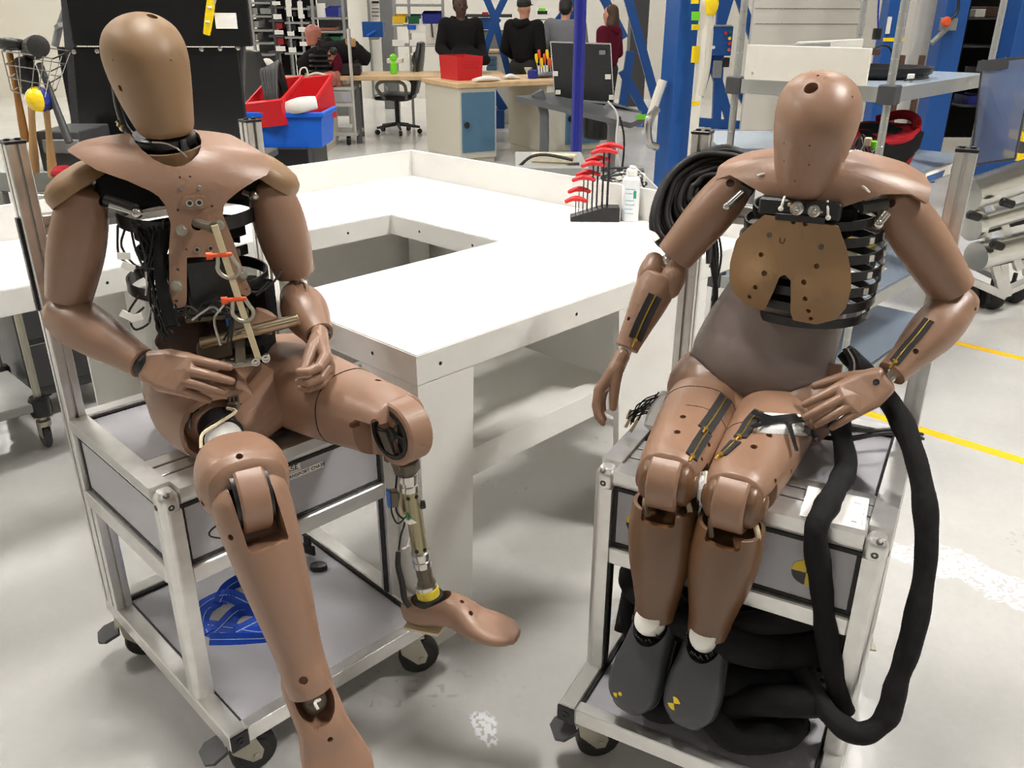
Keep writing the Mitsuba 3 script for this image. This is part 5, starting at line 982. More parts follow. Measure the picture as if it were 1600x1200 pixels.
# things on the white table
def TP(a, b, z=0.): return tf(TF, V(a, b, TH + z))
hx = thing('hex_key_stand', 'black stepped stand for tee-handled hex keys on the white table', 'tool stand')
hA = np.eye(4); d_ = nrm(TP(1.375, .495) - TP(1.255, .625)); hA[:3, 0] = d_; hA[:3, 1] = nrm(np.cross(CU, d_)); hA[:3, 3] = TP(1.315, .560)
wed = sg.Polygon([(-.088, 0), (.088, 0), (.088, .052), (.03, .052), (-.088, .016)])
part(hx, 'base', extrude(wed.buffer(-.002).buffer(.002), .056, hA @ at((0, .028, 0), np.array([[1, 0, 0], [0, 0, -1], [0, 1, 0.]]))), M_BLACK)
M_REDP = mat('red_plastic', (200, 32, 34), rough=.4)
hexes = [(-.070, -.012, .075, .0012), (-.058, .010, .105, .0015), (-.044, -.010, .15, .002), (-.028, .010, .165, .0025), (-.012, -.010, .20, .0028), (.006, .010, .215, .0032), (.024, -.010, .245, .0036), (.044, .010, .26, .0042)]
for i, (u, v, h, r_) in enumerate(hexes):
    zb_ = .016 + (u + .088) * .305 if u < .03 else .052
    t = thing('hex_key', 'red tee-handled hex key standing in the black stand', 'hex key', 'red hex keys in the stand')
    part(t, 'shaft', cyl((u, v, zb_ - .0), (u, v, h), max(r_, .0016), n=6), M_BLACK, M=hA)
    L_ = .040 + .010 * i / 7
    part(t, 'handle', limb([(u - L_ * .9, v - .006, h - .004), (u - L_ * .4, v - .002, h + .004), (u, v, h + .006), (u + L_ * .4, v + .002, h + .004), (u + L_ * .9, v + .006, h - .004)], [.0070, .0085, .0100, .0085, .0070], [.0075, .010, .012, .010, .0075], (0, 0, 1), n=14, cap=.7), M_REDP, 40, M=hA)
cn = thing('spray_can', 'white spray can with a plastic nozzle beside the hex key stand', 'spray can')
cp = TP(1.405, .470)
M_CAN = mat('can_white', (226, 230, 232), rough=.25, spec=.6); M_CANB = mat('can_print', (150, 178, 206), rough=.35); M_CANG = mat('can_green', (40, 150, 120), rough=.35)
part(cn, 'body', lathe([(.030, 0), (.0325, .002), (.0325, .140), (.031, .150), (.024, .158), (.018, .161)], cp, n=32), M_CAN)
part(cn, 'nozzle', J(lathe([(.0205, .1615), (.021, .180), (.016, .186), (0, .186)], cp, n=24), mv(box((-.008, -.018, .186), (.008, .010, .196), .003), frame(cp, .3))), M_TAPE)
part(cn, 'straw', cyl(cp + V(.012, -.01, .190), cp + V(.10, -.05, .115), .0016, n=8), M_TAPE)
def wrap_patch(c, r, a0, a1, z0, z1, th=.0005, n=10):
    R_ = []
    for a in np.linspace(a0, a1, n): d = V(math.cos(a), math.sin(a), 0); R_.append(np.array([c + d * r + V(0, 0, z0), c + d * (r + th) + V(0, 0, z0), c + d * (r + th) + V(0, 0, z1), c + d * r + V(0, 0, z1)]))
    return rings_mesh(R_)
part(cn, 'printed_label', wrap_patch(cp, .0324, -1.4, -1.05, .085, .112), M_CANG)
for z0, a0, a1 in ((.115, -2.4, -1.2), (.10, -2.3, -1.5), (.075, -2.3, -1.3), (.06, -2.3, -1.2), (.045, -2.3, -1.4), (.03, -2.3, -1.3)): part(cn, 'printed_line', wrap_patch(cp, .0324, a0, a1, z0, z0 + .004), M_CANB)
solo('bottle_cap', lathe([(.012, 0), (.013, .003), (.013, .014), (.010, .02), (0, .021)], TP(1.425, .37), n=18), M_REDP, 'small red cap lying on the white table near the cable coil', 'cap')
for i, (a, b, s_) in enumerate(((1.06, .70, .012), (.94, .52, .010), (1.18, .42, .012), (.62, .3, .006))): pass
# low things under the left part of the table
def cabinet_box(root, lo, hi, M, m, name='body', b=.004): return part(root, name, box(lo, hi, b), m, M=M)
kc_ = thing('rolling_cabinet', 'dark grey rolling tool cabinet under the table behind the left chair', 'cabinet')
Mk = frame(atz(205, 618, 0) + V(-.02, .0, 0), TY); cabinet_box(kc_, (-.36, 0, .10), (0, .42, .72), Mk, M_DGREY)
for z in (.14, .34, .54): part(kc_, 'drawer', box((-.35, -.008, z), (-.01, -.0005, z + .18), .003), M_DGREY, M=Mk)
for x, y in ((-.31, .05), (-.05, .05), (-.31, .37), (-.05, .37)): part(kc_, 'caster', J(cyl((x - .02, y, .045), (x + .02, y, .045), .045, n=20, b=.005), box((x - .03, y - .03, .085), (x + .03, y + .03, .0998), .003)), M_RUBBER, M=Mk)
sc = thing('rolling_shelf', 'rolling shelf cart with round steel posts at the left edge', 'cart')
Ms = frame(atz(78, 700, 0), TY)
M_SHELFG = mat('shelf_grey', (150, 152, 148), rough=.4, metal=.2)
part(sc, 'shelf', box((-.9, -.02, .165), (.02, .44, .20), .004), M_SHELFG, M=Ms)
for x, y in ((0, 0), (0, .42), (-.86, 0), (-.30, .42)):
    p_ = part(sc, 'post', cyl((x, y, .12), (x, y, .735), .0135, n=16), M_ZINC, M=Ms); part(p_, 'collar', lathe([(.032, .14), (.036, .15), (.036, .20), (.028, .215)], (x, y, 0), n=12), M_BLACK, M=Ms)
    c_ = part(sc, 'caster', J(cyl((x - .012, y + .02, .045), (x + .012, y + .02, .045), .045, n=24, b=.006)), M_DGREY, M=Ms); part(c_, 'fork', J(lathe([(.026, .098), (.026, .118), (.014, .122)], (x, y, 0), n=14), box((x - .018, y - .01, .05), (x - .014, y + .035, .098), .001), box((x + .014, y - .01, .05), (x + .018, y + .035, .098), .001)), M_ZINC, M=Ms)
# ------------------------------------------------------------------ the hall behind
M_BEIGE = mat('bench_beige', (196, 192, 178), rough=.5); M_BBLUE = mat('bench_blue', (76, 112, 138), rough=.5)
def _wood(p, n, uv):
    s = dr.floor(p.y * 22 + p.x * 9); g = fbm(p.x * 5, p.y * 40, p.z * 40); r_ = cell_r(s)
    return mix(mi.Color3f(.50, .33, .17), mi.Color3f(.66, .47, .27), .55 * g + .45 * r_)
def cell_r(s): return mikit.cell_rand(s, 3, 1)
M_WOOD = mat('butcher_block', proc(_wood), rough=.4); M_WOODH = mat('hammer_handle', (176, 138, 92), rough=.55)
M_BLUE = mat('blue_paint', (20, 76, 146), rough=.35, spec=.5); M_NAVY = mat('navy_pole', (28, 34, 128), rough=.25, spec=.6); M_BOARD = mat('black_board', (22, 23, 25), rough=.18, spec=.5)
M_BINR = mat('red_bin', (196, 28, 34), rough=.4); M_BIND = mat('dark_red_bin', (150, 26, 36), rough=.4); M_BINB = mat('blue_bin', (22, 96, 206), rough=.4); M_BINN = mat('navy_bin', (26, 40, 130), rough=.4); M_BINY = mat('yellow_bin', (232, 190, 30), rough=.4); M_BING = mat('green_bin', (24, 92, 60), rough=.4)
M_YEL = mat('yellow_plastic', (238, 204, 20), rough=.35); M_GREYM = mat('grey_metal', (136, 138, 138), rough=.4, metal=.4); M_GALV = mat('galvanised', (166, 168, 166), rough=.35, metal=.6); M_SHELFB = mat('shelf_laminate', (128, 140, 152), rough=.28)
M_CLOTHK = mat('black_cloth', (30, 30, 31), rough=.9, spec=.1); M_CLOTHG = mat('grey_cloth', (122, 124, 128), rough=.9, spec=.1); M_MAROON = mat('maroon_cloth', (88, 24, 40), rough=.9, spec=.1); M_TROUS = mat('trousers', (58, 56, 54), rough=.9, spec=.1)
M_SKD = mat('dark_skin', (74, 50, 40), rough=.5); M_SKL = mat('light_skin', (206, 150, 126), rough=.5); M_HAIRB = mat('brown_hair', (70, 48, 34), rough=.6); M_HAIRK = mat('dark_hair', (28, 25, 24), rough=.6)
M_SCREEN = mat('laptop_lid', (34, 35, 37), rough=.35); M_LAPG = mat('desk_grey', (88, 90, 92), rough=.45); M_GREENB = mat('green_bottle', (120, 220, 50), rough=.3); M_TABW = mat('panel_white', (214, 210, 200), rough=.5)
scene['mat_clear_plastic'] = {'type': 'thindielectric', 'int_ior': 1.45}
scene['mat_vinyl_sheet'] = {'type': 'blendbsdf', 'weight': .8, 'a': {'type': 'thindielectric', 'int_ior': 1.5}, 'b': {'type': 'twosided', 'x': {'type': 'principled', 'base_color': rgb((112, 126, 158)), 'roughness': .15, 'specular': .6}}}
def bxp(x0, y0, x1, y1, Y, D, b=.004):
    """A box whose front face, at distance Y, spans the pixel rectangle; it runs D further back."""
    a, c = aty((x0 + x1) / 2, y0, Y), aty((x0 + x1) / 2, y1, Y); l, r_ = aty(x0, (y0 + y1) / 2, Y), aty(x1, (y0 + y1) / 2, Y)
    return box((l[0], Y, max(c[2], .0005)), (r_[0], Y + D, a[2]), b)
def rod(p, q, Y, r_, Y2=None, n=10): return cyl(aty(*p, Y), aty(*q, Y if Y2 is None else Y2), r_, n=n)
def bar(p, q, Y, w, d, Y2=None):
    a, b = aty(*p, Y), aty(*q, Y if Y2 is None else Y2); return between(rrect(w, d, min(w, d) * .08), a, b, (1, 0, 0))
def bin_mesh(w, d, h, t=.004, slope=.35, lip=.012):
    """An open bin with a lowered front (front at -y)."""
    o = hull([(x * w / 2, y * d / 2, 0) for x in (-.92, .92) for y in (-.95, .95)] + [(x * w / 2, d / 2, h) for x in (-1, 1)] + [(x * w / 2, -d / 2, h * (1 - slope)) for x in (-1, 1)])
    i = hull([(x * (w / 2 - t), y * (d / 2 - t), t) for x in (-.92, .92) for y in (-.95, .95)] + [(x * (w / 2 - t), d / 2 - t, h * 1.1) for x in (-1, 1)] + [(x * (w / 2 - t), -d / 2 + t, h * 1.1) for x in (-1, 1)])
    m = cut(o, i)
    return m
# -- black boards on a stand behind the larger dummy
YB_ = 3.5
bd_ = thing('black_board', 'tall black board standing behind the head of the larger dummy', 'board')
part(bd_, 'upper_panel', bxp(103, -60, 387, 72, YB_, .02), M_BOARD); part(bd_, 'lower_panel', bxp(113, 74, 386, 330, YB_ + .015, .02), M_BOARD)
part(bd_, 'frame', bar((100, -60), (128, 290), YB_ + .03, .035, .03), M_DGREY); part(bd_, 'frame', bar((378, -60), (372, 290), YB_ + .045, .035, .03), M_DGREY)
part(bd_, 'foot', J(bxp(70, 250, 400, 262, YB_ - .05, .35)), M_DGREY)
for px, py in ((116, 81), (152, 80), (315, 77), (344, 76), (372, 75)): part(bd_, 'screw', lathe([(.009, 0), (.009, .003), (.005, .005), (0, .005)], aty(px, py, YB_ + .0148), (0, -1, 0), n=12), M_STEEL)
lv = thing('spirit_level', 'yellow and silver spirit level hanging on the black board', 'tool')
_l0, _l1 = aty(332, -12, YB_ - .012), aty(323, 54, YB_ - .012)
part(lv, 'body', limb([_l0, _l0 * .4 + _l1 * .6, _l1], [.016, .0155, .013], [.008, .008, .007], (1, 0, 0), n=16, sq=4, cap=.3), M_YEL)
part(lv, 'rail', between(rrect(.010, .012, .002), _l0 + V(.020, -.001, 0), _l1 + V(.014, -.001, .05), (1, 0, 0)), M_ALU)
for q in (.35, .7): part(lv, 'vial', cyl(_l0 + (_l1 - _l0) * q + V(-.008, -.0085, 0), _l0 + (_l1 - _l0) * q + V(.008, -.0085, 0), .004), M_TAPE)
solo('white_card', bxp(336, 20, 370, 45, YB_ - .003, .002, .0003), M_PAPER, 'blank white card on the black board beside the spirit level', 'card')
# -- wire basket with hammers
wb = thing('wire_basket', 'wire basket of mallets and hammers beside the black board', 'basket')
YW = 3.05
def wbp(x, y, dy=0): return aty(x, y, YW + dy)
rim = [wbp(3, 80), wbp(55, 86), wbp(82, 92), wbp(110, 80, .25), wbp(28, 68, .25)]
bot = [wbp(18, 142), wbp(48, 150), wbp(70, 152), wbp(88, 140, .2), wbp(36, 132, .2)]
part(wb, 'rim_wire', tube(rim + [rim[0]], .0028, 6, 1, smooth=False), M_STEEL); part(wb, 'base_wire', tube(bot + [bot[0]], .0022, 6, 1, smooth=False), M_STEEL)
for f_ in (.33, .66): part(wb, 'ring_wire', tube([a * (1 - f_) + b * f_ for a, b in zip(rim + rim[:1], bot + bot[:1])], .0022, 6, 1, smooth=False), M_STEEL)
for i in range(5):
    for f_ in (0, .5): a = rim[i] * (1 - f_) + rim[(i + 1) % 5] * f_; b = bot[i] * (1 - f_) + bot[(i + 1) % 5] * f_; part(wb, 'upright_wire', cyl(a, b, .002, n=6), M_STEEL)
def hammer(name, label, h0, h1, r0, r1, mh, head, mhd):
    k = thing(name, label, 'hammer'); part(k, 'handle', limb([h0, h0 * .6 + h1 * .4, h0 * .2 + h1 * .8, h1], [r0, r0 * .95, r1, r1 * 1.05], None, n=16, cap=.4), mh); part(k, 'head', head, mhd); return k
hammer('rubber_mallet', 'large black rubber mallet with a round head in the wire basket', wbp(62, 100, .06), wbp(108, 222, .0), .011, .013, M_DGREY, limb([wbp(48, 78, .16), wbp(52, 76, .12), wbp(58, 73, .04), wbp(60, 72, .0)], [.034, .037, .037, .035], None, (0, 0, 1), n=24, cap=.2), M_RUBBER)
hammer('rubber_mallet', 'black mallet hanging upright in the wire basket with its wooden handle down', wbp(48, 150, .1), wbp(54, 268, .08), .012, .016, M_WOODH, limb([wbp(36, 92, .1), wbp(44, 118, .1), wbp(46, 145, .1)], [.026, .03, .024], None, n=20, sq=3), M_BLACK)
hammer('hammer', 'hammer with a long brown handle at the left end of the wire basket', wbp(15, 84, .12), wbp(40, 220, .1), .011, .014, mat('brown_handle', (150, 104, 52), rough=.5), limb([wbp(2, 68, .14), wbp(14, 69, .12), wbp(32, 70, .1)], [.018, .021, .018], None, (0, 0, 1), n=18, sq=3), M_BLACK)
hammer('hammer', 'hammer with a pale handle below the blue and yellow ball', wbp(72, 168, .05), wbp(83, 276, .04), .011, .016, M_WOODH, limb([wbp(64, 148, .06), wbp(72, 160, .05), wbp(78, 170, .05)], [.012, .016, .012], None, n=16), M_BLACK)
bl_ = thing('beach_ball', 'small yellow, blue and red ball in the bottom of the wire basket', 'ball')
_bc = wbp(60, 155, .02)
for i, mm in enumerate((M_MAROON, M_TAPE, M_YEL, M_BINN)):
    a = np.linspace(0, math.pi / 2, 7) + i * math.pi / 2 + .9; R_ = [np.array([_bc + .042 * V(math.sin(t_) * math.cos(q), math.sin(t_) * math.sin(q), math.cos(t_)) for q in a] + [_bc]) for t_ in np.linspace(.02, 3.12, 10)]
    part(bl_, 'panel', rings_mesh(R_), mm)
solo('support_arm', J(rod((100, 18), (92, 42), YB_ + .3, .012), rod((93, 40), (86, 72), YB_ + .3, .015), rod((91, 38), (95, 44), YB_ + .29, .02)), M_GREYM, 'grey jointed support arm rising behind the wire basket', 'support arm')
# grey bench with aluminium rails and a dark machine at the far left
gb = thing('grey_bench', 'low grey machine bench behind the left post of the left chair', 'bench')
part(gb, 'top', bxp(-60, 268, 96, 300, 3.25, .5), M_SHELFG); part(gb, 'rail', bxp(40, 304, 100, 314, 3.2, .05), M_ALU); part(gb, 'rail', bxp(40, 321, 100, 330, 3.2, .05), M_ALU); part(gb, 'leg', bxp(5, 300, 18, 440, 3.24, .05), M_SHELFG); part(gb, 'leg', bxp(-40, 300, -28, 440, 3.24, .05), M_SHELFG)
dm = thing('dark_machine', 'dark grey machine housing under the hammer handles', 'machine')
part(dm, 'housing', bxp(61, 206, 128, 268, YB_ - .35, .25), M_DGREY); part(dm, 'window', bxp(66, 218, 124, 240, YB_ - .36, .008), M_GREYM)
solo('folded_cloth', limb([aty(90, 268, 3.05), aty(105, 270, 3.05), aty(118, 275, 3.05)], [.05, .05, .04], [.02, .025, .02], (0, 1, 0), n=14), M_BIND, 'dark red folded cloth behind the right shoulder of the larger dummy', 'cloth')
# -- crate, blue bin, red bins
YC = 4.3
cb = thing('black_cabinet', 'black equipment cabinet carrying the blue bin behind the white table', 'cabinet')
part(cb, 'body', bxp(388, 232, 515, 990, YC, .45), M_BLACK); part(cb, 'edge_strip', bxp(495, 232, 497, 400, YC - .002, .002, 0), M_DGREY)
zc = aty(450, 232, YC)[2]; bxw = aty(505, 205, YC)[0] - aty(388, 205, YC)[0]; bxc = (aty(505, 205, YC)[0] + aty(388, 205, YC)[0]) / 2
bb = thing('blue_bin', 'bright blue open plastic bin on the black cabinet', 'bin')
hb_ = aty(450, 176, YC)[2] - zc
Mb = frame((bxc, YC + .17, zc + .0005), .0)
bo = hull([(x * bxw / 2, y * .15, 0) for x in (-.9, .9) for y in (-.95, .95)] + [(x * bxw / 2 * .98, y * .16, hb_) for x in (-1, 1) for y in (-1, 1)])
part(bb, 'body', cut(bo, hull([(x * (bxw / 2 - .006), y * .142, .006) for x in (-.9, .9) for y in (-.95, .95)] + [(x * (bxw / 2 - .006), y * .154, hb_ * 1.2) for x in (-1, 1) for y in (-1, 1)])), M_BINB, M=Mb)
part(bb, 'rim', cut(box((-bxw / 2 - .008, -.168, hb_ - .025), (bxw / 2 + .008, .168, hb_), .004), box((-bxw / 2 + .007, -.154, hb_ - .05), (bxw / 2 - .007, .154, hb_ + .02), .002)), M_BINB, M=Mb)
for i, (x, w_, y_, s_, lab) in enumerate(((bxc - .055, .20, YC + .04, .45, 'red open-fronted bin of black cables leaning in the blue bin'), (bxc + .07, .20, YC + .16, .55, 'red open-fronted bin standing behind the cable bin in the blue bin'))):
    k = thing('red_bin', lab, 'bin'); Mr = frame((x, y_ + .08, zc + hb_ * .60), -.25) @ trimesh.transformations.rotation_matrix(-.12, [0, 1, 0])
    part(k, 'body', bin_mesh(w_ * 1.0, .26, .21, .005, s_), M_BINR, M=Mr); part(k, 'rim', cut(hull([(x_ * w_ / 2 * 1.05, .135, z_) for x_ in (-1, 1) for z_ in (.195, .212)] + [(x_ * w_ / 2 * 1.05, -.12, z_ + .21 * (1 - s_) - .2) for x_ in (-1, 1) for z_ in (.185, .20)]), hull([(x_ * w_ / 2 * .95, y2, z_) for x_ in (-1, 1) for y2 in (-.10, .125) for z_ in (-.1, .4)])), M_BINR, M=Mr)
    if i == 0: redM = Mr
for i in range(6):
    o = hr.normal(0, .008, 3); P_ = [tf(redM, V(-.07 + .02 * i, .08, .12)) + o, tf(redM, V(-.06 + .018 * i, .06, .24 + .008 * i)), tf(redM, V(-.03 + .016 * i, -.02, .25)), tf(redM, V(.0 + .012 * i, -.08, .15)), tf(redM, V(.01 + .01 * i, -.10, .08))]
    solo('black_cable', tube(P_, .011, 8, 6), M_CABLE, 'thick black cable coiled in the red bin behind the larger dummy', 'cable', 'cables in the red bin')
solo('plastic_bag', limb([aty(446, 170, YC + .02), aty(470, 164, YC), aty(494, 160, YC + .02)], [.03, .036, .03], [.012, .02, .012], (0, 0, 1), n=14), M_PAPER, 'clear bag of papers stuck between the red bin and the blue bin', 'bag')
# -- storage racks along the far wall
def rack(name, label, Y, xs, ys, py0, py1, depth=.5, m=M_GALV, back=None):
    k = thing(name, label, 'shelving')
    for x in xs:
        for d in (0, depth): part(k, 'upright', box(*[(lambda a, b: (np.minimum(a, b), np.maximum(a, b)))(aty(x, py0, Y + d) + V(-.018, -.018, 0), aty(x, py0, Y + d) + V(.018, .018, -aty(x, py0, Y + d)[2] + .002))][0], .002), m)
    for y in ys: a, b = aty(xs[0], y, Y), aty(xs[-1], y, Y); part(k, 'shelf', box((a[0], Y - .02, a[2] - .03), (b[0], Y + depth + .02, a[2]), .002), m)
    if back: part(k, 'back', box((aty(xs[0], 40, Y)[0], Y + depth + .022, .05), (aty(xs[-1], 40, Y)[0], Y + depth + .03, aty(xs[0], py0, Y)[2]), 0), back)
    return k
Y1 = 13.0
rack('storage_rack', 'grey storage rack of parts at the far left, next to the black board', Y1 + .6, (386, 424), (3, 24, 46, 66, 84), -40, 90, back=M_DGREY)
rack('storage_rack', 'black storage rack of labelled red bins at the far wall', Y1, (420, 443), (10, 31, 55, 80), -40, 100, m=M_DGREY, back=M_BLACKM)
rack('storage_rack', 'grey storage rack of black bins, second from the right at the far wall', Y1, (445, 465, 484), (12, 34, 57, 82), -40, 100, back=M_BLACKM)
rack('storage_rack', 'open grey storage rack with a navy bin on its top shelf', Y1, (486, 534), (27, 48, 72), -10, 100, back=M_GREYM)
def card(x0, y0, x1, y1, Y, label='white label card on a storage rack shelf edge', g='label cards on the storage racks'): solo('label_card', bxp(x0, y0, x1, y1, Y, .003, .0003), M_PAPER, label, 'card', g)
for c_ in ((425, 2, 438, 8), (427, 22, 440, 30), (429, 47, 443, 54), (431, 72, 446, 80), (447, 0, 455, 26), (449, 49, 460, 56), (451, 74, 463, 82), (465, 2, 473, 22), (466, 22, 476, 29), (466, 42, 478, 50), (468, 65, 480, 72)): card(*c_, Y1 - .0235)
def box_thing(name, label, cat, group, x0, y0, x1, y1, Y, D, m, open_=True):
    a, c = aty((x0 + x1) / 2, y0, Y), aty((x0 + x1) / 2, y1, Y); l, r_ = aty(x0, (y0 + y1) / 2, Y), aty(x1, (y0 + y1) / 2, Y); w, h = r_[0] - l[0], a[2] - c[2]
    k = thing(name, label, cat, group); part(k, 'body', bin_mesh(w, D, h, max(.006, h * .04), .25), m, M=frame(((l[0] + r_[0]) / 2, Y + D / 2, c[2] + .001))); return k
for (x0, y0, x1, y1) in ((427, 33, 441, 45), (428, 56, 443, 70)): box_thing('storage_bin', 'dark red storage bin on the black storage rack', 'bin', 'red bins on the black rack', x0, y0, x1, y1, Y1, .35, M_BIND)
for (x0, y0, x1, y1) in ((447, 36, 462, 48), (448, 60, 463, 73), (466, 31, 480, 41), (467, 54, 481, 64), (447, 15, 462, 26)): box_thing('storage_bin', 'black storage bin on the grey storage rack', 'bin', 'black bins on the grey rack', x0, y0, x1, y1, Y1, .35, M_BLACK)
box_thing('storage_bin', 'navy storage bin on the top shelf of the open rack', 'bin', None, 508, 9, 529, 26, Y1, .35, M_BINN); box_thing('storage_bin', 'dark green storage bin on a lower shelf of the open rack', 'bin', None, 507, 54, 533, 68, Y1, .35, M_BING)
box_thing('storage_bin', 'low bin of reddish parts on the middle shelf of the open rack', 'bin', None, 500, 42, 524, 47.5, Y1, .3, mat('reddish_parts', (150, 92, 78), rough=.7))
solo('grey_board', bxp(480, 9, 500, 27, Y1 + .1, .02), M_GREYM, 'grey sheet leaning on the top shelf of the open rack', 'panel'); solo('paper_sheet', bxp(495, 5, 509, 27, Y1 + .05, .004, .0005), M_PAPER, 'white paper hanging at the top of the open rack', 'paper')
for (x0, y0, x1, y1) in ((388, 9, 402, 23), (406, 10, 418, 22), (389, 30, 404, 43), (388, 50, 402, 63)): box_thing('storage_bin', 'pale parts box on the grey rack next to the black board', 'bin', 'pale boxes on the leftmost rack', x0, y0, x1, y1, Y1 + .6, .35, M_SHELFG)
# -- wall panels, column, sheets of paper, blue cabinet
struct('trim', box((aty(575, 20, 16.9)[0], 16.85, 0), (aty(577, 20, 16.9)[0], 17, 4.5), 0), M_GREYM, label='wall panel joint'); struct('trim', box((aty(606, 20, 15.2)[0] - .12, 15.1, 0), (aty(606, 20, 15.2)[0] + .12, 15.35, ZC), .01), M_GREYM, label='grey column')
for i, y in enumerate((2, 13, 18.5, 24.5)): solo('wall_sheet', bxp(581, y - .2, 592, y + (3 if i == 0 else 1.2), 16.97, .01, 0), M_INK if i == 0 else M_DGREY, 'dark line of print on a wall sheet left of the grey column', 'sign', 'printed lines on the left wall sheet', smooth=False)
bc_ = thing('wall_cabinet', 'blue box cabinet standing on the far desk below the wall sheet', 'cabinet'); part(bc_, 'body', bxp(566, 34, 598, 58, 12.6, .3), M_BLUE); part(bc_, 'stand', bxp(576, 58, 590, 62, 12.6, .2), M_GREYM); part(bc_, 'arm', rod((574, 56), (587, 48), 12.55, .015), M_BINB)
# -- second shelving with coloured bins left of the first person
rack('storage_rack', 'light grey shelving of coloured bins behind the person in the black jacket', 12.6, (612, 636, 690), (6, 38, 69), -60, 120, m=M_GALV)
for (x0, y0, x1, y1, mm, nm) in ((613, 22, 633, 36, M_BINY, 'yellow'), (637, 22, 655, 37, M_BING, 'green'), (659, 17, 690, 37, M_BINN, 'navy'), (636, 37, 650, 46, M_BINB, 'blue')): box_thing('storage_bin', f'{nm} storage bin on the light grey shelving behind the person in the black jacket', 'bin', None, x0, y0, x1, y1, 12.55, .35, mm)
for c_ in ((613, 29, 630, 39), (613, 62, 632, 72), (640, 29, 684, 52), (640, 62, 684, 72)): card(*c_, 12.5765, 'white card hung on the light grey shelving', 'cards on the light grey shelving')
bx2 = thing('parts_board', 'white upright board on the light grey shelving', 'board'); part(bx2, 'board', bxp(665, 37, 682, 69, 12.56, .02), M_TABW); part(bx2, 'rod', rod((674, 37), (676, 58), 12.54, .012), M_DGREY)
bs = thing('wall_shelf', 'blue wall shelf behind the crossed blue braces', 'shelf'); part(bs, 'back', bxp(735, 28, 770, 46, 14.0, .1), M_BLUE); part(bs, 'top', bxp(728, 22, 800, 27, 13.95, .3), M_DGREY); part(bs, 'lower_panel', bxp(738, 47, 800, 82, 14.1, .05), M_GREYM)
box_thing('storage_bin', 'small red bin on the wall shelf behind the crossed blue braces', 'bin', None, 753, 19, 763, 27.5, 13.95, .2, M_BINR)
dw = thing('drawer_cabinet', 'grey bench with blue drawers beyond the crossed blue braces', 'cabinet'); part(dw, 'top', bxp(758, 79, 800, 83, 13.0, .6), M_WOOD); part(dw, 'body', bxp(762, 83.5, 800, 400, 13.02, .55), M_BEIGE)
for i in range(3): part(dw, 'drawer', bxp(760, 88 + i * 8, 776, 94 + i * 8, 12.99, .03), M_BBLUE)
# -- crossed and triangular blue steel frames
def frame_thing(label, Y, bars, feet=(), w=.10, d=.10):
    k = thing('steel_truss', label, 'frame')
    for b in bars: part(k, 'strut', bar(b[0], b[1], b[2] if len(b) > 2 else Y, b[4] if len(b) > 4 else w, d, b[3] if len(b) > 3 else None), M_BLUE)
    for f in feet: part(k, 'foot', bxp(*f, Y - .1, .4), M_BLUE)
    return k
frame_thing('blue steel frame of crossed braces behind the red bin bench', 12.4, [((756, -12), (774, 30)), ((794, -14), (773, 30)), ((774, 28), (752, 100)), ((772, 28), (796, 118)), ((768, 24), (780, 36))], [], .09)
frame_thing('blue steel brace standing behind the red bin bench cabinet', 12.6, [((766, 138), (788, 172))], [(770, 172, 788, 400)], .12)
frame_thing('blue triangular steel frame behind the person in the maroon hoodie', 12.8, [((905, -10), (872, 34)), ((880, -20), (905, 60)), ((978, -15), (1028, 168)), ((985, 80), (972, 170)), ((972, 110), (1010, 180)), ((1003, 213), (1038, 125)), ((940, -10), (975, 60))], [(994, 212, 1012, 219)], .12)
struct('trim', bxp(985, -60, 1012, 170, 15.6, .4), M_DGREY, label='dark grey column behind the blue frame')
frame_thing('blue triangular steel frame with a control box right of the blue column', 12.6, [((1128, -15), (1118, 210)), ((1118, 60), (1092, 150)), ((1150, -20), (1184, 80)), ((1144, -20), (1105, 110)), ((1112, 95), (1142, 195)), ((1144, 120), (1186, 198)), ((1180, 130), (1196, 195)), ((1085, 190), (1160, 196)), ((1110, 212), (1190, 200))], [(1122, 204, 1146, 212)], .12)
kb = thing('control_box', 'blue control box with red and green lamps on the blue frame', 'control box'); part(kb, 'body', bxp(1110, 41, 1144, 87, 12.2, .36), M_BLUE); part(kb, 'lid', bxp(1111, 39, 1144, 42, 12.18, .3), M_GREYM)
for px, py, mm in ((1134, 52, M_BINR), (1141, 50, M_BING), (1140, 60, M_YEL), (1140, 68, M_BINR), (1139, 78, M_ORANGE), (1115, 74, M_TAPE)): part(kb, 'lamp', cyl(aty(px, py, 12.2), aty(px, py, 12.16), .022, n=10), mm)
part(kb, 'valve', bxp(1116, 95, 1128, 122, 12.15, .1), M_GREYM); part(kb, 'gauge', bxp(1130, 90, 1140, 105, 12.15, .08), M_BLACK)
# -- blue column with its yellow warning strip, thin navy pole
Yc = 7.9
cl_ = thing('blue_column', 'wide bright blue steel column right of the screwdriver bench', 'column'); part(cl_, 'post', between(rrect(.26, .30, .01), V(*aty(1050, 300, Yc)[:2], 0), V(aty(1052, 300, Yc)[0], Yc, ZC - .002), (1, .25, 0)), M_BLUE)
part(cl_, 'strip', between(rrect(.075, .03, .004), V(aty(1084, 215, Yc - .3)[0] - .005, Yc - .3, .25), V(aty(1084, 215, Yc - .3)[0] - .005, Yc - .3, 2.6), (1, 0, 0)), M_TABW)
for y0, y1, mm in ((-20, 6, M_YEL), (38, 47, M_YEL), (72, 98, M_YEL), (158, 164, M_YEL), (18, 32, M_GREENB)): part(cl_, 'tape_band', bxp(1080.5, y0, 1093, y1, Yc - .32, .006, .0005), mm)
part(cl_, 'hand_loop', tube([aty(1027, 170, Yc - .2), aty(1013, 190, Yc - .25), aty(1014, 222, Yc - .25), aty(1026, 230, Yc - .2)], .035, 10, 6), M_STEEL)
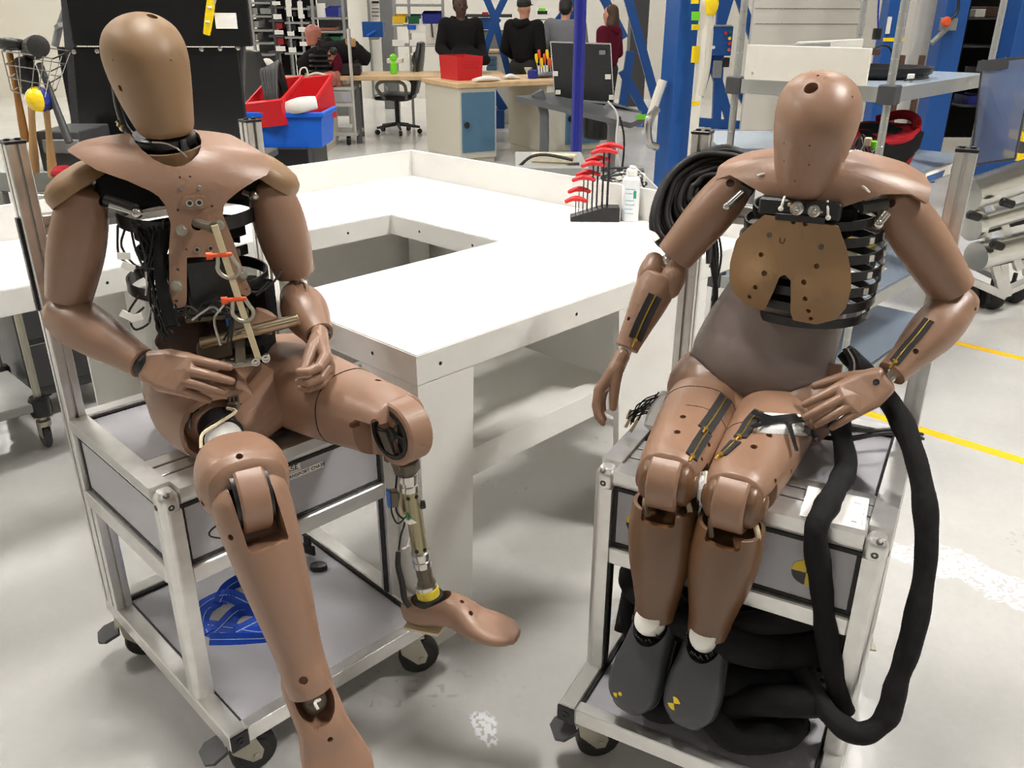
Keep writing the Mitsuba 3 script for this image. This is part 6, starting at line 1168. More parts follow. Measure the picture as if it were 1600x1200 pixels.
part(cl_, 'pipe', tube([aty(1036, 125, Yc - .1), aty(1020, 172, Yc - .1), aty(1010, 210, Yc - .1)], .04, 10, 6), M_TABW)
hz = thing('cable_duct', 'beige flexible duct with a yellow plug hanging beside the blue column', 'duct'); part(hz, 'duct', tube([aty(1110, 20, 7.4), aty(1109, 60, 7.4), aty(1104, 110, 7.4), aty(1095, 150, 7.4)], .026, 10, 6), M_BEIGE); part(hz, 'plug', limb([aty(1112, -10, 7.4), aty(1112, 8, 7.4), aty(1110, 22, 7.4)], [.05, .055, .04], None, n=16), M_YEL)
np_ = thing('navy_pole', 'thin glossy navy pole in front of the laptop table', 'pole'); _pb = atz(896, 320, 0); part(np_, 'pole', cyl((aty(899, 280, 6.4)[0], 6.4, 0), (aty(905, 0, 6.4)[0] + .0, 6.4, ZC - .002), .042, n=20), M_NAVY); part(np_, 'base_plate', box((aty(899, 280, 6.4)[0] - .1, 6.3, .0), (aty(899, 280, 6.4)[0] + .1, 6.5, .012), .002), M_NAVY)
# -- benches
def bench(label, o, yaw, w, d, h, cabs, kind='workbench', top=.05, m=M_BEIGE, leg=True):
    M = frame(o, yaw); k = thing(kind, label, 'workbench'); part(k, 'top', box((0, 0, h - top), (w, d, h), .006), M_WOOD, M=M)
    for c in cabs:
        x0, x1, dd, doors = c; part(k, 'cabinet', box((x0, .03, .06), (x1, d - .03, h - top - .0005), .004), m, M=M); part(k, 'plinth', box((x0 + .01, .06, 0), (x1 - .01, d - .06, .0595), .003), m, M=M)
        for (a0, a1, z0, z1, kn_) in doors:
            q = part(k, 'door', box((a0, .012, z0), (a1, .0295, z1), .003), M_BBLUE, M=M)
            if kn_: part(q, 'knob', lathe([(.02, 0), (.02, .012), (.032, .014), (.032, .024), (.012, .028), (0, .028)], (a0 + .045, .012, (z0 + z1) / 2 - .02), (0, -1, 0), n=10), M_BLACK, M=M)
    if leg:
        for x, y in leg: part(k, 'leg', box((x - .035, y - .05, 0), (x + .035, y + .05, h - top - .0005), .004), M_LAPG, M=M)
    return M
zt = .835
_o = atz(700, 150, zt - .0); _co = atz(722, 258, 0)
BM = bench('beige workbench with a blue door, red bin on its wooden top', (_co[0] - .03, _co[1] - .05, 0), .50, 1.9, .95, zt, [(.03, .47, 1, [(.055, .445, .13, .74, True)]), (1.10, 1.86, 1, [(1.35, 1.82, .13, .74, True)])], leg=((1.84, .9),))
BP = lambda x, y, z=0: tf(BM, V(x, y, zt + z))
rb = thing('red_bin', 'large red plastic bin on the wooden top of the beige workbench', 'bin'); _rb = aty(717, 122, 9.7)
rbw = aty(751, 105, 9.7)[0] - aty(686, 105, 9.7)[0]
part(rb, 'body', bin_mesh(rbw * .72, .42, .245, .006, .02), M_BINR, M=frame((_rb[0] + .01, 9.95, zt + .001), .55)); part(rb, 'rib', mv(J(*[box((-.10, -.214, z), (.10, -.207, z + .012), .001) for z in (.13, .16, .19)]), frame((_rb[0] + .01, 9.95, zt + .001), .55)), M_BINR)
solo('plastic_bag', limb([BP(.25, .1, .02), BP(.40, .12, .03), BP(.55, .16, .02)], [.06, .08, .05], [.018, .03, .018], (0, 1, 0), n=16, k=4), M_TAPE, 'crumpled white plastic bag in front of the large red bin', 'bag')
solo('paper_scrap', limb([BP(.72, .3, .02), BP(.80, .32, .03), BP(.92, .34, .012)], [.05, .05, .03], [.012, .03, .01], (0, 1, 0), n=12, k=3), M_TAPE, 'white paper scrap on the workbench right of the red bin', 'paper')
tk = thing('tool_rack', 'dark tool rack of orange-handled screwdrivers at the end of the workbench', 'tool rack'); _tr = aty(850, 116, 10.2)
part(tk, 'base', limb([V(_tr[0] - .10, 10.2, zt + .015), V(_tr[0], 10.2, zt + .03), V(_tr[0] + .14, 10.2, zt + .04)], [.07, .08, .06], [.014, .028, .03], (0, 1, 0), n=16), M_LAPG)
for i in range(7):
    x = _tr[0] - .07 + .03 * i; hh = .16 + .05 * math.sin(i * 2.1); t = thing('screwdriver', 'orange and yellow handled screwdriver standing in the dark tool rack', 'screwdriver', 'screwdrivers in the tool rack')
    part(t, 'blade', cyl((x, 10.2 + .015 * (i % 2), zt + .05), (x - .01, 10.2 + .015 * (i % 2), zt + hh), .006, n=8), M_STEEL); part(t, 'handle', limb([(x - .01, 10.2 + .015 * (i % 2), zt + hh), (x - .018, 10.2, zt + hh + .05), (x - .022, 10.2, zt + hh + .09)], [.013, .018, .015], None, n=12), M_ORANGE if i % 2 else M_YEL)
for px, mm, lab in ((825, M_BEIGE, 'pale funnel on the workbench left of the screwdrivers'), (832, M_BINN, 'blue tape roll on the workbench beside the screwdrivers')):
    c = aty(px, 118, 10.1); c[2] = zt; solo('bench_item', lathe([(.03, 0), (.03, .03), (.015, .05), (.045, .11), (.045, .115)] if px == 825 else [(.055, 0), (.06, .01), (.06, .08), (.05, .09)], c, n=18), mm, lab, 'funnel' if px == 825 else 'tape roll')
_dk = atz(563, 225, 0)
DM = bench('wooden-topped desk with black luggage, behind the office chair', (_dk[0] - .35, _dk[1] - .1, 0), .12, 2.2, .95, .80, [], kind='desk', leg=((.35, .15), (1.9, .8), (.35, .8), (1.9, .12)))
DP = lambda x, y, z=0: tf(DM, V(x, y, .80 + z))
lg_ = thing('equipment_case', 'open black equipment case on the wooden desk', 'case'); part(lg_, 'case', box((-.12, .12, .0005), (.42, .55, .13), .02), M_BLACK, M=DM @ frame((0, 0, .80))); part(lg_, 'lid', box((-.10, .50, .10), (.40, .56, .38), .02), M_BLACK, M=DM @ frame((0, 0, .80)))
lg2 = thing('black_bag', 'soft black bag slumped behind the equipment case', 'bag'); part(lg2, 'bag', limb([DP(-.30, .3, .10), DP(-.10, .42, .20), DP(.25, .6, .24), DP(.5, .62, .16)], [.10, .16, .16, .09], [.09, .13, .15, .08], (0, 1, 0), n=18, k=4), M_CLOTHK)
solo('parts_pile', blob({'a': (*DP(.1, .62, .28), .07), 'b': (*DP(.28, .62, .34), .08), 'c': (*DP(.40, .6, .26), .07), 'd': (*DP(.02, .6, .38), .05)}, [('a', 'b'), ('b', 'c'), ('a', 'd')], .02, 4), M_BLACKM, 'heap of black straps on the black bag', 'straps')
solo('wooden_block', cbox(DP(.30, .5, .36), (.12, .08, .10), .01), M_WOODH, 'pale block on the heap of black straps', 'block')
gbt = thing('green_bottle', 'bright green plastic bottle on the wooden desk', 'bottle'); _g = aty(615, 102, 11.3); _g[2] = .8; part(gbt, 'body', lathe([(.04, .0), (.045, .01), (.045, .12), (.025, .15), (.045, .17), (.045, .21), (.02, .23), (0, .24)], _g + V(0, .0, .001), n=20), M_GREENB)
for i, px in enumerate((636, 644)):
    _g = aty(px, 97, 11.5); _g[2] = .801; wbt = thing('water_bottle', 'clear plastic water bottle on the wooden desk', 'bottle', 'water bottles on the desk'); part(wbt, 'body', lathe([(.03, 0), (.034, .01), (.034, .15), (.014, .20), (.014, .21)], _g, n=18), 'mat_clear_plastic'); part(wbt, 'cap', lathe([(.016, .2105), (.016, .235), (0, .236)], _g, n=14), M_TAPE)
solo('white_tray', bxp(604, 92, 628, 99, 11.6, .2), M_TABW, 'white paper stack behind the green bottle', 'paper')
_lb = atz(430, 165, 0)
LM = bench('wooden-topped bench with blue drawers at the left, red bin on top', (aty(372, 110, 10.2)[0], 10.2, 0), .0, aty(484, 110, 10.2)[0] - aty(372, 110, 10.2)[0], .8, .80, [(.30, .50, 1, []), (.51, .93, 1, [(.54, .91, .12, .42, False), (.54, .91, .45, .72, False)])], leg=((.05, .1),))
rb3 = thing('red_bin', 'red bin of white paper on the bench at the left', 'bin'); _r3 = aty(412, 88, 10.4); part(rb3, 'body', bin_mesh(.28, .3, .16, .006, .2), M_BINR, M=frame((_r3[0], 10.5, .801))); part(rb3, 'papers', limb([(_r3[0] - .08, 10.5, .92), (_r3[0], 10.5, .97), (_r3[0] + .06, 10.48, .93)], [.07, .08, .06], [.04, .05, .05], (0, 1, 0), n=14), M_TAPE)
# -- office chairs
def office_chair(o, yaw, label, arms=True):
    M = frame(o, yaw); k = thing('office_chair', label, 'office chair')
    part(k, 'seat', limb([(0, -.25, .47), (0, -.1, .48), (0, .12, .475), (0, .24, .49)], [.20, .25, .25, .20], [.04, .055, .055, .04], (1, 0, 0), n=24, sq=3), M_BLACK, M=M)
    part(k, 'backrest', limb([(0, .25, .52), (0, .29, .72), (0, .33, .95), (0, .36, 1.14)], [.20, .24, .24, .19], [.04, .05, .05, .04], (1, 0, 0), n=24, sq=3), M_BLACK, M=M)
    for z, y in ((.72, .245), (.95, .285)): part(k, 'back_pad', limb([(0, y, z - .08), (0, y - .01, z), (0, y + .01, z + .08)], [.18, .21, .18], [.02, .03, .02], (1, 0, 0), n=18, sq=3), M_BLACK, M=M)
    if arms:
        for s in (-1, 1): part(k, 'armrest', tube([(s * .24, .18, .46), (s * .29, .15, .66), (s * .29, -.12, .68), (s * .28, -.2, .60), (s * .25, -.1, .46)], .022, 8, 5), M_GREYM, M=M)
    part(k, 'gas_lift', cyl((0, 0, .12), (0, 0, .43), .03), M_BLACK, M=M)
    for i in range(5):
        a = i * 2 * math.pi / 5 + .3; q = part(k, 'base_spoke', limb([(.03 * math.cos(a), .03 * math.sin(a), .12), (.30 * math.cos(a), .30 * math.sin(a), .085)], [.025, .016], [.02, .014], (0, 0, 1), n=10), M_DGREY, M=M)
        part(q, 'caster', cyl((.30 * math.cos(a) - .02 * math.sin(a), .30 * math.sin(a) + .02 * math.cos(a), .032), (.30 * math.cos(a) + .02 * math.sin(a), .30 * math.sin(a) - .02 * math.cos(a), .032), .032, n=14), M_BLACK, M=M)
_oc = atz(622, 208, 0); office_chair((_oc[0], _oc[1], 0), 1.2 - math.pi * .9, 'black office chair with grey looped arms at the wooden desk')
office_chair((aty(436, 130, 9.6)[0], 9.6, 0), 2.5, 'black office chair mostly hidden behind the blue bin', False)
# -- third dummy on a chair cart far behind
d3 = thing('crash_test_dummy', 'distant reddish crash test dummy seated beside the wooden desk', 'dummy'); Y3 = 10.9
M_SK3 = skin('dummy_vinyl_red', (164, 100, 84))
D3 = lambda x, y, dy=0: aty(x, y, Y3 + dy)
h3, A3 = head(d3, D3(489, 54), math.pi - .9, -.12, M_SK3, 1.02); part(d3, 'head', h3, M_SK3, True); part(d3, 'neck', J(*[lathe([(.04, 0), (.04, .012)], D3(497, 72 - i * 4), (.2, 0, 1), n=14) for i in range(4)], cyl(D3(500, 80), D3(494, 58), .025)), M_BLACK)
part(d3, 'spine', limb([D3(505, 125), D3(505, 100), D3(500, 80)], [.07, .09, .08], [.06, .07, .06], (1, 0, 0), n=14, sq=3), M_BLACKM)
for i in range(4): part(d3, 'rib', lathe([(.14, 0), (.145, .0), (.145, .022), (.14, .022)], D3(502, 112 - 8 * i), (0, 0, 1), n=24, sy=.75), M_BLACK)
part(d3, 'upper_arm', limb([D3(520, 82), D3(514, 94), D3(508, 104)], [.05, .05, .042], None, n=16), M_SK3); part(d3, 'shoulder', ball(D3(521, 80, -.05), .045), M_BLACK); part(d3, 'torso_side', limb([D3(524, 118, .05), D3(526, 100, .05), D3(522, 86, .06)], [.06, .07, .06], None, n=14), M_MAROON)
part(d3, 'pelvis', limb([D3(530, 124), D3(512, 126), D3(492, 128)], [.10, .10, .085], None, n=18), M_SK3); part(d3, 'thigh', limb([D3(520, 122, -.1), D3(495, 127, -.25), D3(484, 128, -.3)], [.085, .08, .075], None, n=16), M_SK3)
for x, y in ((470, 128), (486, 132)): part(d3, 'knee', J(lathe([(.075, -.04), (.08, -.03), (.08, .03), (.075, .04), (.03, .04), (.03, .03), (0, .03)], D3(x, y, -.3), (.2, -1, 0), n=20)), M_SK3)
part(d3, 'shin', limb([D3(487, 136, -.3), D3(488, 150, -.3)], [.05, .045], None, n=14), M_SK3); part(d3, 'cables', J(tube([D3(468, 118, -.3), D3(470, 108, -.3), D3(478, 106, -.3), D3(482, 118, -.3)], .01, 6, 5), tube([D3(480, 118, -.3), D3(495, 114, -.3), D3(512, 118, -.3)], .012, 6, 5)), M_TAPE)
cc3 = thing('transport_chair', 'distant aluminium chair cart under the reddish dummy', 'chair')
for x in (497, 557): part(cc3, 'post', cyl((D3(x, 200)[0], Y3 - .1, .12), (D3(x, 200)[0], Y3 - .1, .70 if x == 497 else 1.33), .022, n=8), M_ALU)
for x in (505, 545): part(cc3, 'post', cyl((D3(x, 200)[0], Y3 + .35, .12), (D3(x, 200)[0], Y3 + .35, .70), .022, n=8), M_ALU)
part(cc3, 'seat', bxp(488, 136, 553, 141, Y3 - .12, .5), M_ALU); part(cc3, 'front_panel', bxp(505, 143, 551, 160, Y3 - .11, .02), M_PANEL); part(cc3, 'mid_rail', bxp(500, 161, 553, 167, Y3 - .12, .04), M_ALU); part(cc3, 'base', bxp(497, 207, 558, 213, Y3 - .12, .5), M_ALU)
for x in (512, 546): part(cc3, 'caster', cyl((D3(x, 215)[0] - .02, Y3 - .05, .055), (D3(x, 215)[0] + .02, Y3 - .05, .055), .055, n=16), M_BLACK)
# -- people
def person(label, px, Y, head_y, yaw, top, legs, skinm, hairm, pose=None, hat=None, hood=False, H=None, long_hair=False, bend=0., armbend=.35):
    o = aty(px, head_y, Y); H = H or o[2]; M = frame((o[0], Y, 0), yaw); s = H / 1.75; k = thing('person', label, 'person')
    c = lambda x, y, z: tuple(tf(M, V(x * s, (y + bend * max(0, z - 1.0)) * s, z * s - .25 * abs(bend) * max(0, z - 1.0))))
    j = {'hd': (*c(0, 0, 1.64), .088 * s), 'hd2': (*c(0, .02, 1.57), .07 * s), 'hd3': (*c(0, -.0, 1.67), .085 * s), 'nk': (*c(0, .0, 1.48), .055 * s), 'ch': (*c(0, 0, 1.32), .11 * s), 'cl': (*c(-.14, 0, 1.36), .085 * s), 'cr': (*c(.14, 0, 1.36), .085 * s), 'wa': (*c(0, 0, 1.05), .12 * s), 'hl': (*c(-.09, 0, .92), .11 * s), 'hr': (*c(.09, 0, .92), .11 * s)}
    for n_, sg_ in (('l', -1), ('r', 1)):
        ab = armbend
        j.update({'s' + n_: (*c(sg_ * .20, 0, 1.40), .065 * s), 'e' + n_: (*c(sg_ * .27, -.02, 1.12), .047 * s), 'w' + n_: (*c(sg_ * .23, .24 * ab / .35, .92 + .10 * ab / .35), .033 * s), 'h' + n_: (*c(sg_ * .22, .33 * ab / .35, .87 + .12 * ab / .35), .036 * s), 'k' + n_: (*c(sg_ * .10, .02, .50), .062 * s), 'a' + n_: (*c(sg_ * .10, -.02, .09), .043 * s), 't' + n_: (*c(sg_ * .11, .16, .035), .034 * s)})
    bones = [('hd', 'hd2', 'hd3'), ('hd2', 'nk'), ('nk', 'ch'), ('ch', 'cl', 'cr', 'wa'), ('wa', 'hl', 'hr')]
    for n_ in 'lr': bones += [('c' + n_, 's' + n_), ('s' + n_, 'e' + n_), ('e' + n_, 'w' + n_), ('w' + n_, 'h' + n_), ('h' + n_, 'k' + n_)][:4] + [('h' + n_, 'w' + n_)]
    j['pl'], j['pr'] = (*c(-.09, 0, .9), .095 * s), (*c(.09, 0, .9), .095 * s)
    for n_ in 'lr': bones += [('p' + n_, 'k' + n_), ('k' + n_, 'a' + n_), ('a' + n_, 't' + n_)]
    face = [m3.Manifold.sphere(1, 10).scale([.014 * s, .02 * s, .026 * s]).translate(list(map(float, c(0, .098, 1.60)))), *[m3.Manifold.sphere(1, 10).scale([.012 * s, .02 * s, .028 * s]).translate(list(map(float, c(sg_ * .088, .0, 1.61)))) for sg_ in (-1, 1)]]
    part(k, 'body', blob(j, bones, .03, 3, face), skinm, True)
    fat = lambda names, bs, e, fine=.03: blob({n_: (*j[n_][:3], j[n_][3] + e * s) for n_ in names}, bs, fine, 4)
    tb = [('ch', 'cl', 'cr', 'wa'), ('wa', 'hl', 'hr')] + [b for n_ in 'lr' for b in (('c' + n_, 's' + n_), ('s' + n_, 'e' + n_), ('e' + n_, 'w' + n_))]
    part(k, 'jacket', fat(['ch', 'cl', 'cr', 'wa', 'hl', 'hr', 'sl', 'sr', 'el', 'er', 'wl', 'wr'], tb, .03), top, True)
    part(k, 'trousers', fat(['pl', 'pr', 'kl', 'kr', 'al', 'ar'], [b for n_ in 'lr' for b in (('p' + n_, 'k' + n_), ('k' + n_, 'a' + n_))] + [('pl', 'pr')], .02), legs, True)
    for n_ in 'lr': part(k, 'shoe', fat(['a' + n_, 't' + n_], [('a' + n_, 't' + n_)], .012), M_BLACK, True)
    for sg_ in (-1, 1): part(k, 'eye', ball(c(sg_ * .034, .079, 1.635), .011 * s, 6), M_HAIRK)
    if hairm: 
        hs_ = {'a': (*c(0, -.03, 1.68), .094 * s), 'b': (*c(0, -.05, 1.62), .085 * s)}; hbn = [('a', 'b')]
        if long_hair: hs_.update({'c': (*c(-.06, -.05, 1.50), .065 * s), 'd': (*c(.06, -.05, 1.50), .065 * s)}); hbn = [('a', 'b'), ('b', 'c', 'd')]
        part(k, 'hair', blob(hs_, hbn, .025, 3), hairm, True)
    if hood: part(k, 'hood', limb([c(-.10, -.06, 1.46), c(0, -.11, 1.43), c(.10, -.06, 1.46)], [.05 * s, .06 * s, .05 * s], None, n=14, k=4), top, True)
    if hat: part(k, 'cap', J(limb([c(0, -.0, 1.665), c(0, -.01, 1.72), c(0, -.01, 1.75)], [.098 * s, .09 * s, .05 * s], None, n=20, cap=.3, k=3), limb([c(0, .07, 1.675), c(0, .17, 1.67)], [.07 * s, .05 * s], [.008 * s, .008 * s], tuple(M[:3, 0]), n=16)), hat, True)
    return k
person('person in a black hooded jacket standing behind the red bin bench', 719, 11.6, -8, math.pi + .35, M_CLOTHK, M_TROUS, M_SKD, M_HAIRK, hood=True)
person('person in a black top and cap standing with back turned', 819, 11.9, -3, -.5, M_CLOTHK, M_TROUS, M_SKL, None, hat=M_HAIRK, hood=True, armbend=.3)
person('person in a grey shirt bending over behind the laptop', 882, 12.2, 12, -.2, M_CLOTHG, M_TROUS, M_SKL, M_HAIRK, bend=.22, H=1.72)
person('person with long brown hair in a maroon hoodie facing left', 954, 12.0, 9, 1.0, M_MAROON, M_TROUS, M_SKL, M_HAIRB, hood=True, long_hair=True)
sb = thing('sheet_board', 'white notice sheet with lime marks on the wall right of the capped person', 'sign'); part(sb, 'sheet', bxp(838, 15, 872, 62, 16.975, .02, 0), M_PAPER, False); part(sb, 'header', bxp(840, 17, 855, 22, 16.965, .0095, 0), M_INK, False); part(sb, 'sticker', bxp(842, 13, 852, 17.5, 16.965, .0095, 0), M_GREENB, False)
for y in (30, 37, 44): part(sb, 'printed_line', bxp(838, y, 856, y + .9, 16.965, .0095, 0), M_DGREY, False)
# -- laptop on a tilted table
YL = 8.6
lt = thing('laptop_table', 'grey height-adjustable table with a tilted top behind the navy pole', 'table')
tp = [atz(805, 148, .86), aty(1012, 190, YL - .5)]
a_, b_, c_, d_ = aty(806, 148, YL), aty(870, 150, YL + .5), aty(1012, 185, YL - .1), aty(955, 194, YL - .45)
q = [aty(806, 150, YL + .05), aty(905, 140, YL + .5), aty(1012, 182, YL + .2), aty(985, 192, YL - .25)]
part(lt, 'tabletop', hull(np.vstack([q, np.array(q) - [0, 0, .05]])), M_LAPG)
part(lt, 'leg', J(limb([V(aty(851, 180, YL)[0], YL + .1, .04), V(aty(851, 180, YL)[0], YL + .1, .60), V(aty(840, 165, YL)[0], YL + .1, .80)], [.05, .045, .06], [.04, .035, .05], (1, 0, 0), n=12, sq=4, k=2)), M_LAPG); part(lt, 'leg', J(limb([V(aty(957, 215, YL)[0], YL + .1, .04), V(aty(957, 215, YL)[0], YL + .1, .5), V(aty(945, 188, YL)[0], YL + .1, .66)], [.05, .045, .06], [.04, .035, .05], (1, 0, 0), n=12, sq=4, k=2)), M_GREYM)
for x in (851, 957): part(lt, 'foot', box((aty(x, 250, YL)[0] - .04, YL - .25, .0), (aty(x, 250, YL)[0] + .04, YL + .45, .04), .01), M_LAPG)
lp = thing('laptop', 'open dark laptop seen from behind, its lid taped with pale tape', 'laptop')
e = [aty(868, 152, YL + .22), aty(958, 160, YL + .12), aty(953, 70, YL + .02), aty(861, 67, YL + .12)]
part(lp, 'lid', hull(np.vstack([e, np.array(e) + [0, .02, 0]])), M_SCREEN); e2 = [e[0] + (e[3] - e[0]) * -.01 + V(-.01, .012, -.0), e[1] + V(.012, .012, 0), e[2] + V(.012, .012, .014), e[3] + V(-.01, .012, .014)]
part(lp, 'lid_edge', hull(np.vstack([e2, np.array(e2) + [0, .01, 0]])), M_ALU); part(lp, 'base', hull(np.vstack([[e[0], e[1], aty(1003, 174, YL + .3), aty(900, 160, YL + .6)], np.array([e[0], e[1], aty(1003, 174, YL + .3), aty(900, 160, YL + .6)]) - [0, 0, .02]])), M_GREYM)
for px, py, w_, h_, mm in ((941, 82, 10, 7, M_GREYM), (868, 115, 8, 8, M_TAPE), (950, 120, 9, 8, M_TAPE), (872, 144, 8, 7, M_TAPE), (955, 152, 7, 8, M_TAPE)):
    f_ = lambda x, y: aty(x, y, YL + .20 - (x - 868) / 90 * .10 - (152 - y) / 85 * .10 - .012); p_ = [f_(px - w_ / 2, py - h_ / 2), f_(px + w_ / 2, py - h_ / 2), f_(px + w_ / 2, py + h_ / 2), f_(px - w_ / 2, py + h_ / 2)]; part(lp, 'tape', hull(np.vstack([p_, np.array(p_) + [0, .004, 0]])), mm)
part(lt, 'marker_tape', bxp(995, 179, 1010, 187, YL - .05, .01, 0), M_GREENB)
for P_, mm in (([(950, 158), (965, 180), (963, 220), (970, 262)], M_TAPE), ([(968, 182), (975, 215), (972, 262), (963, 288)], M_CABLE)): part(lt, 'cable', tube([aty(x, y, YL - .3) for x, y in P_], .010, 6, 6), mm)
solo('waste_bin', lathe([(.13, 0), (.16, .02), (.19, .30), (.18, .30)], V(aty(935, 205, 9.6)[0], 9.6, .25), n=20), M_BLACK, 'black bin under the laptop table', 'bin')
# -- grey cart with a power strip beyond the white table
pc = thing('equipment_cart', 'grey low cart with cables beyond the white table', 'cart'); part(pc, 'top', bxp(805, 262, 920, 280, 4.9, .6), M_SHELFG); part(pc, 'leg', bxp(812, 280, 818, 900, 4.92, .04), M_GREYM); part(pc, 'leg', bxp(908, 280, 914, 900, 4.92, .04), M_GREYM); zpc = aty(860, 262, 4.9)[2]
ps = thing('power_strip', 'beige power strip on the grey cart behind the hex keys', 'power strip'); Mp = frame((aty(865, 262, 5.05)[0], 5.08, zpc + .001), -.25); part(ps, 'body', box((-.13, -.03, 0), (.13, .03, .05), .006), M_CREAMW, M=Mp)
for i in range(5): part(ps, 'outlet', J(box((-.10 + i * .045, -.0315, .012), (-.075 + i * .045, -.0302, .038), .0003)), M_BEIGE, M=Mp)
for i, (P_, mm) in enumerate((([(810, 262), (830, 245), (855, 242), (895, 250)], M_CABLE), ([(858, 285), (870, 268), (890, 258), (905, 256)], M_CABLE), ([(866, 290), (875, 276), (888, 270), (895, 268)], M_CREAMW), ([(822, 278), (835, 275), (848, 278), (851, 285)], M_TAPE))): solo('cart_cable', tube([aty(x, max(min(y, 261 if j_ in (0, len(P_) - 1) else y), 200), 4.99) for j_, (x, y) in enumerate(P_)], .009, 7, 6), mm, ('black cable arching over the power strip', 'black cable looping in front of the power strip', 'cream cable below the power strip', 'white cable looping at the left of the grey cart')[i], 'cable')
wk = thing('wire_nest', 'nest of dark cables and connectors between the spray can and the blue column', 'cables'); 
for i in range(10): part(wk, 'cable', tube([aty(950 + hr.uniform(-12, 60), 262 + hr.uniform(0, 50), 4.6) for _ in range(5)], .006, 6, 5), M_CABLE if i % 3 else M_TAPE)
part(wk, 'box', bxp(985, 262, 1005, 300, 4.75, .1), M_GREYM); part(wk, 'shelf', bxp(915, 296, 1030, 304, 4.6, .5), M_SHELFG)
# ------------------------------------------------------------------ wire rack on the right
RM = frame((1.365, 3.25, 0), math.radians(47)); RX, RY = 1.16, .62
RP = lambda x, y, z: tf(RM, V(x, y, z))
rk_ = thing('wire_rack', 'tall rack of ribbed round posts and grey shelves behind the smaller dummy', 'rack')
for x, y in ((0, 0), (RX, 0), (0, RY), (RX, RY)):
    p_ = part(rk_, 'post', cyl((x, y, .03), (x, y, 2.25), .0145, n=18), M_GALV, M=RM)
    part(p_, 'rings', J(*[lathe([(.0145, 0), (.0153, .001), (.0153, .003), (.0145, .004)], (x, y, z), n=14) for z in np.arange(.2, 2.2, .0508)]), M_STEEL, M=RM, stuff=True)
    for z in (.10, .45, .91, 1.27): part(rk_, 'corner_bracket', box((x - .032, y - .032, z - .055), (x + .032, y + .032, z + .012), .004), M_DGREY, M=RM)
    part(rk_, 'foot', lathe([(.02, 0), (.024, .004), (.02, .03)], (x, y, 0), n=12), M_BLACK, M=RM)
for z in (.10, .45, .91, 1.27):
    part(rk_, 'shelf', box((.0, .0, z - .012), (RX, RY, z), .002), M_SHELFB, M=RM)
    part(rk_, 'shelf_lip', J(box((.034, -.022, z - .05), (RX - .034, -.014, z + .004), .001), box((-.022, .034, z - .05), (-.014, RY - .034, z + .004), .001), box((.034, RY + .014, z - .05), (RX - .034, RY + .022, z + .004), .001)), M_GALV, M=RM)
_lz = .91
lk = part(rk_, 'label_band', box((.50, -.0235, _lz - .044), (.98, -.0222, _lz - .002), .0002), M_PAPER, M=RM)
part(lk, 'blue_stripe', extrude(sg.Polygon([(.50, -.044), (.72, -.044), (.74, -.016), (.52, -.016)]), .0006, RM @ at((0, -.0236, _lz), np.array([[1, 0, 0], [0, 0, -1], [0, 1, 0.]]))), M_BLUE, False)
part(lk, 'lettering', text('LINE', .026, RP(.86, -.0242, _lz - .024), RM[:3, 0], CU, .0005, True), M_DGREY, False)
solo('white_board', box((-.062, .065, 1.276), (-.05, .555, 1.405), .002), M_TABW, 'white panel standing on the top rack shelf behind the smaller dummy head', 'panel', M=RM)
solo('white_screw', lathe([(.006, 0), (.004, .004), (0, .005)], RP(-.0621, .52, 1.30), -RM[:3, 0], n=10), M_STEEL, 'small screw head low on the white panel behind the smaller dummy', 'screw')
solo('grey_board', box((.10, RY - .10, 1.2705), (.62, RY - .09, 1.40), .002), M_SHELFG, 'grey sheet standing on the rack top shelf behind the white panel', 'panel', M=RM)
solo('white_board', box((.42, RY - .05, 1.2705), (1.10, RY - .035, 1.405), .003), M_TABW, 'long white panel along the back of the rack top shelf', 'panel', M=RM)
tb = thing('black_tray', 'oval black tray with a loose black cable on the rack top shelf', 'tray')
part(tb, 'tray', lathe([(.0, .0), (.24, .0), (.27, .02), (.275, .045), (.262, .045), (.255, .02), (0, .015)], RP(.50, .30, 1.2706), (0, 0, 1), n=40, sy=.75), M_BLACK); part(tb, 'cable', tube([RP(.30, .06, 1.28), RP(.42, .03, 1.282), RP(.52, .05, 1.282), RP(.46, .09, 1.285)], .004, 6, 6), M_CABLE)
part(tb, 'cable', tube([RP(.46, .28, 1.29), RP(.47, .27, 1.38), RP(.56, .24, 1.39), RP(.60, .22, 1.32), RP(.60, .2, 1.288)], .004, 6, 6), M_CABLE); part(tb, 'plug', mv(box((-.02, -.008, 0), (.02, .008, .03), .002), at(RP(.36, .06, 1.2707), RM[:3, :3])), M_TAPE)
solo('blue_board', box((.36, RY - .06, .9105), (1.05, RY - .045, 1.14), .003), M_BLUE, 'blue panel standing behind the red bag on the rack', 'panel', M=RM)
rg = thing('red_bag', 'red tool bag with a black mesh front on the rack shelf', 'bag')
M_REDF = bumped('red_fabric', (148, 24, 34), lambda p, n, uv: fbm(p.x * 30, p.y * 30, p.z * 30), .006, rough=.8, spec=.2)
bag = hull([RP(x, y, z) + 0 for x, y, z in [(.10, .09, .912), (.10, .34, .912), (.62, .09, .912), (.62, .34, .912), (.06, .07, .96), (.06, .36, .96), (.70, .10, .97), (.70, .36, .97), (.07, .075, 1.06), (.07, .35, 1.06), (.72, .12, 1.075), (.72, .34, 1.075), (.20, .065, .925), (.52, .065, .925), (.15, .06, 1.05), (.58, .06, 1.055)]])
_q = solid(bag).refine_to_length(.02).to_mesh(); bag = trimesh.Trimesh(_q.vert_properties[:, :3], _q.tri_verts, process=True); trimesh.smoothing.filter_taubin(bag, .5, .53, 6)
bag.vertices += (meshkit.noise(bag.vertices * 14, 3)[:, None] - .5) * .014
part(rg, 'body', bag, M_REDF, True)
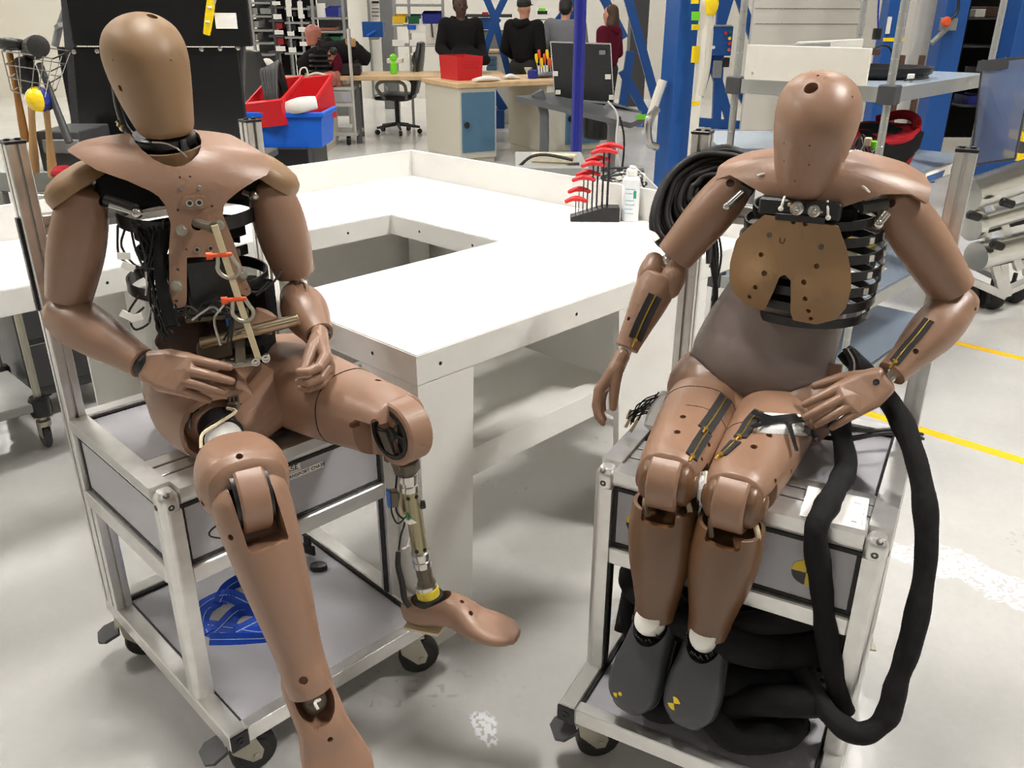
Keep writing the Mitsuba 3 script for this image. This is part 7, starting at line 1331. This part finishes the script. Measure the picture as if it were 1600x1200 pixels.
part(rg, 'mesh_panel', sheet(sg.Polygon([(.10, 1.055), (.09, 1.01), (.16, .965), (.20, .955), (.44, .950), (.60, 1.0), (.62, 1.05), (.42, 1.045), (.25, 1.04)]).buffer(.008), lambda u, v: tf(RM, np.column_stack([u, .056 + .25 * np.abs(u - .36) ** 3, v])), .008, .02), M_BLACKM)
part(rg, 'opening', limb([RP(.14, .22, 1.063), RP(.36, .22, 1.060), RP(.62, .23, 1.07)], [.12, .13, .10], [.008, .008, .008], tuple(RM[:3, 1]), n=20, cap=.2), M_BLACKM)
for P_ in ([(.06, .10, 1.06), (.055, .16, 1.125), (.10, .24, 1.12), (.13, .32, 1.06)], [(.60, .08, 1.06), (.68, .12, 1.10), (.73, .20, 1.11), (.72, .30, 1.08)], [(.14, .07, 1.06), (.30, .055, 1.045), (.45, .055, 1.045), (.60, .075, 1.065)]): part(rg, 'lip', tube([RP(*p) for p in P_], .020 if P_[0][0] != .14 else .010, 10, 6), M_REDF)
part(rg, 'zip', tube([RP(.655, .085, 1.06), RP(.69, .10, 1.01), RP(.665, .095, .95)], .004, 6, 4), M_DGREY)
solo('sensor_pods', J(limb([RP(.10, .02, .915), RP(.2, .03, .93)], [.02, .02], None, n=12)), M_GREYM, 'small grey sensor behind the left shoulder of the smaller dummy', 'sensor')
dv = thing('metal_fitting', 'bare metal shaft fitting lying on the rack shelf below the red bag', 'fitting'); part(dv, 'shaft', J(*[cyl(RP(.22 + .03 * i, -.0 + .03, .935), RP(.245 + .03 * i, .03, .935), .016 + .006 * (i % 2), n=16) for i in range(5)]), M_STEEL)
sp_ = thing('white_board', 'white boards at the back of the rack middle shelf', 'board'); part(sp_, 'board', box((.74, .30, .9105), (1.12, .312, 1.01), .002), M_TABW, M=RM)
# electronics and wires behind the smaller dummy's neck
el = thing('sensor_electronics', 'bundle of small electronics and wires behind the neck of the smaller dummy', 'electronics')
ef = C2 + V(.10, .09, .10)
part(el, 'circuit_box', mv(box((-.02, -.02, -.02), (.02, .02, .02), .003), at(near(1330, 250, ef), R3)), M_CAN); part(el, 'circuit_box', mv(box((-.012, -.012, -.02), (.012, .012, .02), .002), at(near(1345, 258, ef), R3)), M_BINN)
for px, py, mm in ((1364, 227, M_GREENB), (1326, 256, M_GREENB), (1356, 222, M_CREAMW), (1320, 262, M_TAPE), (1338, 268, M_TAPE)): part(el, 'connector', mv(box((-.007, -.006, -.009), (.007, .006, .009), .002), at(near(px, py, ef), R3)), mm)
for i in range(12): part(el, 'wire', tube([near(1322 + hr.uniform(-4, 45), 225 + hr.uniform(-15, 55), ef + hr.normal(0, .012, 3)) for _ in range(4)], .0024, 6, 5), M_CABLE if i % 4 else M_ALU_DARK)
part(el, 'wire', tube([near(1300, 268, ef), near(1318, 280, ef + V(0, -.05, 0)), near(1340, 276, ef + V(0, -.05, 0)), near(1352, 250, ef)], .003, 6, 6), M_CABLE)
# loose caster and paper on the lower shelf, yellow box
solo('paper_sheet', box((.25, .10, .4505), (.62, .36, .452), .0003), M_PAPER, 'white paper under the loose caster wheel on the lower rack shelf', 'paper', M=RM)
lc = thing('loose_caster', 'loose black caster wheel lying on the lower rack shelf', 'caster'); o_ = RP(.50, .16, .452 + .045)
for s in (-.017, .017): part(lc, 'wheel', lathe([(0, -.012), (.036, -.012), (.043, -.006), (.043, .006), (.036, .012), (0, .012)], o_ + RM[:3, 0] * s * .8 - RM[:3, 1] * s * .6, RM[:3, 0] * .8 - RM[:3, 1] * .6, n=28), M_RUBBER)
part(lc, 'tyre_gap', lathe([(.030, -.006), (.030, .006)], o_, RM[:3, 0] * .8 - RM[:3, 1] * .6, n=24), M_GREYM)
yb = thing('yellow_box', 'yellow box on the lower rack shelf under the left arm of the smaller dummy', 'box'); part(yb, 'body', box((.78, .30, .4505), (1.02, .54, .62), .006), M_YEL, M=RM)
# hanging clear vinyl sheet
vs = thing('vinyl_sheet', 'clear bluish vinyl sheet with a dark border hanging at the right edge', 'sheet')
vq = [aty(1535, 100, 3.75), aty(1618, 90, 3.45), aty(1586, 248, 3.45), aty(1517, 258, 3.75)]
part(vs, 'sheet', trimesh.Trimesh(vq, [[0, 1, 2], [0, 2, 3]], process=False), 'mat_vinyl_sheet', False)
part(vs, 'border', J(*[cyl(vq[i], vq[(i + 1) % 4], .0045, n=8) for i in (1, 2, 3)]), M_DGREY); part(vs, 'top_band', hull([vq[0] + V(-.02, 0, .012), vq[1] + V(.02, 0, .012), vq[0] + V(-.02, .003, -.03), vq[1] + V(.02, .003, -.03), vq[0] + V(-.02, -.004, .012), vq[1] + V(.02, -.004, -.03)]), M_DGREY)
part(vs, 'hook', cyl(vq[0] + V(.12, -.02, -.01), vq[0] + V(.12, .06, .02), .005, n=8), M_BLACK)
part(vs, 'hanger', cyl(vq[0] + V(0, 0, .012), RP(RX, 0, 1.30), .006, n=8), M_DGREY)
# polished tube rig on casters
tr = thing('tube_rig', 'rig of polished aluminium tubes on a castered slot-profile stand at the right', 'machine')
M_POL = mat('polished_aluminium', (222, 222, 218), rough=.2, metal=1.)
to = V(2.62, 4.62, 0)
def tubeN(p, q, r_, fl=None):
    p, q = np.array(p), np.array(q); k = part(tr, 'tube', J(cyl(p, q, r_, n=32)), M_POL)
    if fl: part(k, 'end_disk', lathe([(0, 0), (fl, 0), (fl, .05), (r_, .06)], p - nrm(q - p) * .055, q - p, n=36), M_POL)
tubeN(aty(1512, 305, 4.3), aty(1640, 262, 4.5), .085); tubeN(aty(1528, 350, 4.3), aty(1650, 315, 4.5), .045, .075); tubeN(aty(1537, 398, 4.3), aty(1650, 370, 4.5), .07, .074)
part(tr, 'black_rail', J(bar((1520, 314), (1640, 285), 4.33, .03, .03, 4.5), bar((1550, 412), (1640, 392), 4.33, .02, .03, 4.5), bar((1535, 362), (1640, 336), 4.36, .02, .02, 4.5)), M_BLACK)
for (p, q, y0, y1) in (((1550, 300), (1592, 420), 4.4, 4.4), ((1525, 310), (1565, 455), 4.4, 4.4), ((1498, 430), (1570, 462), 4.4, 4.4), ((1505, 405), (1572, 438), 4.4, 4.6), ((1572, 455), (1640, 425), 4.4, 4.6), ((1565, 395), (1572, 462), 4.4, 4.4), ((1600, 380), (1606, 430), 4.5, 4.5)):
    part(tr, 'profile', bar(p, q, y0, .04, .04, y1), M_ALU)
for px, py in ((1542, 465), (1576, 455), (1505, 458)):
    c_ = atz(px, py + 17, 0) + V(0, 0, .062); part(tr, 'caster', J(cyl(c_ - V(.035, -.02, 0), c_ + V(-.008, .02, 0), .062, n=24, b=.008), cyl(c_ + V(.008, -.02, 0), c_ + V(.035, .02, 0), .062, n=24, b=.008), cyl(c_, c_ + V(0, 0, .11), .012)), M_BLACK)
for px, py in ((1558, 384), (1574, 318), (1522, 338)): part(tr, 'lever', limb([aty(px - 8, py - 3, 4.22), aty(px + 8, py + 2, 4.22)], [.022, .02], None, n=12), M_BLACK)
ym_ = thing('yellow_machine', 'yellow machine base at the far right behind the tube rig', 'machine'); part(ym_, 'leg', bxp(1592, 252, 1640, 900, 6.22, .15), M_DGREY); part(ym_, 'base', bxp(1590, 240, 1680, 252, 6.2, .2), M_YEL); part(ym_, 'base', bxp(1600, 205, 1680, 222, 6.2, .2), M_YEL); part(ym_, 'housing', bxp(1596, 222, 1680, 240, 6.2, .2), M_DGREY); part(ym_, 'arm', bxp(1604, 150, 1680, 204, 6.2, .2), M_GREYM)
# -- blue posts, cream column and black shelves beyond the rack
def post_thing(label, x0, x1, Y, bands=(), m=M_BLUE, name='steel_post', cat='post', bottom=None):
    a = aty((x0 + x1) / 2, 60, Y); w = aty(x1, 60, Y)[0] - aty(x0, 60, Y)[0]; k = thing(name, label, cat); part(k, 'post', box((a[0] - w / 2, Y, 0), (a[0] + w / 2, Y + w, ZC - .002), .006), m)
    for y0, y1, mm in bands: part(k, 'band', bxp(x0 - 1, y0, x1 + 1, y1, Y - .006, .005, 0), mm)
    return k
p1 = post_thing('blue steel post with a yellow band left of the cream column', 1381, 1412, 8.6, [(59, 65, M_YEL)]); part(p1, 'white_plate', bxp(1386, 26, 1392, 53, 8.58, .015, 0), M_TAPE)
post_thing('cream column between the two blue posts at the right', 1424, 1462, 9.0, m=M_TABW, name='cream_column', cat='column')
p2 = post_thing('blue steel post with an orange switch at the right', 1470, 1506, 8.4); part(p2, 'switch_box', bxp(1474, 28, 1496, 48, 8.3, .08), M_GREYM); part(p2, 'switch', lathe([(.0, .06), (.035, .06), (.045, .03), (.03, 0)], aty(1481, 34, 8.2), (0, 1, 0), n=16), M_ORANGE); part(p2, 'conduit', rod((1478, 46), (1455, 68), 8.3, .025), M_GREYM)
part(p2, 'wire', tube([aty(1498, -10, 8.3), aty(1496, 18, 8.3), aty(1484, 32, 8.28)], .012, 6, 5), M_CABLE)
hd_ = thing('hanging_controller', 'small black controller hanging on a cord by the blue post', 'controller'); part(hd_, 'box', bxp(1366, 44, 1378, 62, 5.2, .03), M_BLACK); part(hd_, 'cord', tube([aty(1374, -12, 5.2), aty(1372, 20, 5.2), aty(1372, 44, 5.2)], .005, 6, 4), M_BINN)
bs_ = thing('black_shelving', 'dark shelving of purple and grey boxes at the far right', 'shelving')
part(bs_, 'back', bxp(1500, -60, 1640, 215, 9.6, .03), M_BLACKM); part(bs_, 'side', bxp(1498, -60, 1504, 215, 8.9, .7), M_BLACKM)
for y in (28, 72, 119, 165): part(bs_, 'shelf', bxp(1503, y, 1640, y + 3, 8.95, .64), M_DGREY)
for i, (x0, y0, x1, y1, mm, lab) in enumerate(((1524, 14, 1540, 27, M_BEIGE, 'pale folded pack on the dark shelving'), (1540, 10, 1562, 27, M_HAIRB, 'brown pack on the top of the dark shelving'), (1512, 150, 1526, 164, M_BINN, 'navy box on the lower dark shelving'), (1528, 148, 1545, 164, mat('purple_box', (70, 54, 130), rough=.6), 'purple box on the lower dark shelving'), (1545, 155, 1560, 164, M_BINN, 'flat navy box on the lower dark shelving'), (1530, 106, 1552, 118, M_DGREY, 'dark grey box on the middle dark shelving'))):
    solo('stored_box', bxp(x0, y0, x1, y1, 9.05, .3), mm, lab, 'box')
post_thing('bright blue post at the right edge of the picture', 1585, 1640, 8.3)
struct('wall_panel', bxp(1168, -90, 1424, 300, 12.4, .1), M_WALL, label='grey panelled wall behind the rack')
for y in (13, 37): struct('trim', bxp(1180, y, 1352, y + .8, 12.39, .008, 0), M_GREYM, label='joint of the panelled wall')
cnt = thing('brown_bench', 'narrow brown bench top seen behind the rack post', 'bench'); part(cnt, 'top', bxp(1334, 76, 1376, 86, 6.5, .3), M_HAIRB); part(cnt, 'leg', bxp(1338, 86, 1344, 900, 6.52, .05), M_HAIRB); part(cnt, 'leg', bxp(1366, 86, 1372, 900, 6.52, .05), M_HAIRB)
st_ = thing('grey_worktop', 'grey worktop with a white edge left of the smaller dummy head', 'worktop'); part(st_, 'top', bxp(1130, 232, 1260, 242, 4.4, .7), M_SHELFB); part(st_, 'edge', bxp(1130, 242, 1260, 252, 4.39, .03), M_TABW); part(st_, 'leg', bxp(1140, 252, 1148, 900, 4.42, .04), M_GREYM); part(st_, 'leg', bxp(1245, 252, 1253, 900, 4.42, .04), M_GREYM)
